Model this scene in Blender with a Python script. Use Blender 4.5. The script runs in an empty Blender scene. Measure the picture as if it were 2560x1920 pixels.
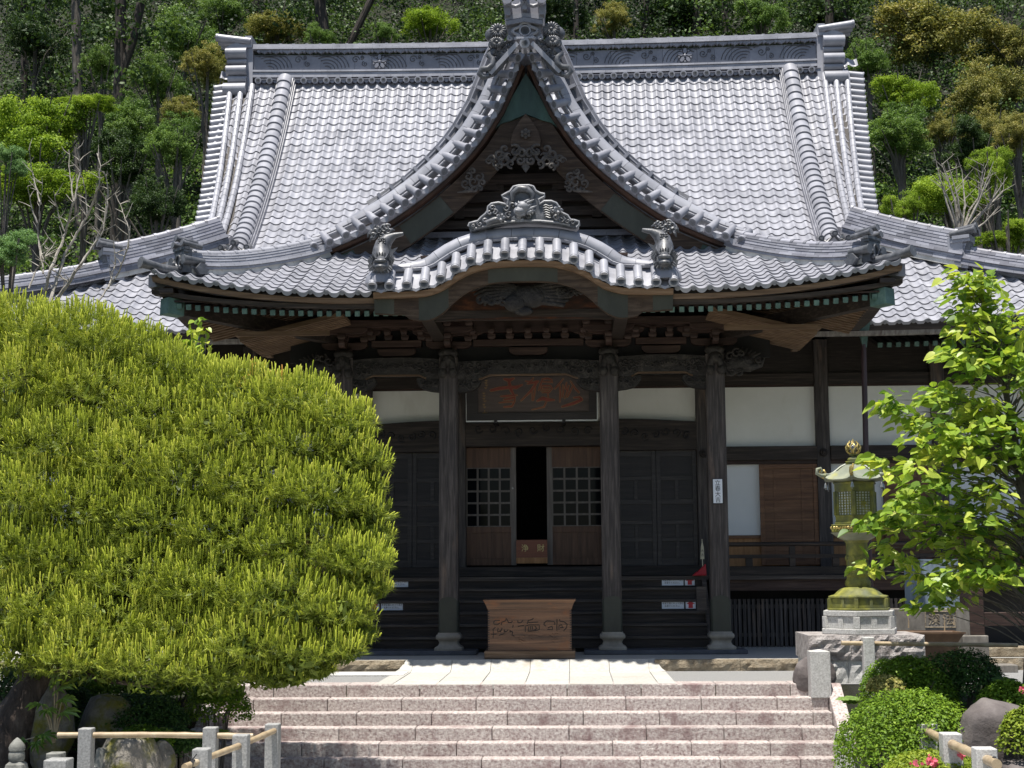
import bpy, math, random
import numpy as np
from mathutils import Vector, Matrix
random.seed(11)
rng = np.random.default_rng(11)
PI = math.pi
RAD = math.radians
scene = bpy.context.scene
COL = scene.collection

# ---------------------------------------------------------------- camera
CAM_P, CAM_Y, CAM_R = RAD(7.2315), RAD(2.358), RAD(-0.3691)
CAM_C = np.array([0.767, -26.0, 1.8])
CAM_F = 3600.0            # focal length in pixels of the 2560 px wide photograph
def cam_axes():
    cp, sp, cy, sy = math.cos(CAM_P), math.sin(CAM_P), math.cos(CAM_Y), math.sin(CAM_Y)
    fwd = np.array([-sy*cp, cy*cp, sp]); right = np.array([cy, sy, 0.0]); up = np.cross(right, fwd)
    c, s = math.cos(CAM_R), math.sin(CAM_R)
    return np.array([c*right + s*up, -s*right + c*up, fwd])
CAM_M = cam_axes()
def at(px, py, Y):
    """real point in the vertical plane y = Y seen at photo pixel (px, py)"""
    d = CAM_M[0]*(px-1280)/CAM_F - CAM_M[1]*(py-960)/CAM_F + CAM_M[2]
    return Vector(CAM_C + d*(Y-CAM_C[1])/d[1])
cam_d = bpy.data.cameras.new('camera')
cam = bpy.data.objects.new('camera', cam_d); COL.objects.link(cam)
cam_d.sensor_width = 36.0; cam_d.lens = 36.0*CAM_F/2560.0
cam_d.clip_start = 0.1; cam_d.clip_end = 600.0
mw = Matrix(((CAM_M[0][0], CAM_M[1][0], -CAM_M[2][0], CAM_C[0]),
             (CAM_M[0][1], CAM_M[1][1], -CAM_M[2][1], CAM_C[1]),
             (CAM_M[0][2], CAM_M[1][2], -CAM_M[2][2], CAM_C[2]), (0, 0, 0, 1)))
cam.matrix_world = mw
scene.camera = cam

# ---------------------------------------------------------------- sky, sun, exposure
SUN = Vector((-0.085, -0.215, 0.973)).normalized()
world = bpy.data.worlds.new('World'); scene.world = world; world.use_nodes = True
wn = world.node_tree; wn.nodes.clear()
sky = wn.nodes.new('ShaderNodeTexSky'); sky.sky_type = 'NISHITA'; sky.sun_disc = False
sky.sun_elevation = math.asin(SUN.z); sky.sun_rotation = math.atan2(SUN.x, SUN.y)
bg = wn.nodes.new('ShaderNodeBackground'); bg.inputs['Strength'].default_value = 0.075
wo = wn.nodes.new('ShaderNodeOutputWorld')
wn.links.new(sky.outputs[0], bg.inputs[0]); wn.links.new(bg.outputs[0], wo.inputs[0])
sun_d = bpy.data.lights.new('sun', 'SUN'); sun_d.energy = 5.0; sun_d.angle = RAD(0.53); sun_d.color = (1.0, 0.95, 0.87)
sun = bpy.data.objects.new('sun', sun_d); COL.objects.link(sun)
sun.rotation_euler = SUN.to_track_quat('Z', 'Y').to_euler(); sun.location = (0, -20, 40)
vs = scene.view_settings
scene.display_settings.display_device = 'sRGB'
vs.view_transform = 'Standard'; vs.look = 'None'; vs.exposure = 0.70; vs.gamma = 1.0; vs.use_curve_mapping = False
scene.cycles.max_bounces = 8; scene.cycles.diffuse_bounces = 4; scene.cycles.transmission_bounces = 6
scene.cycles.transparent_max_bounces = 8
scene.cycles.use_denoising = True

# ---------------------------------------------------------------- object helpers
def link(name, me, parent=None, mat=None):
    o = bpy.data.objects.new(name, me); COL.objects.link(o)
    if parent is not None: o.parent = parent
    if mat is not None and me is not None:
        me.materials.clear(); me.materials.append(mat)
    return o
def tag(o, label=None, cat=None, group=None, kind=None):
    if label: o['label'] = label
    if cat: o['category'] = cat
    if group: o['group'] = group
    if kind: o['kind'] = kind
    return o
def thing(name, label, cat, loc=(0, 0, 0), group=None, rz=0.0):
    o = bpy.data.objects.new(name, None); COL.objects.link(o)
    o.location = loc; o.rotation_euler = (0, 0, rz); o.empty_display_size = 0.2
    return tag(o, label, cat, group)
def copy_tree(o, parent=None):
    c = o.copy(); COL.objects.link(c)
    if parent is not None: c.parent = parent
    for ch in list(o.children): copy_tree(ch, c)
    return c

def V(*a): return Vector(a)
class MB:
    """collects shapes into one mesh"""
    def __init__(s): s.v = []; s.f = []; s.a = []; s.cuts = []
    def add(s, vs_, fs, var=None):
        o = len(s.v); s.v.extend([tuple(p) for p in vs_])
        s.f.extend([tuple(o+i for i in f) for f in fs])
        w = random.random() if var is None else var
        s.a.extend([w]*len(fs)); return s
    def box(s, x0, x1, y0, y1, z0, z1, var=None):
        vs_ = [(x, y, z) for z in (z0, z1) for y in (y0, y1) for x in (x0, x1)]
        return s.add(vs_, [(0, 2, 3, 1), (4, 5, 7, 6), (0, 1, 5, 4), (2, 6, 7, 3), (0, 4, 6, 2), (1, 3, 7, 5)], var)
    def hexa(s, p, var=None):   # 4 bottom ccw, 4 top ccw
        return s.add(p, [(3, 2, 1, 0), (4, 5, 6, 7), (0, 1, 5, 4), (1, 2, 6, 5), (2, 3, 7, 6), (3, 0, 4, 7)], var)
    def obox(s, c, ax, ay, az, var=None):
        c, ax, ay, az = Vector(c), Vector(ax), Vector(ay), Vector(az)
        p = [c-ax-ay-az, c+ax-ay-az, c+ax+ay-az, c-ax+ay-az, c-ax-ay+az, c+ax-ay+az, c+ax+ay+az, c-ax+ay+az]
        return s.hexa(p, var)
    def bar(s, p, q, w, h, up=(0, 0, 1), var=None):
        p, q, up = Vector(p), Vector(q), Vector(up); d = (q-p)
        t = d.normalized(); sd = t.cross(up).normalized(); u = sd.cross(t)
        return s.obox((p+q)/2, d/2, sd*w/2, u*h/2, var)
    def tube(s, pts, rad, n=6, cap=True, var=None, sq=(1.0, 1.0), up=None):
        pts = [Vector(p) for p in pts]; m = len(pts)
        if not hasattr(rad, '__len__'): rad = [rad]*m
        vs_ = []; prev = None
        for i, p in enumerate(pts):
            t = (pts[min(i+1, m-1)]-pts[max(i-1, 0)])
            t = t.normalized() if t.length > 1e-9 else Vector((0, 0, 1))
            if prev is None:
                ref = Vector(up) if up is not None else (Vector((0, 0, 1)) if abs(t.z) < .9 else Vector((1, 0, 0)))
                a = t.cross(ref).normalized()
            else:
                a = (prev - t*prev.dot(t)); a = a.normalized() if a.length > 1e-6 else t.orthogonal().normalized()
            prev = a; b = t.cross(a)
            for k in range(n):
                th = 2*PI*k/n
                vs_.append(p + (a*math.cos(th)*sq[0] + b*math.sin(th)*sq[1])*rad[i])
        fs = [(i*n+k, i*n+(k+1) % n, (i+1)*n+(k+1) % n, (i+1)*n+k) for i in range(m-1) for k in range(n)]
        if cap: fs += [tuple(range(n))[::-1], tuple(range((m-1)*n, m*n))]
        return s.add(vs_, fs, var)
    def cyl(s, p, q, r0, r1=None, n=12, cap=True, var=None):
        return s.tube([p, q], [r0, r0 if r1 is None else r1], n, cap, var)
    def lathe(s, prof, c=(0, 0, 0), n=16, var=None, ph=0.0, fn=None):
        c = Vector(c); vs_ = []
        for r, z in prof:
            for k in range(n):
                th = 2*PI*k/n + ph; rr = r*(fn(th, z) if fn else 1.0)
                vs_.append((c.x+rr*math.cos(th), c.y+rr*math.sin(th), c.z+z))
        m = len(prof)
        fs = [(i*n+k, i*n+(k+1) % n, (i+1)*n+(k+1) % n, (i+1)*n+k) for i in range(m-1) for k in range(n)]
        fs += [tuple(range(n))[::-1], tuple(range((m-1)*n, m*n))]
        return s.add(vs_, fs, var)
    def ball(s, c, r, n=10, m=7, var=None, jit=0.0):
        c = Vector(c)
        if not hasattr(r, '__len__'): r = (r, r, r)
        vs_ = [c+Vector((0, 0, -r[2]))]
        for i in range(1, m):
            ph = -PI/2+PI*i/m
            for k in range(n):
                th = 2*PI*k/n; j = 1+random.uniform(-jit, jit)
                vs_.append(c+Vector((r[0]*math.cos(ph)*math.cos(th), r[1]*math.cos(ph)*math.sin(th), r[2]*math.sin(ph)))*j)
        vs_.append(c+Vector((0, 0, r[2])))
        fs = [(0, 1+(k+1) % n, 1+k) for k in range(n)]
        for i in range(m-2):
            a = 1+i*n; fs += [(a+k, a+(k+1) % n, a+n+(k+1) % n, a+n+k) for k in range(n)]
        a = 1+(m-2)*n; fs += [(a+k, a+(k+1) % n, len(vs_)-1) for k in range(n)]
        return s.add(vs_, fs, var)
    def prism(s, poly, O, U, W, D, var=None):
        """poly [(u, w)] in the plane O + u U + w W, extruded by vector D"""
        O, U, W, D = Vector(O), Vector(U), Vector(W), Vector(D); n = len(poly)
        a = [O+U*u+W*w for u, w in poly]; b = [p+D for p in a]
        fs = [tuple(range(n)), tuple(range(2*n-1, n-1, -1))] + [(i, i+n, (i+1) % n+n, (i+1) % n) for i in range(n)]
        return s.add(a+b, fs, var)
    def sweep(s, frames, prof, var=None, closed=True, cap=True):
        """frames [(P, A, B)]; prof [(a, b)] -> P + a A + b B"""
        n = len(prof); vs_ = [P+A*a+B*b for P, A, B in frames for a, b in prof]; m = len(frames)
        rng_ = range(n) if closed else range(n-1)
        fs = [(i*n+k, i*n+(k+1) % n, (i+1)*n+(k+1) % n, (i+1)*n+k) for i in range(m-1) for k in rng_]
        if cap and closed: fs += [tuple(range(n))[::-1], tuple(range((m-1)*n, m*n))]
        return s.add(vs_, fs, var)
    def cut(s):
        """what was added so far is a piece of its own"""
        s.cuts.append((len(s.v), len(s.f))); return s
    def shift(s, d):
        d = Vector(d); s.v = [(x+d.x, y+d.y, z+d.z) for x, y, z in s.v]; return s
    def build(s, name, mat, parent=None, smooth=False, bevel=0.0, angle=35):
        if s.cuts:
            marks = s.cuts+([(len(s.v), len(s.f))] if s.cuts[-1][0] < len(s.v) else []); a = (0, 0); o = None
            for b in marks:
                part = MB(); part.v = s.v[a[0]:b[0]]; part.f = [tuple(i-a[0] for i in f) for f in s.f[a[1]:b[1]]]; part.a = s.a[a[1]:b[1]]
                o = part.build(name, mat, parent, smooth, bevel, angle); a = b
            return o
        me = bpy.data.meshes.new(name)
        off = parent_world(parent)
        vs_ = [(x-off.x, y-off.y, z-off.z) for x, y, z in s.v]
        me.from_pydata(vs_, [], s.f); me.update()
        at_ = me.attributes.new('var', 'FLOAT', 'FACE')
        at_.data.foreach_set('value', np.array(s.a, dtype=np.float32))
        o = link(name, me, parent, mat)
        if smooth:
            me.polygons.foreach_set('use_smooth', np.ones(len(me.polygons), dtype=bool))
            try:
                me.set_sharp_from_angle(angle=RAD(angle))
            except Exception: pass
        if bevel > 0:
            b = o.modifiers.new('edge', 'BEVEL'); b.width = bevel; b.segments = 2; b.limit_method = 'ANGLE'; b.angle_limit = RAD(50)
        return o
def parent_world(p):
    off = Vector((0, 0, 0))
    while p is not None:
        off = off + p.location; p = p.parent
    return off
def np_mesh(name, verts, faces, var, mat, parent=None, smooth=False):
    """verts (N,3), faces (M,k) with one k"""
    off = np.array(parent_world(parent)); verts = np.asarray(verts, dtype=np.float32) - off.astype(np.float32)
    faces = np.asarray(faces, dtype=np.int32); k = faces.shape[1]; m = len(faces)
    me = bpy.data.meshes.new(name)
    me.vertices.add(len(verts)); me.vertices.foreach_set('co', verts.ravel())
    me.loops.add(m*k); me.loops.foreach_set('vertex_index', faces.ravel())
    me.polygons.add(m); me.polygons.foreach_set('loop_start', np.arange(0, m*k, k, dtype=np.int32))
    me.polygons.foreach_set('loop_total', np.full(m, k, dtype=np.int32))
    if smooth: me.polygons.foreach_set('use_smooth', np.ones(m, dtype=bool))
    me.update(calc_edges=True); me.validate()
    a = me.attributes.new('var', 'FLOAT', 'FACE'); a.data.foreach_set('value', np.asarray(var, dtype=np.float32))
    return link(name, me, parent, mat)
_tc = {}
def text_geo(txt, size=1.0, ext=0.0, spacing=1.0):
    key = (txt, size, ext, spacing)
    if key in _tc: return _tc[key]
    cu = bpy.data.curves.new('t', 'FONT'); cu.body = txt; cu.size = size; cu.extrude = ext
    cu.align_x = 'CENTER'; cu.align_y = 'CENTER'; cu.resolution_u = 2; cu.space_line = spacing
    ob = bpy.data.objects.new('t', cu); COL.objects.link(ob)
    dg = bpy.context.evaluated_depsgraph_get(); ev = ob.evaluated_get(dg); me = ev.to_mesh()
    vs_ = [tuple(v.co) for v in me.vertices]; fs = [tuple(p.vertices) for p in me.polygons]
    ev.to_mesh_clear(); bpy.data.objects.remove(ob); bpy.data.curves.remove(cu)
    if vs_:
        xs = [v[0] for v in vs_]; ys = [v[1] for v in vs_]
        cx, cy = (min(xs)+max(xs))/2, (min(ys)+max(ys))/2
        vs_ = [(v[0]-cx, v[1]-cy, v[2]) for v in vs_]
    _tc[key] = (vs_, fs); return _tc[key]
def add_text(mb, txt, size, O, U, W, ext=0.003, var=.5, spacing=1.0, sx=1.0):
    vs_, fs = text_geo(txt, size, ext, spacing); O, U, W = Vector(O), Vector(U), Vector(W); N = U.cross(W)
    mb.add([O+U*(v[0]*sx)+W*v[1]+N*v[2] for v in vs_], fs, var)

# ---------------------------------------------------------------- materials
def _new(name):
    m = bpy.data.materials.new(name); m.use_nodes = True; nt = m.node_tree; nt.nodes.clear()
    out = nt.nodes.new('ShaderNodeOutputMaterial'); return m, nt, out
def mix_rgb(nt, fac, a, b, mode='MIX'):
    n = nt.nodes.new('ShaderNodeMix'); n.data_type = 'RGBA'; n.blend_type = mode
    for s_, v in ((0, fac), (6, a), (7, b)):
        if hasattr(v, 'is_linked') or isinstance(v, bpy.types.NodeSocket): nt.links.new(v, n.inputs[s_])
        elif s_ == 0: n.inputs[0].default_value = v
        else: n.inputs[s_].default_value = (*v[:3], 1)
    return n.outputs[2]
def noise(nt, scale, sc=(1, 1, 1), detail=5, rough=.6, dist=0.0, coord='Object'):
    tc = nt.nodes.new('ShaderNodeTexCoord'); mp = nt.nodes.new('ShaderNodeMapping'); mp.inputs['Scale'].default_value = sc
    n = nt.nodes.new('ShaderNodeTexNoise'); n.inputs['Scale'].default_value = scale; n.inputs['Detail'].default_value = detail
    n.inputs['Roughness'].default_value = rough; n.inputs['Distortion'].default_value = dist
    nt.links.new(tc.outputs[coord], mp.inputs[0]); nt.links.new(mp.outputs[0], n.inputs['Vector']); return n.outputs[0]
def ramp(nt, fac, stops):
    r = nt.nodes.new('ShaderNodeValToRGB'); e = r.color_ramp.elements
    while len(e) < len(stops): e.new(.5)
    for el, (p, c) in zip(e, stops):
        el.position = p; el.color = (*c[:3], 1)
    nt.links.new(fac, r.inputs[0]); return r.outputs[0]
def attr(nt, name='var'):
    a = nt.nodes.new('ShaderNodeAttribute'); a.attribute_name = name; return a.outputs['Fac']
def surf(name, stops, scale=3.0, sc=(1, 1, 1), detail=6, rough=.7, bump=.2, bscale=None, bsc=None, var=0.0, spec=.4,
         stain=None, metal=0.0, dist=0.0, rvar=0.0, bdist=.02):
    """noise ramp base colour, per-face variation, optional stain (colour, scale, threshold, sc), bump"""
    m, nt, out = _new(name); b = nt.nodes.new('ShaderNodeBsdfPrincipled'); L = nt.links.new
    nz = noise(nt, scale, sc, detail, .62, dist); c = ramp(nt, nz, stops)
    if stain:
        scol, ss, th, ssc = stain; s2 = noise(nt, ss, ssc, 6, .65)
        fac = ramp(nt, s2, [(th, (0, 0, 0)), (min(th+.16, 1), (1, 1, 1))]); c = mix_rgb(nt, fac, c, scol)
    if var > 0:
        mr = nt.nodes.new('ShaderNodeMapRange'); mr.inputs[3].default_value = 1-var; mr.inputs[4].default_value = 1+var
        L(attr(nt), mr.inputs[0]); cb = nt.nodes.new('ShaderNodeCombineColor')
        for i in range(3): L(mr.outputs[0], cb.inputs[i])
        c = mix_rgb(nt, 1.0, c, cb.outputs[0], 'MULTIPLY')
    L(c, b.inputs['Base Color']); b.inputs['Roughness'].default_value = rough; b.inputs['Metallic'].default_value = metal
    b.inputs['Specular IOR Level'].default_value = spec
    if rvar > 0:
        mr2 = nt.nodes.new('ShaderNodeMapRange'); mr2.inputs[3].default_value = rough-rvar; mr2.inputs[4].default_value = rough+rvar
        L(nz, mr2.inputs[0]); L(mr2.outputs[0], b.inputs['Roughness'])
    if bump > 0:
        bn = noise(nt, bscale or scale*3, bsc or sc, 6, .7, dist); bp = nt.nodes.new('ShaderNodeBump')
        bp.inputs['Strength'].default_value = bump; bp.inputs['Distance'].default_value = bdist
        L(bn, bp.inputs['Height']); L(bp.outputs[0], b.inputs['Normal'])
    L(b.outputs[0], out.inputs[0]); return m
def leaf(name, stops, trans=.35, rough=.45, spec=.35, hue=0.0):
    m, nt, out = _new(name); L = nt.links.new
    c = ramp(nt, attr(nt), stops)
    b = nt.nodes.new('ShaderNodeBsdfPrincipled'); L(c, b.inputs['Base Color']); b.inputs['Roughness'].default_value = rough
    b.inputs['Specular IOR Level'].default_value = spec
    t = nt.nodes.new('ShaderNodeBsdfTranslucent')
    c2 = mix_rgb(nt, 1.0, c, (1.0, 1.0, .55), 'MULTIPLY'); L(c2, t.inputs[0])
    mx = nt.nodes.new('ShaderNodeMixShader'); mx.inputs[0].default_value = trans
    L(b.outputs[0], mx.inputs[1]); L(t.outputs[0], mx.inputs[2]); L(mx.outputs[0], out.inputs[0]); return m
def gloss(name, col, rough=.1, spec=.5):
    m, nt, out = _new(name); b = nt.nodes.new('ShaderNodeBsdfPrincipled'); b.inputs['Base Color'].default_value = (*col, 1)
    b.inputs['Roughness'].default_value = rough; b.inputs['Specular IOR Level'].default_value = spec
    nt.links.new(b.outputs[0], out.inputs[0]); return m

M = {}
M['tile'] = surf('silver_roof_tile', [(.3, (.235, .24, .27)), (.55, (.305, .31, .345)), (.75, (.36, .365, .40))], 2.2, rough=.34, bump=.05, bscale=60, var=.11, spec=.55, rvar=.08,
                 stain=((.17, .175, .20), 1.1, .58, (1, 1, .6)))
M['tile2'] = surf('grey_ridge_tile', [(.3, (.165, .17, .20)), (.6, (.235, .24, .275)), (.8, (.29, .295, .33))], 3.0, rough=.42, bump=.06, bscale=50, var=.16, spec=.5, rvar=.08)
M['tile3'] = surf('mottled_ridge_tile', [(.3, (.19, .19, .225)), (.6, (.26, .265, .30)), (.8, (.32, .325, .36))], 3.0, rough=.42, bump=.06, bscale=50, var=.34, spec=.5)
M['ornament'] = surf('dark_ornament_tile', [(.3, (.045, .048, .055)), (.55, (.10, .104, .115)), (.75, (.21, .213, .235))], 7.0, rough=.4, bump=.25, bscale=30, spec=.5, bdist=.01)
M['disc'] = surf('tile_end_grey', [(.3, (.17, .175, .19)), (.7, (.28, .285, .31))], 18.0, rough=.5, bump=.15, bscale=60, var=.1)
M['groove'] = surf('tile_groove', [(.3, (.055, .058, .068)), (.7, (.10, .104, .12))], 12.0, rough=.6, bump=.1)  # dark tone for relief lines, and for painted shade in the roof gaps
M['plaster'] = surf('ridge_mortar', [(.35, (.42, .41, .38)), (.6, (.60, .59, .56))], 3.0, rough=.9, bump=.2, stain=((.30, .24, .17), 4.0, .6, (1, 1, .4)))
M['dark'] = surf('dark_old_timber', [(.3, (.012, .009, .008)), (.55, (.024, .018, .015)), (.8, (.052, .040, .034))], 2.2, (1.2, 1.2, 14), rough=.62, bump=.35, bscale=5, bsc=(2, 2, 30), var=.12, bdist=.012)
M['dark_z'] = surf('dark_pillar_timber', [(.28, (.022, .018, .018)), (.5, (.055, .046, .043)), (.72, (.135, .115, .105))], 2.6, (9, 9, .55), rough=.66, bump=.45, bscale=4, bsc=(16, 16, .8), dist=.35, bdist=.015,
                   stain=((.17, .12, .09), 1.1, .58, (3, 3, .5)))
M['dark_x'] = surf('dark_beam_timber', [(.28, (.013, .010, .008)), (.5, (.030, .022, .018)), (.72, (.080, .060, .048))], 2.4, (.5, 7, 9), rough=.64, bump=.4, bscale=4, bsc=(.7, 12, 16), dist=.3, var=.15, bdist=.012)
M['red_x'] = surf('reddish_brown_timber', [(.28, (.018, .009, .007)), (.5, (.038, .020, .015)), (.75, (.085, .052, .04))], 2.2, (.6, 7, 9), rough=.62, bump=.35, bscale=4, bsc=(.7, 12, 16), dist=.3, var=.15)
M['brown_x'] = surf('weathered_brown_timber', [(.28, (.09, .055, .032)), (.5, (.16, .102, .062)), (.75, (.26, .18, .12))], 2.2, (.5, 8, 10), rough=.7, bump=.35, bscale=4, bsc=(.7, 12, 16), dist=.3, var=.12)
M['step_x'] = surf('grey_brown_step_board', [(.28, (.026, .021, .019)), (.5, (.062, .050, .043)), (.75, (.155, .132, .113))], 2.0, (.45, 5, 14), rough=.68, bump=.4, bscale=3.5, bsc=(.6, 9, 20), dist=.5, var=.18, bdist=.012)
M['door'] = surf('dark_door_panel', [(.3, (.010, .009, .010)), (.55, (.020, .017, .018)), (.8, (.046, .038, .036))], 1.8, (.6, 6, 8), rough=.5, bump=.25, bscale=4, bsc=(.8, 9, 14))
M['brown_door'] = surf('brown_sliding_door', [(.3, (.060, .030, .018)), (.55, (.115, .06, .036)), (.8, (.17, .10, .06))], 1.9, (7, 7, .6), rough=.55, bump=.2, bscale=4, bsc=(12, 12, .8), dist=.3, var=.08)
M['shutter'] = surf('warm_brown_shutter', [(.3, (.085, .036, .017)), (.55, (.17, .082, .04)), (.8, (.26, .145, .08))], 2.2, (.6, 6, 9), rough=.5, bump=.2, bscale=4, bsc=(.8, 9, 14), dist=.4, var=.12)
M['cedar'] = surf('orange_cedar_board', [(.3, (.25, .115, .04)), (.6, (.40, .20, .08)), (.8, (.48, .27, .13))], 2.0, (8, 8, .7), rough=.5, bump=.15, bscale=4, bsc=(9, 9, .7), var=.08)
M['grey_door'] = surf('grey_worn_frame', [(.3, (.10, .085, .075)), (.6, (.17, .15, .135)), (.8, (.25, .22, .20))], 2.0, (9, 9, .6), rough=.6, bump=.2, bscale=4, bsc=(12, 12, .8))
M['white'] = surf('white_plaster', [(.3, (.76, .76, .70)), (.7, (.84, .84, .79))], 1.3, rough=.85, bump=.08, bscale=25, stain=((.69, .675, .61), 1.4, .57, (1, 1, .35)))
M['paper'] = surf('shoji_paper', [(.3, (.70, .73, .74)), (.7, (.77, .79, .80))], 1.0, rough=.8, bump=0)
M['green'] = surf('verdigris_copper', [(.3, (.05, .10, .085)), (.55, (.095, .165, .14)), (.8, (.16, .25, .21))], 7.0, rough=.55, bump=.2, bscale=20, var=.15)
M['copper'] = surf('grey_green_copper_sheet', [(.3, (.026, .029, .022)), (.6, (.042, .046, .035)), (.8, (.07, .074, .058))], 2.5, (1, 1, .6), rough=.5, bump=.08, bscale=15)
M['greensheet'] = surf('green_copper_sheet', [(.3, (.020, .042, .036)), (.55, (.040, .082, .066)), (.8, (.07, .15, .115))], 3.0, (1.5, 1.5, .5), rough=.5, bump=.1)
M['carve'] = surf('carved_dark_wood', [(.3, (.016, .014, .013)), (.55, (.036, .032, .029)), (.8, (.095, .083, .073))], 5.0, rough=.62, bump=.9, bscale=7, dist=1.6, bdist=.05)
M['carve2'] = surf('carved_silver_wood', [(.3, (.035, .030, .027)), (.55, (.085, .074, .064)), (.8, (.21, .19, .17))], 9.0, rough=.6, bump=.5, bscale=20, bdist=.02)
M['orange'] = surf('faded_orange_board', [(.35, (.16, .040, .012)), (.6, (.32, .095, .028)), (.8, (.40, .15, .05))], 1.6, (1, 1, 3), rough=.6, bump=.15)
M['stonebase'] = surf('turned_pillar_stone', [(.3, (.20, .18, .15)), (.6, (.33, .30, .25)), (.8, (.42, .39, .33))], 4.0, rough=.75, bump=.15)
M['bluestone'] = surf('dark_blue_stone', [(.3, (.055, .06, .072)), (.7, (.10, .105, .125))], 5.0, rough=.6, bump=.15)
M['red_granite'] = surf('pink_granite', [(.30, (.19, .135, .13)), (.43, (.36, .30, .285)), (.56, (.50, .45, .425)), (.72, (.64, .60, .565))], 26.0, rough=.85, bump=.8, bscale=34, var=.10, bdist=.035,
                        stain=((.24, .165, .16), 2.2, .53, (1, 1, .7)))
M['granite'] = surf('pale_granite', [(.30, (.30, .29, .28)), (.5, (.46, .455, .44)), (.7, (.58, .575, .56))], 45.0, rough=.8, bump=.35, bscale=60, var=.08, stain=((.30, .29, .26), 1.6, .62, (1, 1, .5)))
M['paving'] = surf('paving_granite', [(.30, (.36, .35, .32)), (.55, (.435, .425, .395)), (.75, (.49, .48, .455))], 20.0, rough=.85, bump=.2, bscale=50, var=.08, stain=((.37, .33, .27), 2.0, .58, (1, 1, 1)))
M['gravel'] = surf('grey_gravel', [(.3, (.15, .15, .15)), (.5, (.28, .28, .278)), (.7, (.42, .42, .41))], 70.0, rough=.95, bump=.9, bscale=70, bdist=.03)
M['rough'] = surf('rough_brown_stone', [(.25, (.12, .095, .06)), (.45, (.26, .21, .145)), (.65, (.38, .325, .24)), (.8, (.46, .41, .32))], 7.0, rough=.92, bump=1.0, bscale=9, bdist=.08)
M['rough2'] = surf('rough_pale_stone', [(.25, (.16, .14, .13)), (.45, (.34, .31, .30)), (.65, (.50, .47, .455)), (.8, (.58, .55, .53))], 9.0, rough=.92, bump=1.0, bscale=9, bdist=.09, var=.1)
M['boulder'] = surf('dark_boulder', [(.3, (.07, .058, .056)), (.55, (.125, .108, .105)), (.8, (.20, .18, .17))], 3.0, rough=.8, bump=.5, bscale=10, bdist=.04)
M['mossrock'] = surf('mossy_rock', [(.3, (.10, .09, .075)), (.55, (.24, .22, .19)), (.75, (.40, .37, .33))], 4.0, rough=.9, bump=.8, bscale=9, bdist=.06, stain=((.17, .16, .025), 3.0, .48, (1, 1, 1)))
M['oldstone'] = surf('dark_lichen_stone', [(.3, (.10, .10, .09)), (.55, (.21, .21, .19)), (.8, (.34, .34, .31))], 8.0, rough=.9, bump=.4, bscale=20)
M['postgrey'] = surf('grey_granite_post', [(.30, (.19, .19, .185)), (.5, (.29, .29, .285)), (.7, (.40, .40, .39))], 40.0, rough=.8, bump=.3, bscale=55, stain=((.20, .20, .19), 2.2, .55, (1, 1, .6)))
M['bamboo'] = surf('dry_bamboo', [(.3, (.25, .18, .11)), (.55, (.38, .30, .195)), (.8, (.48, .42, .32))], 5.0, rough=.4, bump=.1, var=.08)
M['bronze'] = surf('yellow_green_patina', [(.3, (.06, .065, .025)), (.5, (.155, .16, .036)), (.68, (.30, .29, .05)), (.85, (.38, .36, .13))], 5.0, (1, 1, .8), rough=.6, bump=.3, bscale=20, spec=.4,
                   stain=((.085, .10, .065), 3.0, .50, (1, 1, .45)), bdist=.01)
M['bronze_roof'] = surf('grey_green_bronze', [(.3, (.14, .155, .12)), (.55, (.22, .24, .185)), (.8, (.31, .325, .23))], 4.0, rough=.42, bump=.12, stain=((.31, .31, .10), 3.0, .56, (1, 1, .4)))
M['gold'] = surf('tarnished_gold', [(.3, (.28, .21, .06)), (.6, (.48, .38, .14)), (.8, (.58, .50, .25))], 12.0, rough=.35, bump=.15, metal=.55)
M['silver'] = surf('tarnished_silver', [(.3, (.25, .25, .24)), (.7, (.50, .50, .48))], 12.0, rough=.3, bump=.05, metal=.8)
M['black'] = surf('shadow_interior', [(.3, (.010, .010, .011)), (.7, (.018, .017, .017))], 2.0, rough=.8, bump=0)  # near black: shade inside, underneath and behind brackets put into the colour
M['glass'] = gloss('dark_window_glass', (.006, .007, .009), .06, .10)
M['box'] = surf('offering_box_wood', [(.28, (.045, .028, .020)), (.46, (.105, .058, .036)), (.62, (.185, .098, .055)), (.8, (.26, .185, .13))], 1.6, (.5, 5, 9), rough=.6, bump=.4, bscale=3.5, bsc=(.7, 9, 14), dist=.7, bdist=.01,
                stain=((.20, .075, .028), 1.5, .54, (1, 1, 2.0)))
M['redwood'] = surf('red_lacquer_box', [(.3, (.13, .035, .016)), (.6, (.22, .065, .028)), (.8, (.28, .10, .045))], 2.0, (.5, 5, 8), rough=.4, bump=.1)
M['goldpaint'] = surf('gold_paint', [(.3, (.60, .48, .17)), (.7, (.75, .62, .27))], 8, rough=.4, bump=0)
M['redpaint'] = surf('faded_red_paint', [(.3, (.17, .022, .012)), (.7, (.27, .05, .025))], 8, rough=.5, bump=.1)
M['goldline'] = surf('dull_gold_outline', [(.3, (.25, .145, .05)), (.7, (.40, .255, .10))], 14, rough=.45, bump=0)
M['plaque'] = surf('plaque_board', [(.3, (.050, .036, .034)), (.55, (.082, .060, .054)), (.8, (.125, .10, .082))], 1.6, (.5, 5, 9), rough=.5, bump=.2)
M['signwhite'] = surf('white_sign', [(.3, (.70, .74, .80)), (.7, (.76, .79, .84))], 1, rough=.5, bump=0)
M['ink'] = surf('black_ink', [(.3, (.015, .015, .018)), (.7, (.03, .03, .034))], 5, rough=.6, bump=0)
M['signred'] = surf('red_arrow', [(.3, (.50, .03, .04)), (.7, (.56, .04, .05))], 5, rough=.5, bump=0)
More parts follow.
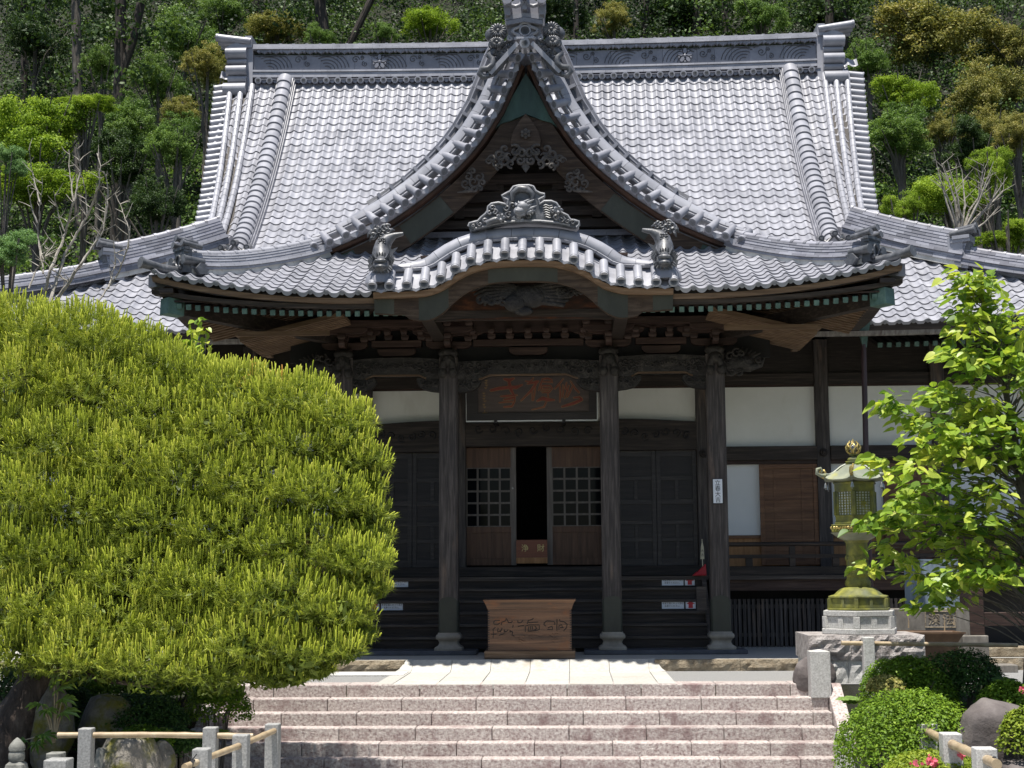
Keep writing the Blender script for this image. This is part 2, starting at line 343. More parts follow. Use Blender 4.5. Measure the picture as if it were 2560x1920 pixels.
M['redplastic'] = surf('red_plastic', [(.3, (.36, .010, .018)), (.7, (.45, .015, .025))], 3, rough=.4, bump=0)
M['cream'] = surf('cream_paper', [(.3, (.50, .46, .33)), (.7, (.60, .56, .42))], 3, rough=.7, bump=0)
M['gutter'] = surf('gutter_metal', [(.3, (.10, .09, .085)), (.55, (.20, .19, .18)), (.8, (.34, .33, .32))], 5, (3, 1, 1), rough=.45, bump=.1, stain=((.07, .045, .035), 3, .55, (5, 1, 1)))
M['pipe'] = surf('dark_maroon_pipe', [(.3, (.040, .022, .026)), (.7, (.065, .04, .046))], 2, rough=.4, bump=0)
M['rust'] = surf('rusty_trough', [(.3, (.06, .035, .02)), (.55, (.115, .068, .038)), (.8, (.20, .125, .07))], 4, rough=.7, bump=.2)
M['stele'] = surf('grey_inscribed_stone', [(.3, (.11, .10, .088)), (.55, (.19, .175, .155)), (.8, (.28, .265, .24))], 5, (2, 2, .8), rough=.85, bump=.3)
M['bluetank'] = surf('blue_grey_sheet', [(.3, (.15, .20, .26)), (.7, (.25, .31, .37))], 3, (4, 4, .6), rough=.5, bump=.1)
M['earth'] = surf('forest_earth', [(.3, (.008, .009, .005)), (.55, (.016, .017, .009)), (.8, (.03, .028, .016))], 1.2, rough=.95, bump=.7, bscale=6, bdist=.08, stain=((.022, .034, .010), .9, .5, (1, 1, 1)))
M['bark'] = surf('pine_bark', [(.3, (.035, .026, .022)), (.5, (.10, .075, .062)), (.72, (.22, .175, .15))], 5, (1, 1, .45), rough=.9, bump=1.0, bscale=7, bsc=(1.3, 1.3, .5), dist=.8, bdist=.09)
M['bark2'] = surf('grey_bark', [(.3, (.06, .052, .045)), (.55, (.13, .115, .10)), (.8, (.23, .21, .185))], 4, (3, 3, .4), rough=.9, bump=.6, bscale=6, bsc=(4, 4, .5), bdist=.05)
M['bark3'] = surf('dark_cedar_bark', [(.3, (.022, .018, .016)), (.55, (.05, .042, .036)), (.8, (.10, .085, .075))], 2, (4, 4, .25), rough=.9, bump=.6, bscale=4, bsc=(6, 6, .3), bdist=.06)
M['twig'] = surf('lichen_twig', [(.3, (.17, .15, .125)), (.55, (.34, .315, .275)), (.8, (.48, .46, .42))], 10, rough=.9, bump=.4)

M['lath'] = surf('red_brown_lath', [(.35, (.025, .012, .008)), (.6, (.06, .028, .016)), (.8, (.12, .06, .03))], 2.6, rough=.65, bump=.15)
M['orange2'] = surf('dull_orange_board', [(.40, (.020, .010, .006)), (.55, (.05, .018, .008)), (.72, (.16, .055, .018))], 2.6, (1, 1, 3), rough=.65, bump=.15)

M['face'] = surf('tile_end_face', [(.3, (.10, .105, .115)), (.7, (.17, .175, .19))], 20.0, rough=.5, bump=.1)
M['barge'] = surf('bargeboard_timber', [(.28, (.022, .013, .008)), (.5, (.052, .033, .021)), (.75, (.12, .085, .06))], 2.2, (.8, 6, 9), rough=.7, bump=.35, bscale=4, bsc=(1, 10, 14), dist=.4)

M['door_rail'] = surf('dark_door_rail', [(.3, (.018, .015, .016)), (.55, (.036, .031, .031)), (.8, (.085, .072, .068))], 2.2, (.8, 6, 9), rough=.45, bump=.25, bscale=4, bsc=(.8, 9, 14))
# ================================================================ the hall and its roofs
hall = thing('temple_hall', 'dark timber temple hall under a tall silver grey tiled roof with curved front gable', 'temple', (0, 3.0, 0.07))

# main roof front: z over the horizontal run t from the eave line
EY, EZ = 0.55, 6.22
def zr(t): return EZ + .62*t + .030*t*t + .0024*t**3
def dzr(t): return .62 + .06*t + .0072*t*t
RT = 7.75                     # run from eave to ridge
RY = EY + RT
HK = 1.65
TH = 3.35
def rise_main(x, t): return .50*max(0, (abs(x)-5.5)/6.3)**2.3*max(0, 1-t/4.6)
def S_main(x, t): return Vector((x, EY+t, zr(t)+rise_main(x, t)))
# porch roof front
PY, PZ = -2.8, 6.27
def zp(t): return PZ + .40*t + .028*t*t
def rise_porch(x, t): return .44*max(0, (abs(x)-2.4)/3.85)**2.3*max(0, 1-t/3.9)
def S_porch(x, t): return Vector((x, PY+t, zp(t)+rise_porch(x, t)))
def S_normal(S, x, t):
    e = .02; a = S(x+e, t)-S(x-e, t); b = S(x, t+e)-S(x, t-e); return a.cross(b).normalized()

PITCH = 0.262
def tile_h(u):
    return .056*(.5+.5*math.cos(2*PI*(u-.13)))**1.9-.012
US = [0, .07, .13, .19, .26, .34, .45, .58, .71, .82, .92, 1.0]
def tile_roof(name, parent, S, x0, x1, tmax, keep, mat, row=.272, lip=.024, mirror=False):
    """pan tiles: every tile a lifted, S-shaped slab; the rows lie one over the next"""
    ts = [0.0]
    while ts[-1] < tmax:
        b = S(0.01, ts[-1]+.05)-S(0.01, ts[-1]); ts.append(ts[-1]+row*.05/b.length)
    ncol = int(round((x1-x0)/PITCH)); vs_, fs, va = [], [], []; K = len(US)
    for r in range(len(ts)-1):
        ta, tb = ts[r], ts[r+1]; tt = tb + (tb-ta)*.12
        for c in range(ncol):
            xa = x0+(x1-x0)*c/ncol; w = (x1-x0)/ncol; xm = xa+w/2
            if not keep(xm, (ta+tb)/2): continue
            na, nb = S_normal(S, xm, ta), S_normal(S, xm, tb); o = len(vs_); jl = random.uniform(-.005, .006)
            drop = .050 if r == 0 else lip+.02
            for u in US:
                x = xa+w*u; h = tile_h(u)
                sc = (1+.5*math.sin(PI*(u-.3)/.7)) if (r == 0 and u > .3) else 1.0
                p = S(x, ta); vs_.append((p if r == 0 else S(x, ta+.03))+na*(h+lip+jl-drop*sc)); vs_.append(p+na*(h+lip+jl)); vs_.append(S(x, tt)+nb*(h+.002))
            for k in range(K-1):
                a = o+3*k; fs += [(a, a+3, a+4, a+1), (a+1, a+4, a+5, a+2)]
            va += [random.random()**1.0]*(2*(K-1))
    off = np.array(parent_world(parent))
    me = bpy.data.meshes.new(name); me.from_pydata([tuple(np.array(v)-off) for v in vs_], [], fs); me.update()
    a_ = me.attributes.new('var', 'FLOAT', 'FACE'); a_.data.foreach_set('value', np.array(va, dtype=np.float32))
    me.polygons.foreach_set('use_smooth', np.ones(len(fs), dtype=bool))
    try: me.set_sharp_from_angle(angle=RAD(40))
    except Exception: pass
    return link(name, me, parent, mat), ts
def eave_discs(mb, S, x0, x1, keep, r=.044):
    ncol = int(round((x1-x0)/PITCH)); w = (x1-x0)/ncol
    for c in range(ncol):
        x = x0+w*(c+.13)
        if not keep(x0+w*(c+.5), .05): continue
        p = S(x, 0); n = S_normal(S, x, 0); d = (S(x, .1)-S(x, 0)).normalized()
        q = p+n*.022; mb.cyl(q-d*.014, q+d*.05, r, r, 12, True, .35)
        mb.cyl(q-d*.0145, q-d*.018, r*.72, r*.66, 10, True, .1)

XH = 6.30      # where the hip ridges leave the upper gable
def verge_x(t): 
    s = min(max((t-3.0)/(RT-3.0), 0), 1); return 7.02 + .70*s**1.2
def keep_main(x, t):
    if t < TH: return abs(x) <= XH+(TH-t)*HK+.05
    return abs(x) <= verge_x(t)+.02
HXE = XH+TH*HK
roof = thing('main_roof', None, None); roof.parent = hall
def P_of(o): return o
nc = int(round(2*HXE/PITCH)); 
mr, _ = tile_roof('roof_tiles', roof, S_main, -nc*PITCH/2, nc*PITCH/2, RT-.02, keep_main, M['tile'])
mb = MB(); eave_discs(mb, S_main, -nc*PITCH/2, nc*PITCH/2, keep_main); mb.build('eave_end_caps', M['disc'], roof, True)
# solid body of the roof under the tiles (front, back, sides)
mb = MB()
N = 14
for i in range(N):
    t0, t1 = RT*i/N, RT*(i+1)/N
    for sgn in (1,):
        xa0 = (XH+(TH-t0)*HK if t0 < TH else verge_x(t0)-.3); xa1 = (XH+(TH-t1)*HK if t1 < TH else verge_x(t1)-.3)
        def q(x, t, d): 
            p = S_main(x, t); return p - Vector((0, 0, d))
        t0_ = max(t0, .10)
        for k in range(20):
            f0, f1 = -1+k/10, -1+(k+1)/10; xl0, xr0, xl1, xr1 = f0*xa0, f1*xa0, f0*xa1, f1*xa1
            mb.hexa([q(xl0, t0_, .24), q(xr0, t0_, .24), q(xr1, t1, .24), q(xl1, t1, .24), q(xl0, t0_, .075), q(xr0, t0_, .075), q(xr1, t1, .075), q(xl1, t1, .075)], .5)
        # rear slope mirrored over the ridge
        def qb(x, t, d): p = q(x, t, d); return Vector((p.x, 2*RY-p.y, p.z))
        mb.hexa([qb(xa0, t0, .22), qb(-xa0, t0, .22), qb(-xa1, t1, .22), qb(xa1, t1, .22), qb(xa0, t0, -.04), qb(-xa0, t0, -.04), qb(-xa1, t1, -.04), qb(xa1, t1, -.04)], .5)
mb.build('roof_body', M['dark'], roof)
# side skirts of the roof (below the end gables)
mb = MB()
for sg in (-1, 1):
    n = 10
    for i in range(n):
        t0, t1 = TH*i/n, TH*(i+1)/n
        def w(t, f):
            x = sg*(HXE-t*HK); yy = (EY+t) + f*(2*(RY-EY-t)); ee = abs(f-.5)*2
            return Vector((x, yy, zr(t)+rise_main(HXE, 0)*max(0, 1-t/4.6)*ee**6))
        for j in range(8):
            f0, f1 = j/8, (j+1)/8
            a = [w(t0, f0), w(t0, f1), w(t1, f1), w(t1, f0)]
            mb.hexa([p-Vector((0, 0, .2)) for p in a]+[p+Vector((0, 0, .03)) for p in a], random.random())
    mb.cut()
mb.build('side_skirt', M['tile2'], roof)
# end gable walls closing the upper roof
mb = MB()
for sg in (-1, 1):
    x = sg*(XH-.05); poly = [(EY+t, zr(t)-.1) for t in np.linspace(TH-.3, RT, 9)]; poly += [(2*RY-y, z) for y, z in poly[::-1]]
    mb.prism(poly, (x, 0, 0), (0, 1, 0), (0, 0, 1), (sg*.1, 0, 0), .5); mb.cut()
mb.build('end_gable', M['dark'], roof)

# ---- stacked ridge courses: a box per course piece, with open joints
def frames_of(path, up=None, side=None):
    fr = []; m = len(path)
    for i, p in enumerate(path):
        t = (path[min(i+1, m-1)]-path[max(i-1, 0)]).normalized()
        u = Vector((0, 0, 1)) if up is None else Vector(up)
        sd = t.cross(u).normalized(); u2 = sd.cross(t) if up is None else u
        fr.append((Vector(p), sd, u2))
    return fr
def resample(path, step):
    path = [Vector(p) for p in path]; d = [0]
    for a, b in zip(path, path[1:]): d.append(d[-1]+(b-a).length)
    n = max(2, int(round(d[-1]/step))+1); out = []; j = 0
    for i in range(n):
        s = d[-1]*i/(n-1)
        while j < len(d)-2 and d[j+1] < s: j += 1
        f = (s-d[j])/max(d[j+1]-d[j], 1e-9); out.append(path[j].lerp(path[j+1], min(max(f, 0), 1)))
    return out
def noshi(mb, path, courses, seg=.30, gap=.004, cap=None, z0=0.0):
    """courses [(height, half width)] from the bottom; cap (radius, height) a half round cover row on top"""
    pts = resample(path, seg/2); fr = frames_of(pts)
    z = z0
    for ci, (h, w) in enumerate(courses):
        i = ci % 2
        if i: idx = [0]+list(range(1, len(pts)-1, 2))+[len(pts)-1]
        else: idx = list(range(0, len(pts), 2)) + ([len(pts)-1] if (len(pts)-1) % 2 else [])
        for a, b in zip(idx, idx[1:]):
            if a == b: continue
            (p, s_, u), (q, s2, u2) = fr[a], fr[b]; d = (q-p).normalized()*gap/2; var = random.random()
            mb.hexa([p+d-s_*w+u*z, p+d+s_*w+u*z, q-d+s2*w+u2*z, q-d-s2*w+u2*z,
                     p+d-s_*(w-.012)+u*(z+h-.004), p+d+s_*(w-.012)+u*(z+h-.004), q-d+s2*(w-.012)+u2*(z+h-.004), q-d-s2*(w-.012)+u2*(z+h-.004)], var)
        z += h
    if cap:
        r, hh = cap
        prof = [(r*math.cos(a), hh*math.sin(a)) for a in np.linspace(0, PI, 9)]
        idx = list(range(0, len(pts)-1, 2))
        for a in idx:
            b = min(a+2, len(pts)-1); (p, s_, u), (q, s2, u2) = fr[a], fr[b]; d = (q-p).normalized()
            mb.sweep([(p+u*z, s_, u), (q+u2*z-d*.004, s2, u2)], prof, random.random())
            mb.sweep([(p+u*z-d*.02, s_*1.13, u*1.2), (p+u*z+d*.035, s_*1.13, u*1.2)], prof, random.random())
    return z

# ---- main ridge ----------------------------------------------------------
ridge = thing('main_ridge', None, None); ridge.parent = hall
RZ = 13.58; RYF = RY-.30        # base height and front plane
RL, RR = -6.98, 6.83
def bow(x): return .07*(abs(x)/7.2)**2.4
mb = MB()
def ridge_row(z0, z1, y, seg, gap=.004, stag=0.0):
    x = RL-stag
    while x < RR:
        a, b = max(x, RL), min(x+seg, RR)
        if b-a > .05:
            p = lambda xx, yy, zz: Vector((xx, yy, zz+bow(xx)))
            mb.hexa([p(a+gap/2, y, z0), p(b-gap/2, y, z0), p(b-gap/2, 2*RY-y, z0), p(a+gap/2, 2*RY-y, z0),
                     p(a+gap/2, y+.006, z1), p(b-gap/2, y+.006, z1), p(b-gap/2, 2*RY-y-.006, z1), p(a+gap/2, 2*RY-y-.006, z1)])
        x += seg
ridge_row(RZ-.15, RZ+.02, RYF+.06, .6)
ridge_row(RZ+.16, RZ+.225, RYF-.05, .31); ridge_row(RZ+.23, RZ+.295, RYF-.035, .31, .004, .15)
ridge_row(RZ+.30, RZ+.345, RYF-.06, .31)
for i in range(3): ridge_row(RZ+.865+i*.048, RZ+.91+i*.048, RYF-.10+i*.022, .33, .004, .16*(i % 2))
x = RL
while x < RR:
    b = min(x+.33, RR)
    prof = [(.20*math.cos(a), .085*math.sin(a)) for a in np.linspace(0, PI, 9)]
    P0 = Vector((x, RY, RZ+1.01+bow(x))); P1 = Vector((b-.004, RY, RZ+1.01+bow(b)))
    mb.sweep([(P0, V(0, -1, 0), V(0, 0, 1)), (P1, V(0, -1, 0), V(0, 0, 1))], prof)
    mb.box(b-.035, b+.035, RY-.26, RY-.10, RZ+1.0+bow(b), RZ+1.055+bow(b))
    x = b
mb.build('ridge_courses', M['tile'], ridge)
mb = MB(); ridge_row(RZ+.345, RZ+.75, RYF+.02, .42, .006); mb.build('wave_panel', M['tile2'], ridge)
# rows of round ends and scallops
mb = MB(); mbg = MB()
n = int((RR-RL)/.283)
crest_v, crest_f = text_geo('修', .085, .004)
for i in range(n+1):
    x = RL+(RR-RL)*(i+.5)/(n+1); z = RZ+.075+bow(x)
    mb.cyl((x, RYF-.07, z), (x, RYF+.1, z), .082, .082, 16); mbg.cyl((x, RYF-.0715, z), (x, RYF-.075, z), .058, .055, 14)
    mb.add([(x+v[0], RYF-.078, z+v[1]) for v in crest_v], crest_f, .8)
    poly = [(-.07, .03), (-.04, -.015), (0, -.03), (.04, -.015), (.07, .03), (.07, .05), (-.07, .05)]
    xs = x+(RR-RL)/(n+1)/2
    mb.prism([(u, w-.03) for u, w in poly], (xs, RYF-.03, z), V(1, 0, 0), V(0, 0, 1), V(0, .06, 0)); mb.box(xs-.075, xs+.075, RYF-.06, RYF+.05, z+.022, z+.04)
    # upper scallops
    for dx in (0, .5):
        xx = x+dx*(RR-RL)/(n+1); zz = RZ+.80+bow(xx)
        if dx == 0: mb.cyl((xx, RYF-.075, zz+.02), (xx, RYF+.05, zz+.02), .036, .036, 12)
    xx = x+.5*(RR-RL)/(n+1); zz = RZ+.80+bow(xx)
    arc = [(-.115, .055), (-.115, .025), (-.07, -.005), (-.02, -.02), (0, -.052), (.02, -.02), (.07, -.005), (.115, .025), (.115, .055)]
    mb.prism(arc, (xx, RYF-.06, zz), V(1, 0, 0), V(0, 0, 1), V(0, .1, 0))
mb.build('round_end_row', M['tile2'], ridge, True, angle=30); mbg.build('end_face', M['face'], ridge)
# wave relief on the panel
mb = MB(); yy = RYF+.012; zb, zt = RZ+.365, RZ+.735
def spiral(cx, cz, r, turns, a0, sg=1, n=22):
    return [Vector((cx+r*(1-.85*k/n)*math.cos(a0+sg*turns*2*PI*k/n), yy, cz+r*(1-.85*k/n)*math.sin(a0+sg*turns*2*PI*k/n))) for k in range(n+1)]
x = RL+.1
k = 0
while x < RR-.3:
    sg = 1 if x < -.2 else -1
    for j in range(6):
        r = .11+.085*j; pts = []
        for a in np.linspace(.12, PI*.62+.06*j, 14):
            px_ = x+.45+sg*(-.15)+sg*r*1.05*math.cos(a); pz_ = zb+min(r*.92*math.sin(a), .36)
            if zb+.004 < pz_ < zt and RL < px_ < RR: pts.append(Vector((px_, yy, pz_+bow(px_))))
        if len(pts) > 3: mb.tube(pts, .0085, 4, True, .2)
    for (cx, cz, r, a0) in [(1.02, .24, .10, 0), (1.25, .13, .075, 2), (1.18, .30, .055, 4)]:
        if x+cx < RR-.1: mb.tube([p+Vector((0, 0, bow(x))) for p in spiral(x+cx, zb+cz, r, 1.4, a0, sg)], .0085, 4, True, .2)
    x += 1.42; k += 1
mb.build('wave_relief', M['groove'], ridge)
mb = MB()
for cxp in (820*1.1573, 1480*1.1573):
    c = at(cxp, 150, RYF-.02); cz = (zb+zt)/2+.0+bow(c.x)
    for k in range(5):
        a = PI/2+k*2*PI/5
        d = V(math.cos(a), 0, math.sin(a)); e = V(-math.sin(a), 0, math.cos(a))
        poly = [(.03, 0), (.085, .045), (.16, .04), (.19, 0), (.16, -.04), (.085, -.045)]
        mb.prism(poly, (c.x, RYF-.035, cz), d, e, V(0, .07, 0), .6)
    for k in range(5):
        a = PI/2+(k+.5)*2*PI/5; mb.ball((c.x+.15*math.cos(a), RYF-.01, cz+.15*math.sin(a)), (.03, .03, .03), 8, 5, .5)
    mb.ball((c.x, RYF-.03, cz), (.04, .03, .04), 8, 5, .5)
mb.build('leaf_crest', M['tile2'], ridge)

# ---- ends of the main ridge ---------------------------------------------
def ridge_end(sg):
    r = thing('ridge_end_tile', None, None); r.parent = hall
    x0 = (RL if sg < 0 else RR); mb = MB()
    def X(d): return x0+sg*d
    dz = bow(7.2)
    def half(d0, d1, z, rad, y=RYF-.06, var=None):
        prof = [(rad*math.cos(a)*1.15, rad*math.sin(a)) for a in np.linspace(-PI*.5, PI*.5, 11)]
        mb.sweep([(V(X(d0), y, z), V(0, -1, 0), V(0, 0, 1)), (V(X(d1), y, z), V(0, -1, 0), V(0, 0, 1))], prof, var)
    z = RZ+dz
    mb.prism([(-.40, -.42), (-.34, -.30), (-.36, .9), (-.2, 1.05), (.0, 1.12), (.2, 1.05), (.4, .9), (.4, -.42)], (X(.0), RY, z), V(0, 1, 0), V(0, 0, 1), V(sg*.14, 0, 0), .2)
    half(.14, .66, z+.76, .145); half(.14, .62, z+.54, .075); half(.14, .64, z+.32, .14); half(.14, .60, z+.10, .085); half(.14, .70, z-.17, .175)
    mb.box(min(X(.14), X(.60)), max(X(.14), X(.60)), RYF, RY+.35, z-.3, z+.9, .4)
    mb.prism([(.14, .93), (.40, 1.03), (.64, .93), (.64, .88), (.14, .88)], (x0, RYF-.12, z), V(sg, 0, 0), V(0, 0, 1), V(0, .7, 0), .6)
    for yy_ in (RYF-.08, RYF+.2, RYF+.48):
        mb.cyl((X(.05), yy_, z+1.06), (X(.86), yy_-.04, z+1.16), .088, .092, 14); mb.cyl((X(.84), yy_-.04, z+1.158), (X(.90), yy_-.04, z+1.165), .10, .10, 14)
    mb.box(min(X(.02), X(.2)), max(X(.02), X(.2)), RYF-.1, RY+.35, z+.9, z+1.2, .7)
    mb.build('stacked_tiles', M['tile'], r, True)
    return r
ridge_end(-1); ridge_end(1)

# ---- descending ridges on the front slope -------------------------------
def descending(sg):
    r = thing('descending_ridge', None, None); r.parent = hall
    x = sg*6.15; ts_ = np.linspace(2.62, RT-.22, 30); path = [S_main(x, t) for t in ts_]
    fr = []
    for t, p in zip(ts_, path): fr.append((p, V(1, 0, 0), S_normal(S_main, x, t)))
    mb = MB()
    for (a, b, w) in [(-.02, .10, .25), (.105, .17, .225), (.175, .235, .20)]:
        for i in range(len(fr)-1):
            (p, s_, u), (q, s2, u2) = fr[i], fr[i+1]; d = (q-p).normalized()*.003
            mb.hexa([p+d-s_*w+u*a, p+d+s_*w+u*a, q-d+s2*w+u2*a, q-d-s2*w+u2*a, p+d-s_*(w-.01)+u*b, p+d+s_*(w-.01)+u*b, q-d+s2*(w-.01)+u2*b, q-d-s2*(w-.01)+u2*b])
    mb.build('ridge_courses', M['tile2'], r)
    mb = MB(); prof = [(.185*math.cos(a), .15*math.sin(a)) for a in np.linspace(0, PI, 13)]
    for i in range(len(fr)-1):
        (p, s_, u), (q, s2, u2) = fr[i], fr[i+1]
        mb.sweep([(p+u*.262, s_*1.0, u), (q+u2*.225, s2*.93, u2)], prof)
    mb.build('cover_tiles', M['tile'], r, True, angle=50)
    # end ornament
    mb = MB(); b = path[0]+V(0, -.06, .02); 
    mb.prism([(-.26, -.12), (-.27, .14), (-.30, .26), (-.20, .22), (-.10, .28), (0, .34), (.10, .28), (.20, .22), (.30, .26), (.27, .14), (.26, -.12)], b, V(1, 0, 0), V(0, -.25, .97), V(0, .16, .04), .5)
    for k, (dx, dz) in enumerate([(-.27, .27), (0, .36), (.27, .27)]):
        c = b+V(dx, -.10-.25*dz, dz); mb.cyl(c+V(0, -.12, -.02), c+V(0, .2, .06), .062, .06, 12); mb.cyl(c+V(0, -.122, -.02), c+V(0, -.127, -.02), .035, .03, 10)
    for s2 in (-1, 1): mb.tube([b+V(s2*.27, -.15, .26), b+V(s2*.14, -.17, .19), b+V(0, -.19, .33)], .03, 6)
    for k, hh in enumerate((.10, .0)):
        mb.prism([(-.27, hh), (0, hh+.06), (.27, hh), (.27, hh-.05), (0, hh+.01), (-.27, hh-.05)], b+V(0, -.05-.02*(1-k), 0), V(1, 0, 0), V(0, -.25, .97), V(0, .08, 0), .8)
    mb.tube([b+V(.10*math.cos(a), -.04, -.10+.10*math.sin(a)) for a in np.linspace(0, PI, 9)], .022, 6)
    mb.build('end_ornament', M['ornament'], r, True, angle=40)
descending(-1); descending(1)

# ---- flared verge with its round rolls ----------------------------------
def verge(sg):
    r = thing('roof_verge', None, None); r.parent = hall
    ts_ = np.linspace(3.05, RT-.25, 26); mb = MB()
    for j, off in enumerate((.14, .42, .70)):
        pts = []
        for t in ts_:
            x = sg*max(verge_x(t)-off*(.50+.50*((t-3.0)/4.75)), 6.4); pts.append(S_main(x, t)+S_normal(S_main, 0, t)*.07)
        for a, b in zip(pts, pts[1:]): mb.tube([a, b+(b-a)*.02], [.074, .068], 10)
    mb.build('verge_rolls', M['tile'], r, True)
    mb = MB()
    L = resample([S_main(sg*verge_x(t), t) for t in ts_], .232)
    for p in L:
        d = V(sg*.93, .0, -.14).normalized()
        mb.cyl(p-d*.14+V(0, 0, .03), p+d*.24+V(0, -.06, .01), .074, .084, 12)
        mb.cyl(p+d*.23+V(0, -.06, .01), p+d*.255+V(0, -.06, .008), .092, .092, 12)
    mb.build('verge_end_rolls', M['tile'], r, True, angle=40)
    mb = MB()
    fr = [(S_main(sg*verge_x(t), t), V(sg, 0, 0), V(0, 0, 1)) for t in ts_]
    mb.sweep(fr, [(-.55, .02), (-.06, .02), (-.06, -.38), (-.55, -.38)], .5); mb.build('verge_board', M['dark'], r)
verge(-1); verge(1)

# ---- hip ridges of the main roof ----------------------------------------
def hip(sg):
    r = thing('hip_ridge', None, None); r.parent = hall
    mb = MB()
    pts = []
    for s in np.linspace(.12, 1.40, 12):
        t = TH-s; pts.append(S_main(sg*(XH+s*HK), max(t, 0)) + V(0, 0, .02+.06*max(0, s)**1.5))
    noshi(mb, pts, [(.085, .21), (.055, .20), (.06, .23), (.065, .155), (.065, .15), (.065, .145), (.065, .14), (.06, .135), (.055, .13)], .30, cap=(.105, .07))
    s1 = np.linspace(1.33, 3.6, 10); p2 = [S_main(sg*(XH+s*HK), max(TH-s, -.2)) + V(0, 0, .0+.05*s) for s in s1]
    noshi(mb, p2, [(.07, .20), (.05, .19), (.055, .21), (.055, .145), (.055, .14), (.05, .135)], .30, cap=(.095, .065))
    mb.build('ridge_courses', M['tile3'], r)
    mb = MB()
    pth = [p-V(0, 0, .10) for p in pts]; noshi(mb, pth, [(.13, .19)], .8); mb.build('mortar_bed', M['plaster'], r)
    # end ornament seen from the side: flared shield with cylinders
    mb = MB(); e = pts[-1]; d = (pts[-1]-pts[-3]); d.z = 0; d.normalize(); sd = V(-d.y, d.x, 0)
    poly = [(-.26, -.10), (-.05, -.10), (.12, -.14), (.17, -.02), (.10, .10), (.04, .25), (.05, .45), (-.02, .52), (-.26, .52)]
    mb.prism(poly, e-sd*.16, d, V(0, 0, 1), sd*.32, .6)
    mb.obox(e+d*.02+V(0, 0, .50), d*.17, sd*.21, V(0, 0, .035), .5); mb.obox(e+d*.0+V(0, 0, .43), d*.19, sd*.185, V(0, 0, .03), .4)
    mb.build('end_shield', M['tile'], r, True, angle=30)
    mb = MB()
    for (o, h) in [(-.15, .57), (0, .66), (.15, .57)]:
        c = e+sd*o+V(0, 0, h); mb.cyl(c-d*.2, c+d*.27+V(0, 0, .05), .068, .072, 12); mb.cyl(c+d*.27+V(0, 0, .05), c+d*.30+V(0, 0, .055), .085, .085, 12)
    mb.obox(e+d*.13+V(0, 0, .30), d*.05, sd*.13, V(0, 0, .17), .1)
    mb.build('end_rolls', M['ornament'], r, True, angle=40)
hip(-1); hip(1)
# eave timber and gutter under the main eave
mb = MB(); 
for sg in (-1, 1):
    fr = []
    for x in np.linspace(sg*4.6, sg*(HXE-.1), 14):
        p = S_main(x, 0); fr.append((p, V(0, 1, 0), V(0, 0, 1)))
    mb.sweep(fr, [(.02, -.02), (.30, -.02), (.30, -.17), (.05, -.17)], .5); mb.cut()
mb.build('eave_board', M['dark_x'], roof)
def main_gutter(sg):
    g = MB(); pts = [S_main(x, 0)+V(0, -.06, -.17-rise_main(x, 0)*.55) for x in np.linspace(sg*4.9, sg*(HXE-.1), 12)]
    prof = [(.075*math.cos(a), .075*math.sin(a)) for a in np.linspace(PI, 2*PI, 8)]+[(.085, .012), (-.085, .012)]
    g.sweep([(p, V(0, 1, 0), V(0, 0, 1)) for p in pts], prof, .5); g.build('gutter', M['gutter'], hall, True, angle=40)
main_gutter(-1); main_gutter(1)
def rafter(x, y, z, back, mat_r, w=.085, h=.092, slope=.32, cap=True):
    mb = MB(); d = V(0, 1, slope).normalized()
    p = V(x, y, z); mb.bar(p, p+d*back, w-.012, h-.012); o = mb.build('rafter', mat_r, hall)
    if cap:
        mb = MB(); mb.bar(p-d*.012, p+d*.055, w, h); mb.build('rafter_cap', M['green'], o, bevel=.006)
    return o
for sg in (-1, 1):
    for k in range(30):
        x = sg*(6.55+k*.17); p = S_main(x, 0); rafter(x, EY+.32, p.z-.36-rise_main(x, 0)*.25, 1.9, M['dark'])
# ================================================================ porch roof
porch = thing('porch_roof', None, None); porch.parent = hall
PXE = 6.22                     # eave half width at the corners
GY = -0.45                     # plane of the gable verge
WY = 0.62                      # plane of the gable wall
# verge curve of the front gable, measured on the photograph and mirrored
_g = [(1902, 262), (1865, 330), (1825, 425), (1785, 515), (1745, 603), (1690, 690), (1638, 770), (1575, 848), (1510, 918), (1440, 985), (1365, 1050), (1290, 1110),
      (1215, 1165), (1135, 1220), (1050, 1270), (965, 1310), (875, 1352), (780, 1392), (690, 1418)]
GPATH = []
for cx, cy in _g:
    p = at(480+cx*.434, cy*.434, GY-.2); GPATH.append(Vector((min(p.x+.03, -.02), GY, p.z)))
GPATH[0].x = 0.0
APEX = GPATH[0].copy()
# karahafu curve
_k = [(315, 1210), (590, 1205), (850, 1195), (1120, 1180), (1380, 1095), (1595, 935), (1835, 810), (2095, 745)]
KY = -3.02
KPATH = [at(880+cx*.16275, 520+cy*.16275, KY) for cx, cy in _k]
KPATH += [at(1080+cx*.217, 380+cy*.217, KY) for cx, cy in [(650, 1200), (857, 1185), (1060, 1180)]]
_kl = [(abs(p.x), p.z) for p in KPATH]; _kl.sort()
_kl[0] = (0.0, _kl[0][1])
KX = [a for a, b in _kl]; KZ = [b for a, b in _kl]
def kz(x): return float(np.interp(abs(x), KX, KZ))
KW = KX[-1]
def keep_porch(x, t):
    if abs(x) > PXE-t+.08: return False
    if abs(x) < KW-.06 and S_porch(x, t).z < kz(x)+.06: return False
    return True
npc = int(round(2*PXE/PITCH))
tile_roof('roof_tiles', porch, S_porch, -npc*PITCH/2, npc*PITCH/2, 3.55, keep_porch, M['tile'])
mb = MB(); eave_discs(mb, S_porch, -npc*PITCH/2, npc*PITCH/2, keep_porch); mb.build('eave_end_caps', M['disc'], porch, True)
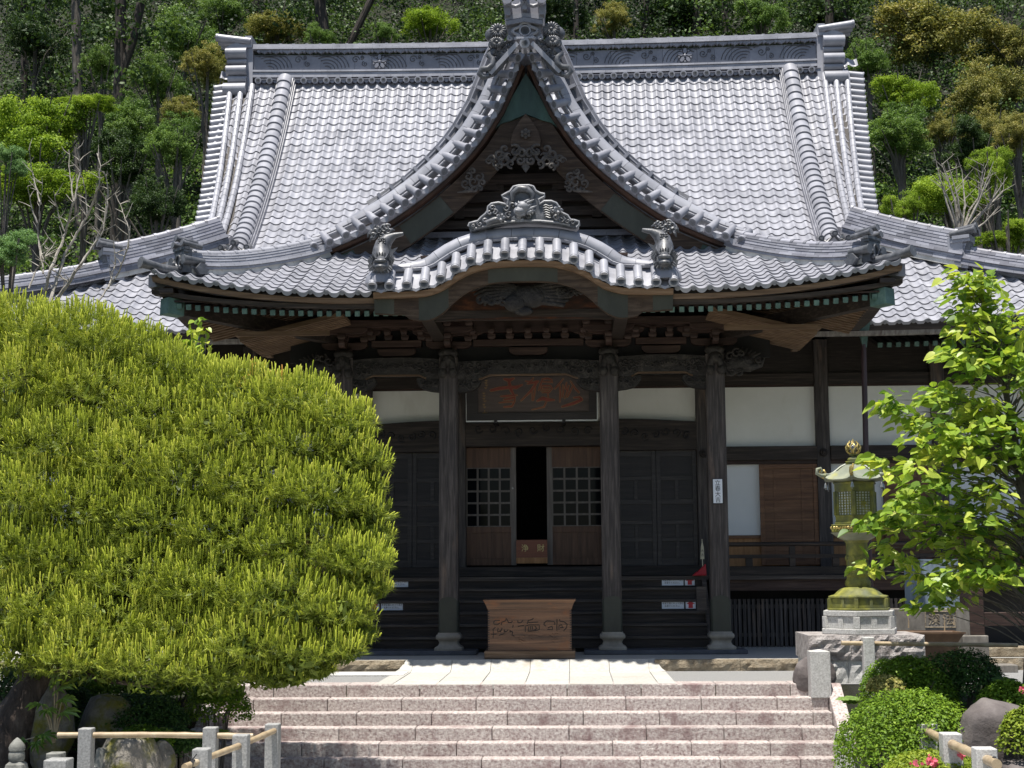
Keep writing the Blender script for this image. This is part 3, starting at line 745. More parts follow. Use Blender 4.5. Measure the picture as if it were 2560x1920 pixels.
# body below the tiles
mb = MB()
for i in range(8):
    t0, t1 = max(3.6*i/8, .10), 3.6*(i+1)/8
    for xa, xb in [(-1, -.86), (-.86, -.72), (-.72, -.40), (.40, .72), (.72, .86), (.86, 1)]:
        def q(f, t, d):
            lim = PXE-t
            if abs(f) == 1: x = f*lim
            elif abs(f) == .40: x = math.copysign(min(KW, lim), f)
            elif abs(f) == .72: x = math.copysign(min(4.0, lim-.04), f)
            else: x = math.copysign((min(4.0, lim-.04)+lim)/2, f)
            p = S_porch(x, t); return p-V(0, 0, d)
        mb.hexa([q(xa, t0, .2), q(xb, t0, .2), q(xb, t1, .2), q(xa, t1, .2), q(xa, t0, .06), q(xb, t0, .06), q(xb, t1, .06), q(xa, t1, .06)], .5)
mb.build('roof_body', M['dark'], porch)
# eave boards in two steps
for nm, mt, y0, z0, z1 in (('upper_eave_board', 'brown_x', -2.735, .0, -.083), ('lower_eave_board', 'dark_x', -2.66, -.085, -.155)):
    mb = MB()
    for sg in (-1, 1):
        fr = []
        for x in np.linspace(sg*(KW-.06), sg*(PXE-.02), 16):
            p = S_porch(x, 0); r_ = rise_porch(x, 0); fr.append((V(p.x, y0, p.z-.06-(r_*.30 if nm[0] == 'l' else 0)), V(0, 1, 0), V(0, 0, 1)))
        mb.sweep(fr, [(0, z0), (.25, z0), (.25, z1), (.02, z1)], .6); mb.cut()
    for sg in (-1, 1):  # short return along the side eaves
        fr = []
        for f in np.linspace(0, 1, 8):
            p = S_porch(sg*PXE, 0); dz = rise_porch(PXE, 0)*(1-(1-f)**2.3)
            off = .08 if nm[0] == 'u' else .15
            fr.append((V(p.x-sg*off, -2.72+f*3.0, p.z-.06-dz-(.13 if nm[0] == 'l' else 0)*(1-f)), V(-sg, 0, 0), V(0, 0, 1)))
        mb.sweep(fr, [(0, z0), (.25, z0), (.25, z1), (.02, z1)], .6); mb.cut()
    mb.build(nm, M[mt], porch)
# slopes of the gable roof and the side eaves of the porch
full = GPATH + [V(-4.6, GY, 7.10), V(-5.3, GY, 6.86), V(-PXE, GY, 6.62)]
def hit_main(z):
    t = 0
    while zr(t) < z and t < RT: t += .05
    return EY+t+.25
mb = MB()
for sg in (-1, 1):
    for a, b in zip(full, full[1:]):
        def ys(p): return (GY+.30 if p.x > -3.95 else PY+(PXE-abs(p.x))+.03)
        xa, xb = sg*a.x*-1, sg*b.x*-1
        ya0, yb0 = ys(a), ys(b); ya1, yb1 = hit_main(a.z), hit_main(b.z)
        if yb1 < yb0: yb1 = yb0+.3
        for k in range(6):
            f0, f1 = k/6, (k+1)/6
            A = [V(xa, ya0+(ya1-ya0)*f0, a.z), V(xa, ya0+(ya1-ya0)*f1, a.z), V(xb, yb0+(yb1-yb0)*f1, b.z), V(xb, yb0+(yb1-yb0)*f0, b.z)]
            mb.hexa([p-V(0, 0, .18) for p in A]+[p+V(0, 0, .03) for p in A])
mb.build('gable_slope', M['tile2'], porch)

# ---- gable verge --------------------------------------------------------
def path_frames(path, sg):
    """frames (P, N outward normal in the XZ plane, Y axis)"""
    pts = [V(p.x*sg*-1 if sg > 0 else p.x, p.y, p.z) for p in path]; fr = []
    for i, p in enumerate(pts):
        t = (pts[min(i+1, len(pts)-1)]-pts[max(i-1, 0)]).normalized()
        n = V(-t.z, 0, t.x) if sg < 0 else V(t.z, 0, -t.x)
        if n.z < 0: n = -n
        fr.append((p, n, V(0, 1, 0), t))
    return fr
def piece_sweep(mb, fr, prof_fn, seg, gap=.003):
    """sweep cut in pieces about seg long, each its own shade"""
    pts = [f[0] for f in fr]; d = [0]
    for a, b in zip(pts, pts[1:]): d.append(d[-1]+(b-a).length)
    n = max(1, int(round(d[-1]/seg)))
    def sample(s):
        s = min(max(s, 0), d[-1]); j = max(0, min(np.searchsorted(d, s)-1, len(d)-2)); f = (s-d[j])/(d[j+1]-d[j])
        A, B = fr[j], fr[j+1]; return (A[0].lerp(B[0], f), A[1].lerp(B[1], f).normalized(), A[2]), s/d[-1]
    for i in range(n):
        s0, s1 = d[-1]*i/n+gap, d[-1]*(i+1)/n-gap; F = []; var = random.random(); sm = (s0+s1)/2
        for s in (s0, sm, s1):
            f, u = sample(s); F.append((f, prof_fn(u)))
        vs_ = []; m = len(F[0][1])
        for (P, A, B), pr in F: vs_ += [P+A*a+B*b for a, b in pr]
        fs = [(j*m+k, j*m+(k+1) % m, (j+1)*m+(k+1) % m, (j+1)*m+k) for j in range(2) for k in range(m)]+[tuple(range(m))[::-1], tuple(range(2*m, 3*m))]
        mb.add(vs_, fs, var)
def disc_mark(mbg, mbt, c, axis, r, up=(0, 0, 1)):
    up = Vector(up); U = axis.cross(up).normalized(); W = U.cross(axis)
    if U.x < 0: U = -U
    mbg.cyl(c+axis*-.001, c-axis*.004, r*.72, r*.70, 14)
    k = r/.082; mbt.add([c-axis*.006+U*(v[0]*k)+W*(v[1]*k) for v in crest_v], crest_f, .85)
def gable_verge(sg):
    r = thing('gable_verge', None, None); r.parent = hall
    fr = path_frames(GPATH, sg); mb, mbg, mbt = MB(), MB(), MB()
    for i, (p, n, y, t) in enumerate(fr):
        if i == 0: continue
        ax = (V(0, .80, 0)+V(sg*.50, 0, 0)+V(0, 0, .30)).normalized(); ax = (V(0, .66, 0)+n*.52+V(sg*.32, 0, .1)).normalized()
        f = p-V(0, .15, 0)
        mb.cyl(f, f+ax*.36, .075, .075, 14); mb.cyl(f-ax*.012, f+ax*.05, .084, .084, 16); disc_mark(mbg, mbt, f-ax*.012, ax, .084)
    mb.build('verge_rolls', M['tile2'], r, True, angle=40); mbg.build('end_face', M['face'], r); mbt.build('end_emblem', M['disc'], r)
    mb = MB()
    piece_sweep(mb, fr[1:], lambda u: [(-.045, -.06), (-.015, -.065), (.03, .22), (.01, .25), (-.06, .2)], .23)
    piece_sweep(mb, fr[1:], lambda u: [(-.005, -.015), (.025, -.02), (.07, .24), (.04, .25)], .23)
    for (p, n, y, t), (p2, n2, y2, t2) in zip(fr[1:], fr[2:]):
        c = (p+p2)/2-V(0, .075, 0); L = (p2-p).length/2*.62
        mb.prism([(-L*.95, -.02), (-L*.55, -.065), (-L*.2, -.078), (0, -.10), (L*.2, -.078), (L*.55, -.065), (L*.95, -.02), (L*.95, .0), (-L*.95, .0)], c, t, n, V(0, .02, 0), .3)
    mb.build('verge_pan_tiles', M['tile'], r, True, angle=25)
    mb = MB()
    def wid(u): return 1.0 if u < .78 else max(.42, 1-(u-.78)*2.6)
    piece_sweep(mb, fr, lambda u: [(.145, -.01), (.175, -.03), (.195, -.01), (.19, .3), (.145, .3)], .24)
    piece_sweep(mb, fr, lambda u: [(.197, .015), (.197+.03*wid(u), -.015), (.197+.09*wid(u), .0), (.197+.16*wid(u), .05), (.197+.21*wid(u), .12), (.197+.23*wid(u), .22), (.197, .32)], .36)
    mb.build('verge_cover_band', M['tile'], r, True, angle=50)
    mb = MB()
    fr2 = fr[0:15]
    piece_sweep(mb, fr2, lambda u: [(.30, .22), (.58, .42), (.30, .6)], .5); mb.build('verge_shade_strip', M['groove'], r)  # dark strip painting the shade between cover band and upper ridge
    mb = MB()
    for i in range(1, 14):
        p, n, y, t = fr[i]; mb.obox(p+n*.49+V(0, .34, 0), t*.03, n*.075, V(0, .06, 0))
    piece_sweep(mb, fr2, lambda u: [(.55-.12*u, .38), (.62-.14*u, .35), (.645-.15*u, .36), (.645-.15*u, .6), (.55-.12*u, .6)], .3)
    piece_sweep(mb, fr2, lambda u: [(.648-.15*u, .40), (.705-.17*u, .39), (.725-.18*u, .42), (.725-.18*u, .62), (.648-.15*u, .62)], .3)
    mb.build('upper_verge_ridge', M['tile2'], r, True, angle=40)
    # timber below the tiles
    mb = MB(); mb.sweep([(p, n, y) for p, n, y, t in fr[1:]], [(-.07, .10), (-.07, .5), (-.13, .5), (-.13, .12)], .5); mb.build('eave_lath', M['lath'], r)
    mb = MB(); F2 = []
    for i, (p, n, y, t) in enumerate(fr):
        k = min(1, i/4); F2.append((p, n, y, k))
    vs_ = []
    prof_b = [(-.17, .24), (-.17, .36), (-.60, .36), (-.60, .29)]
    for p, n, y, k in F2:
        for a, b in prof_b:
            q = p+n*a+y*b
            if (q.x*sg) < .02: q.x = sg*.02
            vs_.append(q)
    m = 4; L = len(F2)
    mb.add(vs_, [(j*m+c, j*m+(c+1) % m, (j+1)*m+(c+1) % m, (j+1)*m+c) for j in range(L-1) for c in range(m)]+[(3, 2, 1, 0), tuple(range((L-1)*m, L*m))], .5)
    mb.build('bargeboard', M['barge'], r)
    mb = MB()
    mb.sweep([(p, n, y) for p, n, y, t in fr[10:14]], [(-.20, .230), (-.20, .236), (-.585, .272), (-.585, .266)], .5); mb.build('copper_patch', M['copper'], r)
    mb = MB()
    mb.sweep([(p, n, y) for p, n, y, t in fr[16:19]], [(-.20, .230), (-.20, .236), (-.585, .272), (-.585, .266)], .5); mb.build('foot_cover', M['greensheet'], r)
    return fr
gfl = gable_verge(-1); gfr = gable_verge(1)

# ---- gable wall and its carving ------------------------------------------
gw = thing('gable_front', None, None); gw.parent = hall
mb = MB(); poly = [(p.x, p.z-.2) for p in GPATH[::-1]] + [(-p.x, p.z-.2) for p in GPATH[1:]]
zlow = min(z for x, z in poly); poly = [(-4.0, 7.5)]+[q for q in poly]+[(4.0, 7.5)]
mb.prism(poly, (0, WY, 0), V(1, 0, 0), V(0, 0, 1), V(0, .1, 0), .4); mb.build('wall', M['dark_x'], gw)
mb = MB()
def gz(px, py, Y=WY-.1): return at(px, py, Y)
for (y0, y1, w, d) in [(480, 505, 1.9, .16), (518, 540, 2.6, .12), (552, 572, 3.1, .18)]:
    z0, z1 = gz(1312, y1).z, gz(1312, y0).z; mb.box(-w, w, WY-d, WY-.005, z0, z1); mb.cut()
z0, z1 = gz(1312, 462).z, gz(1312, 438).z; mb.box(-1.25, 1.25, WY-.22, WY-.005, z0, z1); mb.cut()
for x in (-1.3, 1.3, -.55, .55): mb.box(x-.09, x+.09, WY-.14, WY-.006, gz(1312, 545).z, gz(1312, 455).z); mb.cut()
for sg in (-1, 1):
    mb.prism([(0, 0), (.5, .03), (.75, .16), (.72, .3), (.4, .24), (.1, .28)], (sg*.55, WY-.2, gz(1312, 478).z), V(sg, 0, 0), V(0, 0, 1), V(0, .18, 0)); mb.cut()
mb.build('gable_beam', M['dark_x'], gw)
# copper covered peak
pk = at(480+1915*.434, 425*.434, -.22); tri = []
mb = MB()
a = [V(0, -.30, APEX.z-.38), V(-.62, -.30, at(480+1760*.434, 745*.434, -.3).z), V(-.46, -.30, at(480+1800*.434, 705*.434, -.3).z),
     V(-.30, -.30, at(480+1845*.434, 690*.434, -.3).z), V(0, -.30, at(480+1918*.434, 650*.434, -.3).z)]
ml = a + [V(-p.x, p.y, p.z) for p in a[::-1][1:-1]]
mb.prism([(p.x, p.z) for p in ml], (0, -.235, 0), V(1, 0, 0), V(0, 0, 1), V(0, .05, 0), .5); mb.build('copper_peak', M['greensheet'], gw)
# pendant
pend = thing('gable_pendant', None, None); pend.parent = hall
def gp(cx, cy, Y=-.36): return at(480+cx*.434, cy*.434, Y)
c0 = gp(1922, 755); S_ = .434*25.7/3600
mb = MB(); poly = [(0, 108), (45, 50), (75, -5), (88, -60), (82, -95), (48, -104), (0, -112)]
poly = poly+[(-u, w) for u, w in poly[::-1][1:-1]]
mb.prism([(u*S_, w*S_) for u, w in poly], c0, V(1, 0, 0), V(0, 0, 1), V(0, .07, 0), .5); mb.build('pendant_board', M['barge'], pend)
mb = MB(); c1 = gp(1922, 770, -.40)
for k in range(6):
    an = k*PI/3+PI/6; mb.ball(c1+V(.065*math.cos(an), 0, .065*math.sin(an)), (.036, .03, .036), 8, 5)
mb.ball(c1-V(0, .02, 0), (.04, .05, .04), 8, 5); mb.build('pendant_flower', M['carve2'], pend, True)
def swirl(mb, c, r, a0, sg=1, turns=1.15, rad=.03, n=14, Y=None):
    pts = [c+V(r*(1-.8*k/n)*math.cos(a0+sg*turns*2*PI*k/n), -.02*k/n, r*(1-.8*k/n)*math.sin(a0+sg*turns*2*PI*k/n)) for k in range(n+1)]
    mb.tube(pts, [rad*(.55+.6*math.sin(PI*min(1, .15+k/n))) for k in range(n+1)], 6)
mb = MB()
for sg in (-1, 1):
    for (dx, dy, r, a0) in [(25, 885, 34, 0), (62, 870, 40, 1.0), (95, 900, 42, 2.0), (125, 930, 40, .5), (150, 890, 36, 3.2), (120, 860, 30, 4.0), (175, 940, 30, 1.2), (30, 925, 26, 2.5), (85, 945, 26, 4.4), (150, 960, 24, 5.0), (195, 915, 22, 0)]:
        swirl(mb, gp(1922+sg*dx, dy), r*S_, a0 if sg > 0 else PI-a0, sg, rad=.026)
    for (dx, dy, r, a0) in [(215, 925, 20, 0)]: swirl(mb, gp(1922+sg*dx, dy), r*S_, a0, sg, rad=.018)
mb.prism([(u*S_, w*S_) for u, w in [(0, -35), (24, 0), (0, 35), (-24, 0)]], gp(1922, 960), V(1, 0, 0), V(0, 0, 1), V(0, .05, 0))
mb.prism([(u*S_, w*S_) for u, w in [(-90, 30), (90, 30), (60, -20), (0, -48), (-60, -20)]], gp(1922, 900, -.31), V(1, 0, 0), V(0, 0, 1), V(0, .04, 0))
mb.build('pendant_scrollwork', M['carve2'], pend, True)
for sg in (-1, 1):
    mb = MB(); c = at(1312+sg*128, 455, -.30)
    for (dx, dz, r, a0) in [(0, 0, .11, 0), (.10, .10, .08, 2), (-.10, .09, .085, 1), (.02, .2, .06, 3), (-.16, -.02, .075, 4), (.15, -.03, .08, 5), (.0, -.13, .07, 1), (.12, -.14, .05, 2), (-.12, -.13, .05, 3)]:
        swirl(mb, c+V(dx*sg, 0, dz), r, a0, sg, rad=.022)
    mb.tube([c+V(-sg*d*-1, 0, -.16-.1*d) for d in (0, .1, .2, .3)], [.035, .03, .022, .01], 6)
    mb.build('side_scrollwork', M['carve2'], pend, True)

# flashing where the porch tiles meet the gable wall
mb = MB(); zf = S_porch(0, WY-PY).z
noshi(mb, [V(-2.6, WY-.08, zf-.01), V(2.6, WY-.08, zf-.01)], [(.07, .07), (.05, .05)], .45); mb.build('wall_flashing', M['tile2'], porch)

# ---- corner ridges of the porch ------------------------------------------
def corner(sg):
    r = thing('corner_ridge', None, None); r.parent = hall; mb = MB(); pts = []
    for s in np.linspace(2.55, .50, 14): pts.append(S_porch(sg*(PXE-s), s) + V(0, 0, .035+.06*max(0, 1.4-s)**2))
    pts[0] = pts[0]+V(0, 0, .02)
    noshi(mb, pts, [(.05, .17), (.045, .19), (.05, .13), (.05, .125), (.045, .12), (.04, .115)], .28, cap=(.095, .06))
    mb.build('ridge_courses', M['tile3'] if sg > 0 else M['tile'], r)
    mb = MB(); noshi(mb, [p-V(0, 0, .10) for p in pts], [(.10, .15)], .9); mb.build('mortar_bed', M['plaster'], r)
    mb = MB(); e = pts[-1]; d = V(sg, -1, 0).normalized(); sd = V(-d.y, d.x, 0)
    mb.obox(e+d*.06+V(0, 0, .12), d*.08, sd*.15, V(0, 0, .20), .4)
    for (o, h, l) in [(-.15, .38, .20), (0, .47, .24), (.15, .38, .20)]:
        c = e+sd*o+V(0, 0, h); mb.cyl(c-d*.20, c+d*l*.8+V(0, 0, .03), .046, .05, 12); mb.cyl(c+d*l*.8+V(0, 0, .03), c+d*(l*.8+.025)+V(0, 0, .034), .06, .06, 12)
    for (o, h) in [(-.20, .12), (.20, .12)]:
        c = e+sd*o+V(0, 0, h); mb.cyl(c-d*.22, c+d*.16+V(0, 0, .0), .06, .075, 12); mb.cyl(c+d*.16, c+d*.185, .085, .085, 12)
    mb.obox(e+d*.10+V(0, 0, .33), d*.05, sd*.2, V(0, 0, .025)); mb.obox(e+d*.09+V(0, 0, .28), d*.05, sd*.18, V(0, 0, .02))
    c = e+d*.16+V(0, 0, .12); U = sd
    ring = [c+U*(.075*math.cos(a))+V(0, 0, .095*math.sin(a)) for a in np.linspace(0, 2*PI, 17)]; mb.tube(ring, .018, 6)
    for k in range(5): 
        a = -PI/2+(k-2)*.7; q = c+U*(.13*math.cos(a))+V(0, 0, .15*math.sin(a)); mb.ball(q, .04, 7, 5)
    for s2 in (-1, 1):
        mb.prism([(0, -.02), (.08, -.12), (.20, -.10), (.25, -.02), (.16, .02), (.22, .06), (.09, .08)], e+sd*s2*.2-d*.02, -d, V(0, 0, 1), sd*s2*.10)
    mb.build('corner_ornament', M['ornament'], r, True, angle=40)
    # upturned corner tile
    mb = MB(); t0 = S_porch(sg*(PXE-.42), .42)+V(0, 0, .04); t1 = S_porch(sg*PXE, 0)+d*.12+V(0, 0, .13)
    pts2 = [t0, t0.lerp(t1, .5)-V(0, 0, .02), t1]; mb.tube(pts2, [.075, .078, .085], 12); dd = (pts2[2]-pts2[1]).normalized(); mb.cyl(t1-dd*.01, t1+dd*.03, .098, .098, 14)
    mb.build('corner_tip_tile', M['ornament'], r, True, angle=40)
    mb = MB(); q = S_porch(sg*PXE, 0)
    p0, p1 = V(sg*3.5, .15, 6.0), V(sg*5.80, -2.36, q.z-.56); mb.bar(p0, p1, .20, .24); o = mb.build('corner_beam', M['dark_x'], hall)
    mb = MB(); dd = (p1-p0).normalized(); mb.bar(p1-dd*.02, p1+dd*.30, .25, .28); mb.build('beam_end_cover', M['green'], o, bevel=.01)
corner(-1); corner(1)

# ---- rafters ---------------------------------------------------------------
for sg in (-1, 1):
    for k in range(27):
        x = sg*(1.66+k*.1575); rafter(x, -2.55, 5.985+rise_porch(x, 0)*.52, 2.7, M['red_x'], .083, .092, .30)
for sg in (-1, 1):
    mb = MB()
    for k in range(16):                       # side rafters seen under the corners
        y = -2.18+k*.155; z = 6.02+rise_porch(PXE, 0)*.45*max(0, 1-k/16)
        xi = max(3.7, PXE-(y-PY)+.12); mb.bar(V(sg*5.85, y, z-.02), V(sg*xi, y, z-.02+.25*(5.85-xi)), .075, .085, var=random.random())
    mb.build('side_rafters', M['brown_x'], porch)
    mb = MB()
    for k in range(13):                       # lower tier
        y = -1.35+k*.15; mb.bar(V(sg*5.0, y, 5.76), V(sg*3.2, y, 6.20), .07, .08, var=random.random())
    mb.build('lower_rafters', M['brown_x'], porch)
    mb = MB(); mb.bar(V(sg*5.0, -1.5, 5.84), V(sg*5.0, 1.2, 5.84), .12, .06); mb.cut(); mb.bar(V(sg*5.0, -1.5, 5.84), V(sg*3.4, -1.5, 5.84), .06, .08)
    mb.build('rafter_plate', M['brown_x'], porch)
mb = MB()
mb.hexa([V(-6.0, -2.6, 6.08), V(6.0, -2.6, 6.08), V(6.0, 3.0, 7.2), V(-6.0, 3.0, 7.2), V(-6.0, -2.6, 6.11), V(6.0, -2.6, 6.11), V(6.0, 3.0, 7.23), V(-6.0, 3.0, 7.23)], .5)
mb.v = [(x, y, z) for x, y, z in mb.v]
# leave the middle open for the arched front
mb = MB()
for sg in (-1, 1):
    A = [V(sg*1.75, -2.58, 6.085), V(sg*5.95, -2.58, 6.22), V(sg*5.95, 3.0, 7.32), V(sg*1.75, 3.0, 7.22)]
    if sg < 0: A = [A[1], A[0], A[3], A[2]]
    mb.hexa(A+[p+V(0, 0, .03) for p in A], .5); mb.cut()
mb.box(-1.75, 1.75, -2.2, 3.0, 7.0, 7.03, .5)
mb.build('soffit_boards', M['red_x'], porch)

# ---- karahafu: the undulating eave -----------------------------------------
kh = thing('arched_eave', None, None); kh.parent = hall
xs = np.linspace(-KW, KW, 61); kpts = [V(x, KY, kz(x)) for x in xs]
kz_s = [kpts[0].z]+[(kpts[max(i-1, 0)].z+2*kpts[i].z+kpts[min(i+1, 60)].z)/4 for i in range(1, 60)]+[kpts[60].z]
for p, z in zip(kpts, kz_s): p.z = z
kfr = []
for i, p in enumerate(kpts):
    t = (kpts[min(i+1, 60)]-kpts[max(i-1, 0)]).normalized(); kfr.append((p, V(-t.z, 0, t.x), V(0, 1, 0), t))
d = [0]
for a, b in zip(kpts, kpts[1:]): d.append(d[-1]+(b-a).length)
NK = 19; mb, mbg, mbt, mp = MB(), MB(), MB(), MB()
RUN = V(0, .70, .71)
cs = []
for i in range(NK):
    s = d[-1]*i/(NK-1); x = float(np.interp(s, d, [p.x for p in kpts])); z = float(np.interp(s, d, [p.z for p in kpts])); cs.append(V(x, KY, z))
for i, c in enumerate(cs):
    ax = (RUN + V(.0, 0, 0)).normalized(); f = c-V(0, .055, 0)
    mb.cyl(f, f+ax*.40, .074, .074, 16); mb.cyl(f-V(0, .012, 0), f+V(0, .05, .012), .084, .084, 18); disc_mark(mbg, mbt, f-V(0, .012, 0), V(0, 1, 0), .084)
mb.build('eave_rolls', M['tile'], kh, True, angle=40); mbg.build('end_face', M['face'], kh); mbt.build('end_emblem', M['disc'], kh)
for a, b in zip(cs, cs[1:]):
    t = (b-a).normalized(); n = V(-t.z, 0, t.x); m_ = (a+b)/2; L = (b-a).length/2
    for k, (yy_, zz_) in enumerate([(-.01, -.04), (.085, .05), (.18, .14), (.27, .225)]):
        arc = [(L*u, -.035*math.cos(PI*u/2)) for u in np.linspace(-.95, .95, 9)]
        vs_ = [m_+V(0, yy_, zz_)+t*u+n*w for u, w in arc]; v2 = [p+V(0, .125, .12) for p in vs_]; v3 = [p-n*.022 for p in vs_]; v4 = [p-n*.022 for p in v2]
        nn = len(vs_); var = random.random()
        mp.add(vs_+v2+v3+v4, [(i, i+1, nn+i+1, nn+i) for i in range(nn-1)]+[(2*nn+i, 2*nn+i+1, i+1, i) for i in range(nn-1)], var)
    L = L*.56; mp.prism([(-L*.9, -.045), (-L*.6, -.078), (-L*.25, -.092), (0, -.102), (L*.25, -.092), (L*.6, -.078), (L*.9, -.045), (L*.9, -.03), (0, -.055), (-L*.9, -.03)], m_+V(0, -.02, -.01), t, n, V(0, .02, 0), .2)
mp.build('eave_pan_tiles', M['tile'], kh, True, angle=40)
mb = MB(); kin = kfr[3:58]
mb.sweep([(p, n, y) for p, n, y, t in kin], [(.20, .44), (.36, .54), (.36, .60), (.20, .60)], .2); mb.build('eave_shade_strip', M['groove'], kh)  # solid dark strip stands in for the shade behind the rolls
mb = MB()
piece_sweep(mb, kin, lambda u: [(.315, .33), (.353, .31), (.368, .33), (.368, .56), (.315, .56)], .30)
def kw_(u): return .35+.65*min(1, min(u, 1-u)*4.5)**.7
piece_sweep(mb, kin, lambda u: [(.370, .36), (.370+.02*kw_(u), .345), (.370+.11*kw_(u), .36), (.370+.17*kw_(u), .41), (.370+.20*kw_(u), .49), (.370, .64)], .36)
mb.build('cover_band', M['tile'], kh, True, angle=50)
# vault behind the arched front
mb = MB()
for a, b in zip(kfr, kfr[1:]):
    p, n = a[0], a[1]; q, n2 = b[0], b[1]; A = [p+n*.2+V(0, .30, 0), q+n2*.2+V(0, .30, 0), q+n2*.2+V(0, 2.8, .55), p+n*.2+V(0, 2.8, .55)]
    mb.hexa([x_-V(0, 0, .1) for x_ in A]+A)
mb.build('vault_roof', M['tile2'], kh)
# curved bargeboard with copper sheets
mb = MB(); F = [(p, V(0, 0, 1), y) for p, n, y, t in kfr]
def low(x): 
    return -.40 - .16*math.exp(-((abs(x)-1.55)/.45)**2)
vs_ = []
for p, n, y, t in kfr:
    zb_ = p.z+low(p.x); zb_ = max(zb_, kz(KW)-.42) if abs(p.x) > 1.9 else zb_
    for (zz, yy_) in [(p.z-.10, .20), (p.z-.10, .30), (zb_, .34), (zb_, .26)]: vs_.append(V(p.x, KY+yy_, zz))
L = len(kfr); mb.add(vs_, [(j*4+c, j*4+(c+1) % 4, (j+1)*4+(c+1) % 4, (j+1)*4+c) for j in range(L-1) for c in range(4)]+[(3, 2, 1, 0), tuple(range((L-1)*4, L*4))], .5)
mb.build('bargeboard', M['barge'], kh)
mb = MB(); mb.sweep([(p, V(0, 0, 1), y) for p, n, y, t in kfr], [(-.085, .05), (-.085, .22), (-.165, .22), (-.165, .09)], .8); mb.build('eave_lath', M['brown_x'], kh)
mb = MB()
def patch(x0, x1):
    sel = [f for f in kfr if x0 <= f[0].x <= x1]; vs_ = []
    for p, n, y, t in sel:
        zb_ = p.z+low(p.x)+.012
        for (zz, yy_) in [(p.z-.17, .210), (p.z-.17, .216), (zb_, .262), (zb_, .254)]: vs_.append(V(p.x, KY+yy_-.004, zz))
    L = len(sel); mb.add(vs_, [(j*4+c, j*4+(c+1) % 4, (j+1)*4+(c+1) % 4, (j+1)*4+c) for j in range(L-1) for c in range(4)]+[(3, 2, 1, 0), tuple(range((L-1)*4, L*4))], .5)

for a_, b_ in ((-.60, .60), (-1.75, -1.15), (1.15, 1.75), (-2.45, -2.05), (2.05, 2.45)): patch(a_, b_); mb.cut()
mb.build('copper_patch', M['copper'], kh)
# recess: orange board, carved bird, beam
mb = MB(); mb.prism([(-1.9, 5.95), (1.9, 5.95), (1.9, 6.3), (1.0, 6.62), (0, 6.72), (-1.0, 6.62), (-1.9, 6.3)], (0, -2.05, 0), V(1, 0, 0), V(0, 0, 1), V(0, .06, 0)); mb.build('recess_board', M['orange2'], kh)
mb = MB(); c = at(1312, 728, -2.45)
def feather(pts, r0, r1, sq=.5):
    P = [c+V(x, -.04*math.sin(i*1.3), z) for i, (x, z) in enumerate(pts)]; n = len(P)
    mb.tube(P, [r0+(r1-r0)*i/(n-1) for i in range(n)], 8, True, None, (1, 1))
for k in range(6): feather([(-.05, .02-.02*k), (-.30, .10-.035*k), (-.55, .13-.05*k), (-.82+.05*k, .07-.05*k)], .055, .018)
for k in range(7): feather([(.05, .02-.025*k), (.30, .08-.04*k), (.55, .13-.055*k), (.86-.05*k, .10-.045*k)], .055, .015)
mb.ball(c+V(.05, -.02, -.08), (.28, .10, .16), 12, 8); mb.ball(c+V(-.14, -.06, -.17), (.16, .09, .12), 10, 7); mb.ball(c+V(-.02, -.07, -.28), (.14, .05, .06), 10, 6)
mb.tube([c+V(-.05, -.06, -.1), c+V(-.22, -.08, -.18), c+V(-.30, -.09, -.14)], [.06, .05, .02], 8)
for k in range(5): swirl(mb, c+V(-.62+.08*k, -.03, -.12+.02*(k % 2)), .07, k, 1, rad=.025); swirl(mb, c+V(.5+.07*k, -.03, -.03+.02*(k % 2)), .06, k, -1, rad=.022)
mb.v = [((x-c.x)*1.18+c.x, y, (z-c.z)*1.25+c.z) for x, y, z in mb.v]; mb.build('bird_carving', M['carve'], kh, True, angle=60)

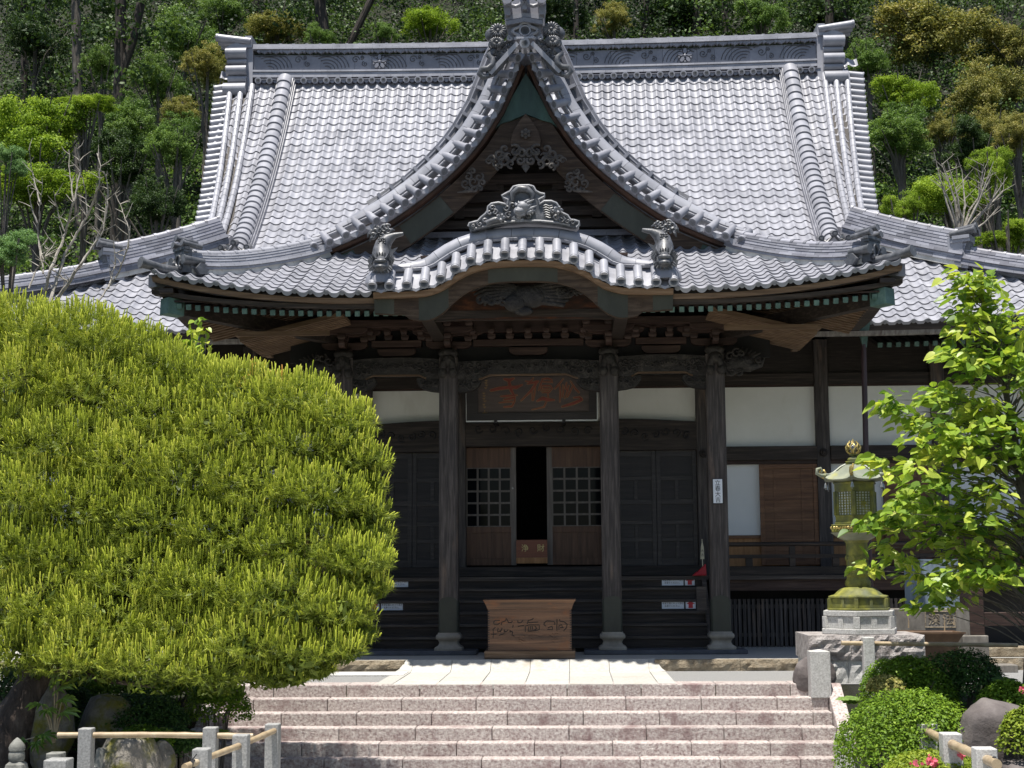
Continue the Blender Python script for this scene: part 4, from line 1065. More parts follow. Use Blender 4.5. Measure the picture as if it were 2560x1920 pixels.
# ---- fish ornaments at the ends of the arched eave --------------------------
def fish(sg):
    r = thing('fish_ornament', None, None); r.parent = hall
    def fp(cx, cy, Y=-2.86):
        p = at(880+cx*.16275, 520+cy*.16275, Y); p.x = p.x if sg < 0 else -p.x; return p
    mb = MB()
    spine = [fp(470, 960, -2.92), fp(455, 860, -2.95), fp(455, 760, -2.9), fp(450, 660, -2.84), fp(480, 560, -2.80), fp(560, 470, -2.80), fp(660, 420, -2.82), fp(790, 395, -2.84)]
    mb.tube(spine, [.17, .18, .15, .145, .135, .10, .05, .03], 12)
    mb.build('body', M['ornament'], r, True, angle=80)
    mb = MB(); h = fp(450, 880, -3.02)
    mb.ball(h+V(0, 0, -.02), (.15, .13, .12), 12, 8); mb.ball(h+V(0, -.10, -.05), (.10, .08, .05), 10, 6); mb.ball(h+V(0, -.08, .05), (.11, .08, .05), 10, 6)
    for s2 in (-1, 1):
        mb.ball(h+V(s2*.07, -.11, .055), .028, 8, 5); mb.tube([h+V(s2*.08, -.06, .10), h+V(s2*.13, -.05, .20), h+V(s2*.11, -.04, .27)], [.028, .02, .008], 6)
    for k in range(16):
        a = PI*k/15; q = h+V(.17*math.cos(a), -.03, .12*math.sin(a)+.02); mb.tube([q, q+V(.05*math.cos(a), -.03, .05+.02*math.sin(a))], [.026, .006], 5)
    for k in range(9): 
        a = PI+PI*k/8; q = h+V(.14*math.cos(a), -.05, .08*math.sin(a)-.03); mb.tube([q, q+V(.05*math.cos(a), -.02, -.05)], [.024, .006], 5)
    mb.build('head', M['ornament'], r, True, angle=60)
    mb = MB()
    for k in range(14):
        q = fp(410+30*(k % 4)+random.uniform(-6, 6), 470+35*(k//4)+random.uniform(-5, 5), -2.93); mb.ball(q, .020, 6, 4)
    for k in range(6): mb.tube([fp(350, 600+28*k, -2.86), fp(400, 590+28*k, -2.95)], [.02, .008], 5)
    for (cx, cy, r0, a0) in [(420, 360, .07, 0), (500, 320, .075, 1), (570, 350, .06, 2.4), (350, 360, .08, 3), (320, 420, .06, 4), (460, 410, .05, 2), (540, 300, .06, .5), (390, 310, .06, 2.2)]:
        swirl(mb, fp(cx, cy, -2.82), r0, a0, -sg, rad=.024)
    for (a, b) in [((300, 340), (240, 460)), ((340, 400), (275, 520)), ((600, 330), (660, 345))]:
        mb.tube([fp(*a, -2.8), fp((a[0]+b[0])/2-12, (a[1]+b[1])/2, -2.84), fp(*b, -2.8)], [.03, .025, .008], 6)
    mb.prism([(0, -.12), (.10, -.02), (.06, .02), (.15, .12), (.05, .10), (0, .22)], fp(560, 740, -2.9), V(-sg, 0, .2), V(0, 0, 1), V(0, .04, 0))
    mb.prism([(0, -.10), (.09, -.04), (.12, .06), (0, .10)], fp(350, 930, -2.95), V(sg, 0, 0), V(0, 0, 1), V(0, .04, 0))
    mb.build('fins', M['ornament'], r, True, angle=60)
    mb = MB(); b0 = fp(430, 1085, -2.85)
    mb.lathe([(.25, -.10), (.24, 0), (.19, .08), (.16, .14), (.12, .18)], b0, 14); mb.build('saddle_tile', M['tile2'], r, True, angle=60)
fish(-1); fish(1)

# ---- ornament on the arched eave: dragon in clouds --------------------------
dg = thing('dragon_ornament', None, None); dg.parent = hall
SD = .217*23.4/3600; oc = at(1080+1060*.217, 380+780*.217, -2.72)
def dp(cx, cy, dy=0.0): return oc+V((cx-1060)*SD, dy, (780-cy)*SD)
outl = [(408, 850), (420, 815), (480, 800), (520, 790), (560, 745), (610, 705), (635, 670), (640, 620), (680, 585), (760, 572), (830, 590), (868, 605), (872, 540), (820, 515), (805, 490), (850, 465),
        (900, 440), (940, 385), (1000, 372), (1120, 372), (1170, 385), (1200, 440), (1250, 468), (1300, 478), (1300, 510), (1235, 545), (1245, 600), (1300, 565), (1380, 565), (1440, 590), (1470, 640), (1480, 690), (1520, 715), (1570, 740), (1600, 790), (1650, 800), (1700, 815), (1705, 855), (1670, 885)]
bot = [(1670, 885), (1600, 875), (1450, 845), (1250, 822), (1060, 815), (860, 828), (700, 850), (560, 885), (470, 905), (425, 895)]
poly = [((x-1060)*SD, (780-y)*SD) for x, y in outl+bot[1:]]
mb = MB(); mb.prism(poly, oc, V(1, 0, 0), V(0, 0, 1), V(0, .30, 0), .4); mb.build('back_slab', M['ornament'], dg)
mb = MB(); mb.tube([dp(x, y, -.01) for x, y in outl], .024, 6); mb.tube([dp(x, y-22, -.01) for x, y in bot[1:-1]], .022, 6); mb.build('rim', M['disc'], dg, True)
mb = MB()
for (x, y, r, a0, s2) in [(690, 640, 34, 0, 1), (720, 690, 38, 2, -1), (660, 700, 30, 1, 1), (860, 640, 40, 3, 1), (930, 610, 36, 4, -1), (880, 730, 46, 1, 1), (1440, 760, 44, 0, -1), (1500, 790, 40, 1, -1), (1570, 810, 36, 2, 1), (1630, 830, 34, 3, -1), (1400, 690, 30, 2, 1), (1120, 740, 34, 2, 1), (1160, 700, 30, 0, 1), (600, 790, 30, 0, 1), (540, 830, 34, 2, 1), (470, 855, 24, 1, 1)]:
    swirl(mb, dp(x, y, -.02), r*SD, a0, s2, rad=.020)
for k in range(6): mb.tube([dp(1280+5*k, 620+28*k, -.01), dp(1320, 610+28*k, -.02), dp(1360, 625+28*k, -.01), dp(1400, 612+28*k, -.01)], .012, 5)
mb.tube([dp(930, 560, -.02), dp(930, 470, -.03), dp(1000, 410, -.03), dp(1100, 420, -.03), dp(1160, 480, -.03), dp(1150, 570, -.03)], [.03, .05, .06, .06, .05, .03], 8)
mb.tube([dp(620, 820, -.03), dp(720, 790, -.06), dp(830, 780, -.05)], [.05, .06, .04], 8)
mb.build('cloud_relief', M['ornament'], dg, True, angle=60)
mb = MB()
mb.ball(dp(1010, 700, -.12), (.10, .10, .09), 10, 8); mb.ball(dp(1050, 650, -.12), (.12, .10, .10), 10, 8); mb.tube([dp(1060, 680, -.1), dp(1000, 720, -.22), dp(960, 715, -.24)], [.07, .055, .03], 8)
mb.tube([dp(1060, 720, -.1), dp(1010, 750, -.19), dp(975, 745, -.21)], [.05, .04, .02], 8)
for (a, b) in [((1050, 630), (1185, 565)), ((1040, 610), (1130, 560)), ((1090, 660), (1160, 610)), ((1100, 690), (1210, 640)), ((1100, 720), (1200, 690)), ((1010, 620), (1000, 580)), ((990, 640), (965, 600))]:
    mb.tube([dp(*a, -.12), dp((a[0]+b[0])/2, (a[1]+b[1])/2+8, -.17), dp(*b, -.14)], [.035, .026, .006], 6)
for k in range(9): a = PI*1.05+k*.25; mb.tube([dp(1010+55*math.cos(a), 760-40*math.sin(a), -.12), dp(1010+85*math.cos(a), 765-70*math.sin(a), -.12)], [.025, .005], 5)
for (x, y) in [(790, 770), (1460, 690)]:
    for k in range(5): a = k*1.2; mb.tube([dp(x, y, -.08), dp(x+45*math.cos(a), y-35*math.sin(a), -.14), dp(x+60*math.cos(a), y-50*math.sin(a), -.10)], [.035, .025, .008], 6)
mb.build('dragon_head', M['disc'], dg, True, angle=60)

# ---- great ornament on the gable peak ---------------------------------------
po = thing('gable_peak_ornament', None, None); po.parent = hall
SP = .16275*25.2/3600; pc = at(1140+1050*.16275, 690*.16275, -.80); pc.x = 0.0
def op(cx, cy, dy=0.0): return pc+V((cx-1050)*SP, dy, (690-cy)*SP)
def opoly(l): return [((x-1050)*SP, (690-y)*SP) for x, y in l]
mb = MB()
half = [(255, 600), (262, 400), (290, 385), (285, 290), (318, 230), (322, 60), (340, -20), (200, -40), (120, -90), (0, -105)]
poly = [(1050+x, y) for x, y in half]+[(1050-x, y) for x, y in half[::-1][1:]]
mb.prism(opoly(poly), pc+V(0, .02, 0), V(1, 0, 0), V(0, 0, 1), V(0, .5, 0), .5); mb.build('shield', M['tile2'], po)
mb = MB()
for k, (yl, yc, dy) in enumerate([(340, 262, -.10), (250, 175, -.07)]):
    w = 290+6*k; mb.prism(opoly([(1050-w, yl-22), (1050, yc), (1050+w, yl-22), (1050+w, yl+48), (1050, yc+72), (1050-w, yl+48)]), pc+V(0, dy, 0), V(1, 0, 0), V(0, 0, 1), V(0, .2, 0))
for x in (785, 1330):
    mb.cyl(op(x, 45, -.34), op(x, 25, .3), .075, .075, 16); mb.cyl(op(x, 45, -.36), op(x, 45, -.33), .09, .09, 18); 
    mb.prism(opoly([(x-65, 70), (x+65, 70), (x+35, 240), (x-35, 240)]), pc+V(0, -.16, 0), V(1, 0, 0), V(0, 0, 1), V(0, .3, 0))
mb.cyl(op(1055, -70, -.36), op(1055, -85, .3), .085, .085, 16)
mb.prism(opoly([(1000, 0), (1110, 0), (1090, 150), (1020, 150)]), pc+V(0, -.16, 0), V(1, 0, 0), V(0, 0, 1), V(0, .3, 0))
for s2 in (-1, 1):
    mb.tube([op(1055+s2*x, y, -.16) for x, y in [(30, 20), (70, 80), (140, 105), (205, 85), (240, 40)]], .04, 8)
mb.build('crown_tiles', M['tile2'], po, True, angle=30)
mb, mbg, mbt = MB(), MB(), MB()
lob = []
for a in np.linspace(0, 2*PI, 41): lob.append(op(1058+(150+28*math.cos(4*a))*math.cos(a)*1.12, 470-(118+22*math.cos(4*a))*math.sin(a), -.03))
mb.tube(lob, .030, 6)
for (x, y, rr) in [(1058, 470, 82), (1053, 692, 72)]:
    mb.tube([op(x+rr*math.cos(a), y-rr*math.sin(a), -.10 if y > 600 else -.05) for a in np.linspace(0, 2*PI, 21)], .016, 6)
mb.cyl(op(1053, 692, -.12), op(1053, 660, .3), 84*SP, 84*SP, 18); disc_mark(mbg, mbt, op(1053, 692, -.12), V(0, 1, 0), .085); disc_mark(mbg, mbt, op(1058, 470, .0), V(0, 1, 0), .10)
mb.obox(op(1058, 610, -.08), V(.155, 0, 0), V(0, .05, 0), V(0, 0, .018), .95)
for s2 in (-1, 1):
    swirl(mb, op(1058+s2*240, 590, -.04), .05, PI/2, -s2, rad=.022); swirl(mb, op(1058+s2*140, 590, -.04), .045, PI/2, s2, rad=.02)
mb.build('crest_frame', M['tile'], po, True, angle=40); mbg.build('crest_face', M['face'], po); mbt.build('crest_emblem', M['disc'], po)
mb = MB()
for s2 in (-1, 1):
    for (x, y, rx, rz, n) in [(425, 470, 138, 122, 16), (445, 660, 122, 86, 18)]:
        c = op(1053+s2*x, y-(8 if s2 > 0 else 0), -.02)
        for k in range(n):
            a = 2*PI*k/n; ca, sa = math.cos(a), math.sin(a)
            mb.tube([c+V(rx*SP*f*ca, -.05-.03*math.sin(PI*f), rz*SP*f*sa) for f in (.22, .55, .85, 1.0)], [.010, .020, .026, .014], 6)
        mb.ball(c+V(0, -.07, 0), .036, 10, 7); mb.lathe([(1, 0), (1, .01)], (0, 0, 0), 3) if False else None
        mb.prism([(rx*SP*math.cos(a), rz*SP*math.sin(a)) for a in np.linspace(0, 2*PI, 25)[:-1]], c+V(0, -.03, 0), V(1, 0, 0), V(0, 0, 1), V(0, .14, 0), .2)
    mb.ball(op(1053+s2*505, 480, .12), (.16, .10, .15), 12, 8); mb.ball(op(1053+s2*480, 640, .12), (.13, .10, .13), 12, 8)
mb.build('chrysanthemum_bosses', M['ornament'], po, True, angle=60)
mb = MB()
for s2 in (-1, 1):
    def o2(x, y, dy=0): return op(1053+s2*x, y, dy)
    mb.tube([o2(470, 760), o2(570, 850), o2(515, 920, -.03), o2(510, 1010, -.04), o2(585, 1085, -.05), o2(690, 1090, -.04), o2(725, 1160, -.03), o2(670, 1220, -.02), o2(590, 1200, -.02), o2(600, 1150, -.03)], [.05, .065, .06, .055, .055, .06, .06, .06, .05, .03], 10)
    for (x, y, r, a0) in [(540, 800, 60, 0), (570, 850, 45, 2), (490, 810, 50, 1), (430, 900, 70, 1), (350, 790, 60, 2), (260, 680, 60, 0), (200, 660, 46, 3), (310, 740, 50, 4), (390, 840, 60, 5), (460, 960, 60, 2), (560, 1130, 70, 3), (500, 1060, 50, 1)]:
        swirl(mb, o2(x, y, .02), r*SP, a0 if s2 > 0 else PI-a0, s2, rad=.030)
    mb.tube([o2(300, 830, .1), o2(440, 960, .1), o2(560, 1120, .1)], [.08, .12, .10], 8)
mb.build('scroll_fins', M['ornament'], po, True, angle=60)
mb = MB()
for s2 in (-1, 1): mb.bar(op(1053+s2*112, 690, -.10), op(1053+s2*560, 1155, -.02), .08, .03, (0, -1, 0), .9)
mb.build('flat_bars', M['tile'], po)
# ================================================================ timber front of the hall
XO, XI = 3.37, 1.455
PW = .168
def pillar(x):
    mb = MB(); w = PW; c = .03
    poly = [(-w+c, -w), (w-c, -w), (w, -w+c), (w, w-c), (w-c, w), (-w+c, w), (-w, w-c), (-w, -w+c)]
    mb.prism(poly, (x, 0, .64), V(1, 0, 0), V(0, 1, 0), V(0, 0, 4.95)); o = mb.build('porch_pillar', M['dark_z'], hall)
    mb = MB(); w2 = w+.006
    poly = [(-w2+c, -w2), (w2-c, -w2), (w2, -w2+c), (w2, w2-c), (w2-c, w2), (-w2+c, w2), (-w2, w2-c), (-w2, -w2+c)]
    mb.prism(poly, (x, 0, .645), V(1, 0, 0), V(0, 1, 0), V(0, 0, .56))
    arch = [(-.15, 0)]+[(.15*math.cos(a)*-1, .07*math.sin(a)) for a in np.linspace(0, PI, 9)]+[(.15, 0)]
    mb.prism(arch, (x, -w2-.001, 1.205), V(1, 0, 0), V(0, 0, 1), V(0, .004, 0)); mb.build('copper_sleeve', M['copper'], o)
    mb = MB(); prof = [(.245, 0), (.25, .03), (.235, .055), (.185, .085), (.165, .13), (.185, .18), (.222, .205), (.225, .24), (.215, .27), (.19, .285), (.185, .31)]
    k = math.sqrt(2)
    vs_ = []
    for r_, z in prof:
        for (u, v) in [(-1, -1), (1, -1), (1, 1), (-1, 1)]:
            b = .18*r_
            for du, dv in ([(b, 0), (0, b)] if u*v < 0 else [(0, b), (b, 0)]):
                vs_.append(V(x+u*(r_-du), v*(r_-dv), .335+z))
    n = 8; m = len(prof)
    # order the eight corners around the block
    import itertools
    out = []
    for i in range(m):
        ring = vs_[i*n:(i+1)*n]; ring.sort(key=lambda p: math.atan2(p.y, p.x-x)); out += ring
    mb.add(out, [(i*n+q, i*n+(q+1) % n, (i+1)*n+(q+1) % n, (i+1)*n+q) for i in range(m-1) for q in range(n)]+[tuple(range(n))[::-1], tuple(range((m-1)*n, m*n))])
    mb.build('pillar_base', M['stonebase'], o, True, angle=60)
    # carved capital bosses
    mb = MB()
    for s2 in (-1, 1): mb.ball((x+s2*.10, -.21, 5.30), (.085, .09, .10), 10, 7); mb.tube([V(x+s2*.10, -.2, 5.36), V(x+s2*.07, -.24, 5.48), V(x+s2*.02, -.22, 5.56)], [.07, .06, .03], 8)
    mb.ball((x, -.14, 5.66), (.19, .12, .10), 12, 7); mb.ball((x, -.19, 5.52), (.13, .10, .12), 10, 7)
    mb.build('carved_capital', M['carve'], o, True, angle=70)
for x in (-XO, -XI, XI, XO): pillar(x)

# curved tie beams between the pillars
def tie(x0, x1, zb_, zt, rise=.07):
    mb = MB(); n = 24; xm, L = (x0+x1)/2, (x1-x0)/2
    top = [(xm+L*u, zt+.035*(1-u*u)) for u in np.linspace(1, -1, n)]
    bot = []
    for u in np.linspace(-1, 1, 41):
        a = abs(u); f = 1 if a < .52 else max(0, 1-(a-.52)/.18); f = f*f*(3-2*f); bot.append((xm+L*u, zb_+rise*(f-.4)))
    mb.prism(bot+top, (0, -.13, 0), V(1, 0, 0), V(0, 0, 1), V(0, .26, 0)); o = mb.build('tie_beam', M['carve'], hall)
    mb = MB(); vs_ = []
    for i, (x, z) in enumerate(bot[6:-6]): vs_ += [V(x, -.145, z-.004), V(x, -.10, z-.010), V(x, -.132, z+.022)]
    m = len(vs_)//3; mb.add(vs_, [(3*i+k, 3*i+(k+1) % 3, 3*i+3+(k+1) % 3, 3*i+3+k) for i in range(m-1) for k in range(3)]); mb.build('lit_beam_edge', M['brown_x'], o)  # lighter brown strip paints bounce light along the lower edge
    mb = MB()
    for sx in (-1, 1):
        for (u, zz, r_, a0) in [(.62, .10, .07, 0), (.74, .14, .08, 2), (.86, .10, .075, 1), (.70, .24, .05, 3), (.82, .24, .055, 4), (.93, .20, .05, 5), (.55, .20, .05, 1)]:
            swirl(mb, V(xm+sx*L*u, -.135, zb_+zz), r_, a0 if sx > 0 else PI-a0, sx, rad=.018)
    for u in np.linspace(-.45, .45, 9): swirl(mb, V(xm+L*u, -.135, zb_+.21+.03*math.sin(u*9)), .045, u*20, 1 if u > 0 else -1, rad=.014)
    mb.build('beam_relief', M['carve'], o, True, angle=70)
    for sx in (-1, 1):     # carved bracket under each end
        mb = MB(); xe = xm+sx*L; mb.prism([(0, .0), (.40, 0), (.42, -.07), (.36, -.16), (.28, -.21), (.15, -.24), (0, -.26)], (xe, -.10, zb_-.005), V(-sx, 0, 0), V(0, 0, 1), V(0, .20, 0))
        for (u, zz, r_, a0) in [(.30, -.08, .06, 0), (.17, -.10, .065, 2), (.06, -.10, .06, 1), (.22, -.17, .04, 3)]: swirl(mb, V(xe-sx*u, -.115, zb_+zz), r_, a0, -sx, rad=.018)
        mb.build('beam_bracket', M['carve'], o, True, angle=50)
tie(-XI+PW, XI-PW, 5.205, 5.50); tie(-XO+PW, -XI-PW, 5.225, 5.56, .06); tie(XI+PW, XO-PW, 5.225, 5.56, .06)
# beasts carved on the outer ends of the beams
for sg in (-1, 1):
    mb = MB(); b = V(sg*(XO+PW), 0, 5.36)
    mb.tube([b, b+V(sg*.18, -.02, .06), b+V(sg*.36, -.05, .06), b+V(sg*.52, -.06, -.02)], [.17, .19, .15, .09], 12)
    mb.ball(b+V(sg*.40, -.06, .10), (.15, .13, .13), 10, 7); mb.tube([b+V(sg*.46, -.06, -.02), b+V(sg*.66, -.06, .03), b+V(sg*.72, -.06, .16)], [.07, .05, .025], 8)
    for (dx, dz, r_, a0) in [(.10, .18, .09, 0), (.22, .24, .09, 1), (.05, .04, .08, 2), (.12, -.10, .08, 3), (.26, -.10, .07, 4), (.32, .24, .06, 2), (.62, .10, .06, 1)]: swirl(mb, b+V(sg*dx, -.16, dz), r_, a0, sg, rad=.022)
    for k in range(5): mb.tube([b+V(sg*(.30+.05*k), -.08, .18), b+V(sg*(.34+.08*k), -.1, .36-.03*k)], [.04, .01], 6)
    mb.build('beast_carving', M['carve'], hall, True, angle=70)
# bracket sets on the pillars and between them
def arm(mb, x, y, z, L, h, along=(1, 0, 0), w=.12, var=None):
    A = Vector(along); P = V(-A.y, A.x, 0)
    poly = [(-L, h), (-L, h*.55), (-L*.92, h*.25), (-L*.78, h*.06), (-L*.6, 0), (L*.6, 0), (L*.78, h*.06), (L*.92, h*.25), (L, h*.55), (L, h)]
    mb.prism(poly, V(x, y, z)-P*w/2, A, V(0, 0, 1), P*w, var)
def block(mb, x, y, z, w=.16, h=.12):
    a, b = w*.36, w*.5
    lo = [V(x-a, y-a, z), V(x+a, y-a, z), V(x+a, y+a, z), V(x-a, y+a, z)]; mi = [V(x-b, y-b, z+h*.45), V(x+b, y-b, z+h*.45), V(x+b, y+b, z+h*.45), V(x-b, y+b, z+h*.45)]
    mb.hexa(lo+mi); mb.box(x-b, x+b, y-b, y+b, z+h*.452, z+h)
def bracket(x, y, z, s=1.0):
    mb = MB(); block(mb, x, y, z, .30*s, .16); z1 = z+.162
    arm(mb, x, y, z1, .42*s, .13); arm(mb, x, y, z1, .42*s, .13, (0, 1, 0), .115)
    for dx in (-.36, 0, .36): block(mb, x+dx*s, y, z1+.132, .15, .10)
    block(mb, x, y-.36*s, z1+.132, .15, .10)
    z2 = z1+.234; arm(mb, x, y-.36*s, z2, .46*s, .12); arm(mb, x, y, z2, .66*s, .12)
    for dx in (-.40, 0, .40): block(mb, x+dx*s, y-.36*s, z2+.122, .14, .09)
    for dx in (-.58, .58): block(mb, x+dx*s, y, z2+.122, .14, .09)
    mb.build('bracket_set', M['red_x'], hall, bevel=.008)
for x in (-XO, -XI, XI, XO): bracket(x, 0, 5.60)
mb = MB()
for (y, z0, z1) in [(-.36, 6.12, 6.24), (.0, 6.12, 6.30)]: mb.box(-4.3, -1.75, y-.08, y+.08, z0, z1); mb.cut(); mb.box(1.75, 4.3, y-.08, y+.08, z0, z1); mb.cut()
mb.box(-1.75, 1.75, -.08, .08, 6.05, 6.45); mb.build('purlin_beam', M['red_x'], hall)
mb = MB()
for (x0, x1) in [(-XO+.5, -XI-.5), (-XI+.45, XI-.45), (XI+.5, XO-.5)]:
    mb.box(x0, x1, -.07, .07, 5.80, 5.92)
    n = max(2, int((x1-x0)/.29))
    for k in range(n+1):
        x = x0+(x1-x0)*k/n; block(mb, x, 0, 5.925, .15, .10); block(mb, x, -.2, 6.0, .12, .09)
    arm(mb, (x0+x1)/2, 0, 5.63, .35, .14); mb.cut()
mb.build('frieze_blocks', M['red_x'], hall, bevel=.006)
mb = MB(); mb.box(-1.75, 1.75, -1.9, -1.7, 5.98, 6.18); mb.cut()
bt = [(u, 5.93+.06*max(0, 1-abs(u)/1.3)**.5) for u in np.linspace(-1.7, 1.7, 21)]
mb.prism(bt+[(1.7, 6.10), (-1.7, 6.10)], (0, -2.06, 0), V(1, 0, 0), V(0, 0, 1), V(0, .12, 0)); mb.build('arch_beam', M['dark_x'], hall)
mb = MB()
for x in (-1.62, 1.62): mb.box(x-.11, x+.11, -2.45, 0, 5.90, 6.10); mb.cut()
mb.build('arch_side_beam', M['dark_x'], hall)
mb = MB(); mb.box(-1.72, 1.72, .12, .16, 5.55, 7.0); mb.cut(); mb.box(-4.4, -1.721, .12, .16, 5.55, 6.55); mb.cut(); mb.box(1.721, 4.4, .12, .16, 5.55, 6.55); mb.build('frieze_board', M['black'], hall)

# ---- front wall at Y = 3 -------------------------------------------------
WF = 3.0
def wall_box(name, mat, x0, x1, y0, y1, z0, z1, bevel=0): 
    mb = MB(); mb.box(x0, x1, y0, y1, z0, z1); return mb.build(name, mat, hall, bevel=bevel)
PIL = [-10.4, -8.08, -5.78, -3.40, -1.50, 1.50, 3.40, 5.78, 8.08, 10.4]
for x in PIL: 
    mb = MB(); mb.box(x-.135, x+.135, WF-.16, WF+.14, .3, 6.3); o = mb.build('wall_pillar', M['dark_z'], hall, bevel=.012)
    if abs(x) > 2: 
        mb = MB(); mb.cyl((x, WF-.23, 4.02), (x, WF-.15, 4.02), .075, .085, 18); mb.ball((x, WF-.23, 4.02), (.05, .03, .05), 10, 6); mb.build('nail_cover', M['dark'], o, True, angle=40)
for sg in (-1, 1):
    for (a, b) in [(3.535, 5.645), (5.915, 7.945), (8.215, 10.2)]:
        x0, x1 = sorted((sg*a, sg*b))
        wall_box('plaster_panel', M['white'], x0, x1, WF-.02, WF+.05, 4.155, 5.385)
        wall_box('panel_trim', M['red_x'], x0, x1, WF-.06, WF-.022, 5.355, 5.40)
        wall_box('lintel_rail', M['dark_x'], x0-.0, x1+.0, WF-.19, WF+.08, 3.87, 4.152, .01)
        wall_box('door_head', M['red_x'], x0, x1, WF-.13, WF+.05, 3.80, 3.868)
        wall_box('upper_rail', M['dark_x'], x0, x1, WF-.10, WF+.08, 5.402, 5.62)
        wall_box('frieze_wall', M['dark'], x0, x1, WF-.02, WF+.08, 5.622, 6.9)
        wall_box('sill_board', M['dark_x'], x0, x1, WF-.1, WF+.05, 1.60, 1.78)
        wall_box('wainscot', M['cedar'], x0, x1, WF-.01, WF+.04, 1.782, 2.36)
        wall_box('wainscot_rail', M['shutter'], x0, x1, WF-.045, WF-.011, 2.33, 2.39)
    # sliding screens
def screen(x0, x1, z0=2.392, z1=3.80): 
    o = wall_box('paper_screen', M['paper'], x0, x1, WF-.012, WF+.03, z0, z1); return o
def louvre(x0, x1, y=WF-.10):
    mb = MB(); z0, z1 = 1.80, 3.795
    mb.box(x0, x0+.085, y-.02, y+.03, z0, z1); mb.box(x1-.085, x1, y-.02, y+.03, z0, z1); mb.box(x0+.086, x1-.086, y-.018, y+.03, z1-.09, z1); mb.box(x0+.086, x1-.086, y-.018, y+.03, z0, z0+.09)
    o = mb.build('wooden_shutter', M['shutter'], hall, bevel=.005)
    mb = MB(); n = 9; h = (z1-z0-.18)/n
    for k in range(n): mb.box(x0+.087, x1-.087, y+.0+.004*(k % 2), y+.022, z0+.092+h*k, z0+.09+h*(k+1)-.006)
    mb.build('shutter_board', M['shutter'], o)
    mb = MB()
    for k in range(1, n): mb.box(x0+.087, x1-.087, y-.014, y+.0, z0+.09+h*k-.022, z0+.09+h*k+.012)
    for x in (x0+.30, x1-.30): mb.box(x-.022, x+.022, y-.012, y-.001, z0+.1, z1-.1)
    mb.build('shutter_batten', M['shutter'], o)
screen(3.85-.3, 4.52); louvre(4.50, 5.645); screen(5.92, 6.95); louvre(6.95, 7.94); screen(8.22, 10.2)
screen(-5.64, -3.54); screen(-7.94, -5.92); screen(-10.2, -8.22)
# bays beside the entrance: plaster above, dark folding doors below
for sg in (-1, 1):
    a, b = 1.636, 3.264; x0, x1 = sorted((sg*a, sg*b))
    wall_box('plaster_panel', M['white'], x0, x1, WF-.02, WF+.05, 4.60, 5.385); wall_box('panel_trim', M['red_x'], x0, x1, WF-.05, WF-.022, 5.36, 5.40)
    wall_box('upper_rail', M['dark_x'], x0, x1, WF-.10, WF+.08, 5.402, 5.62); wall_box('frieze_wall', M['dark'], x0, x1, WF-.02, WF+.08, 5.622, 7.0)
    mb = MB(); pts = [(x0+(x1-x0)*u, 4.66+.075*math.sin(PI*min(max((u if sg < 0 else 1-u), 0), 1)*.5)) for u in np.linspace(1, 0, 15)]
    mb.prism([(x0, 4.10), (x1, 4.10)]+pts, (0, WF-.20, 0), V(1, 0, 0), V(0, 0, 1), V(0, .28, 0)); 
    o = mb.build('curved_lintel', M['dark_x'], hall); mb = MB()
    for u in np.linspace(.12, .88, 7): swirl(mb, V(x0+(x1-x0)*u, WF-.205, 4.42+.05*math.sin(u*12)), .085, u*15, 1 if u > .5 else -1, rad=.018)
    mb.build('lintel_relief', M['door'], o, True, angle=70)
    for k in range(2):       # two leaves
        xa = x0+(x1-x0)*k/2+.004; xb = x0+(x1-x0)*(k+1)/2-.004; y = WF-.06
        mb = MB(); mb.box(xa, xb, y+.02, y+.06, 1.80, 4.098); o = mb.build('folding_door', M['door'], hall)
        mb = MB()
        for (z0, z1) in [(1.80, 1.95), (2.28, 2.36), (2.62, 2.70), (3.02, 3.12), (3.50, 3.58), (3.98, 4.098)]: mb.box(xa+.085, xb-.085, y-.004, y+.019, z0, z1)
        mb.box(xa, xa+.084, y-.008, y+.019, 1.8, 4.098); mb.box(xb-.084, xb, y-.008, y+.019, 1.8, 4.098)
        for (z0, z1) in [(1.951, 2.279), (2.361, 2.619), (3.121, 3.499)]: mb.box((xa+xb)/2-.035, (xa+xb)/2+.035, y-.002, y+.019, z0, z1)
        mb.build('door_rail', M['door_rail'], o, bevel=.004)
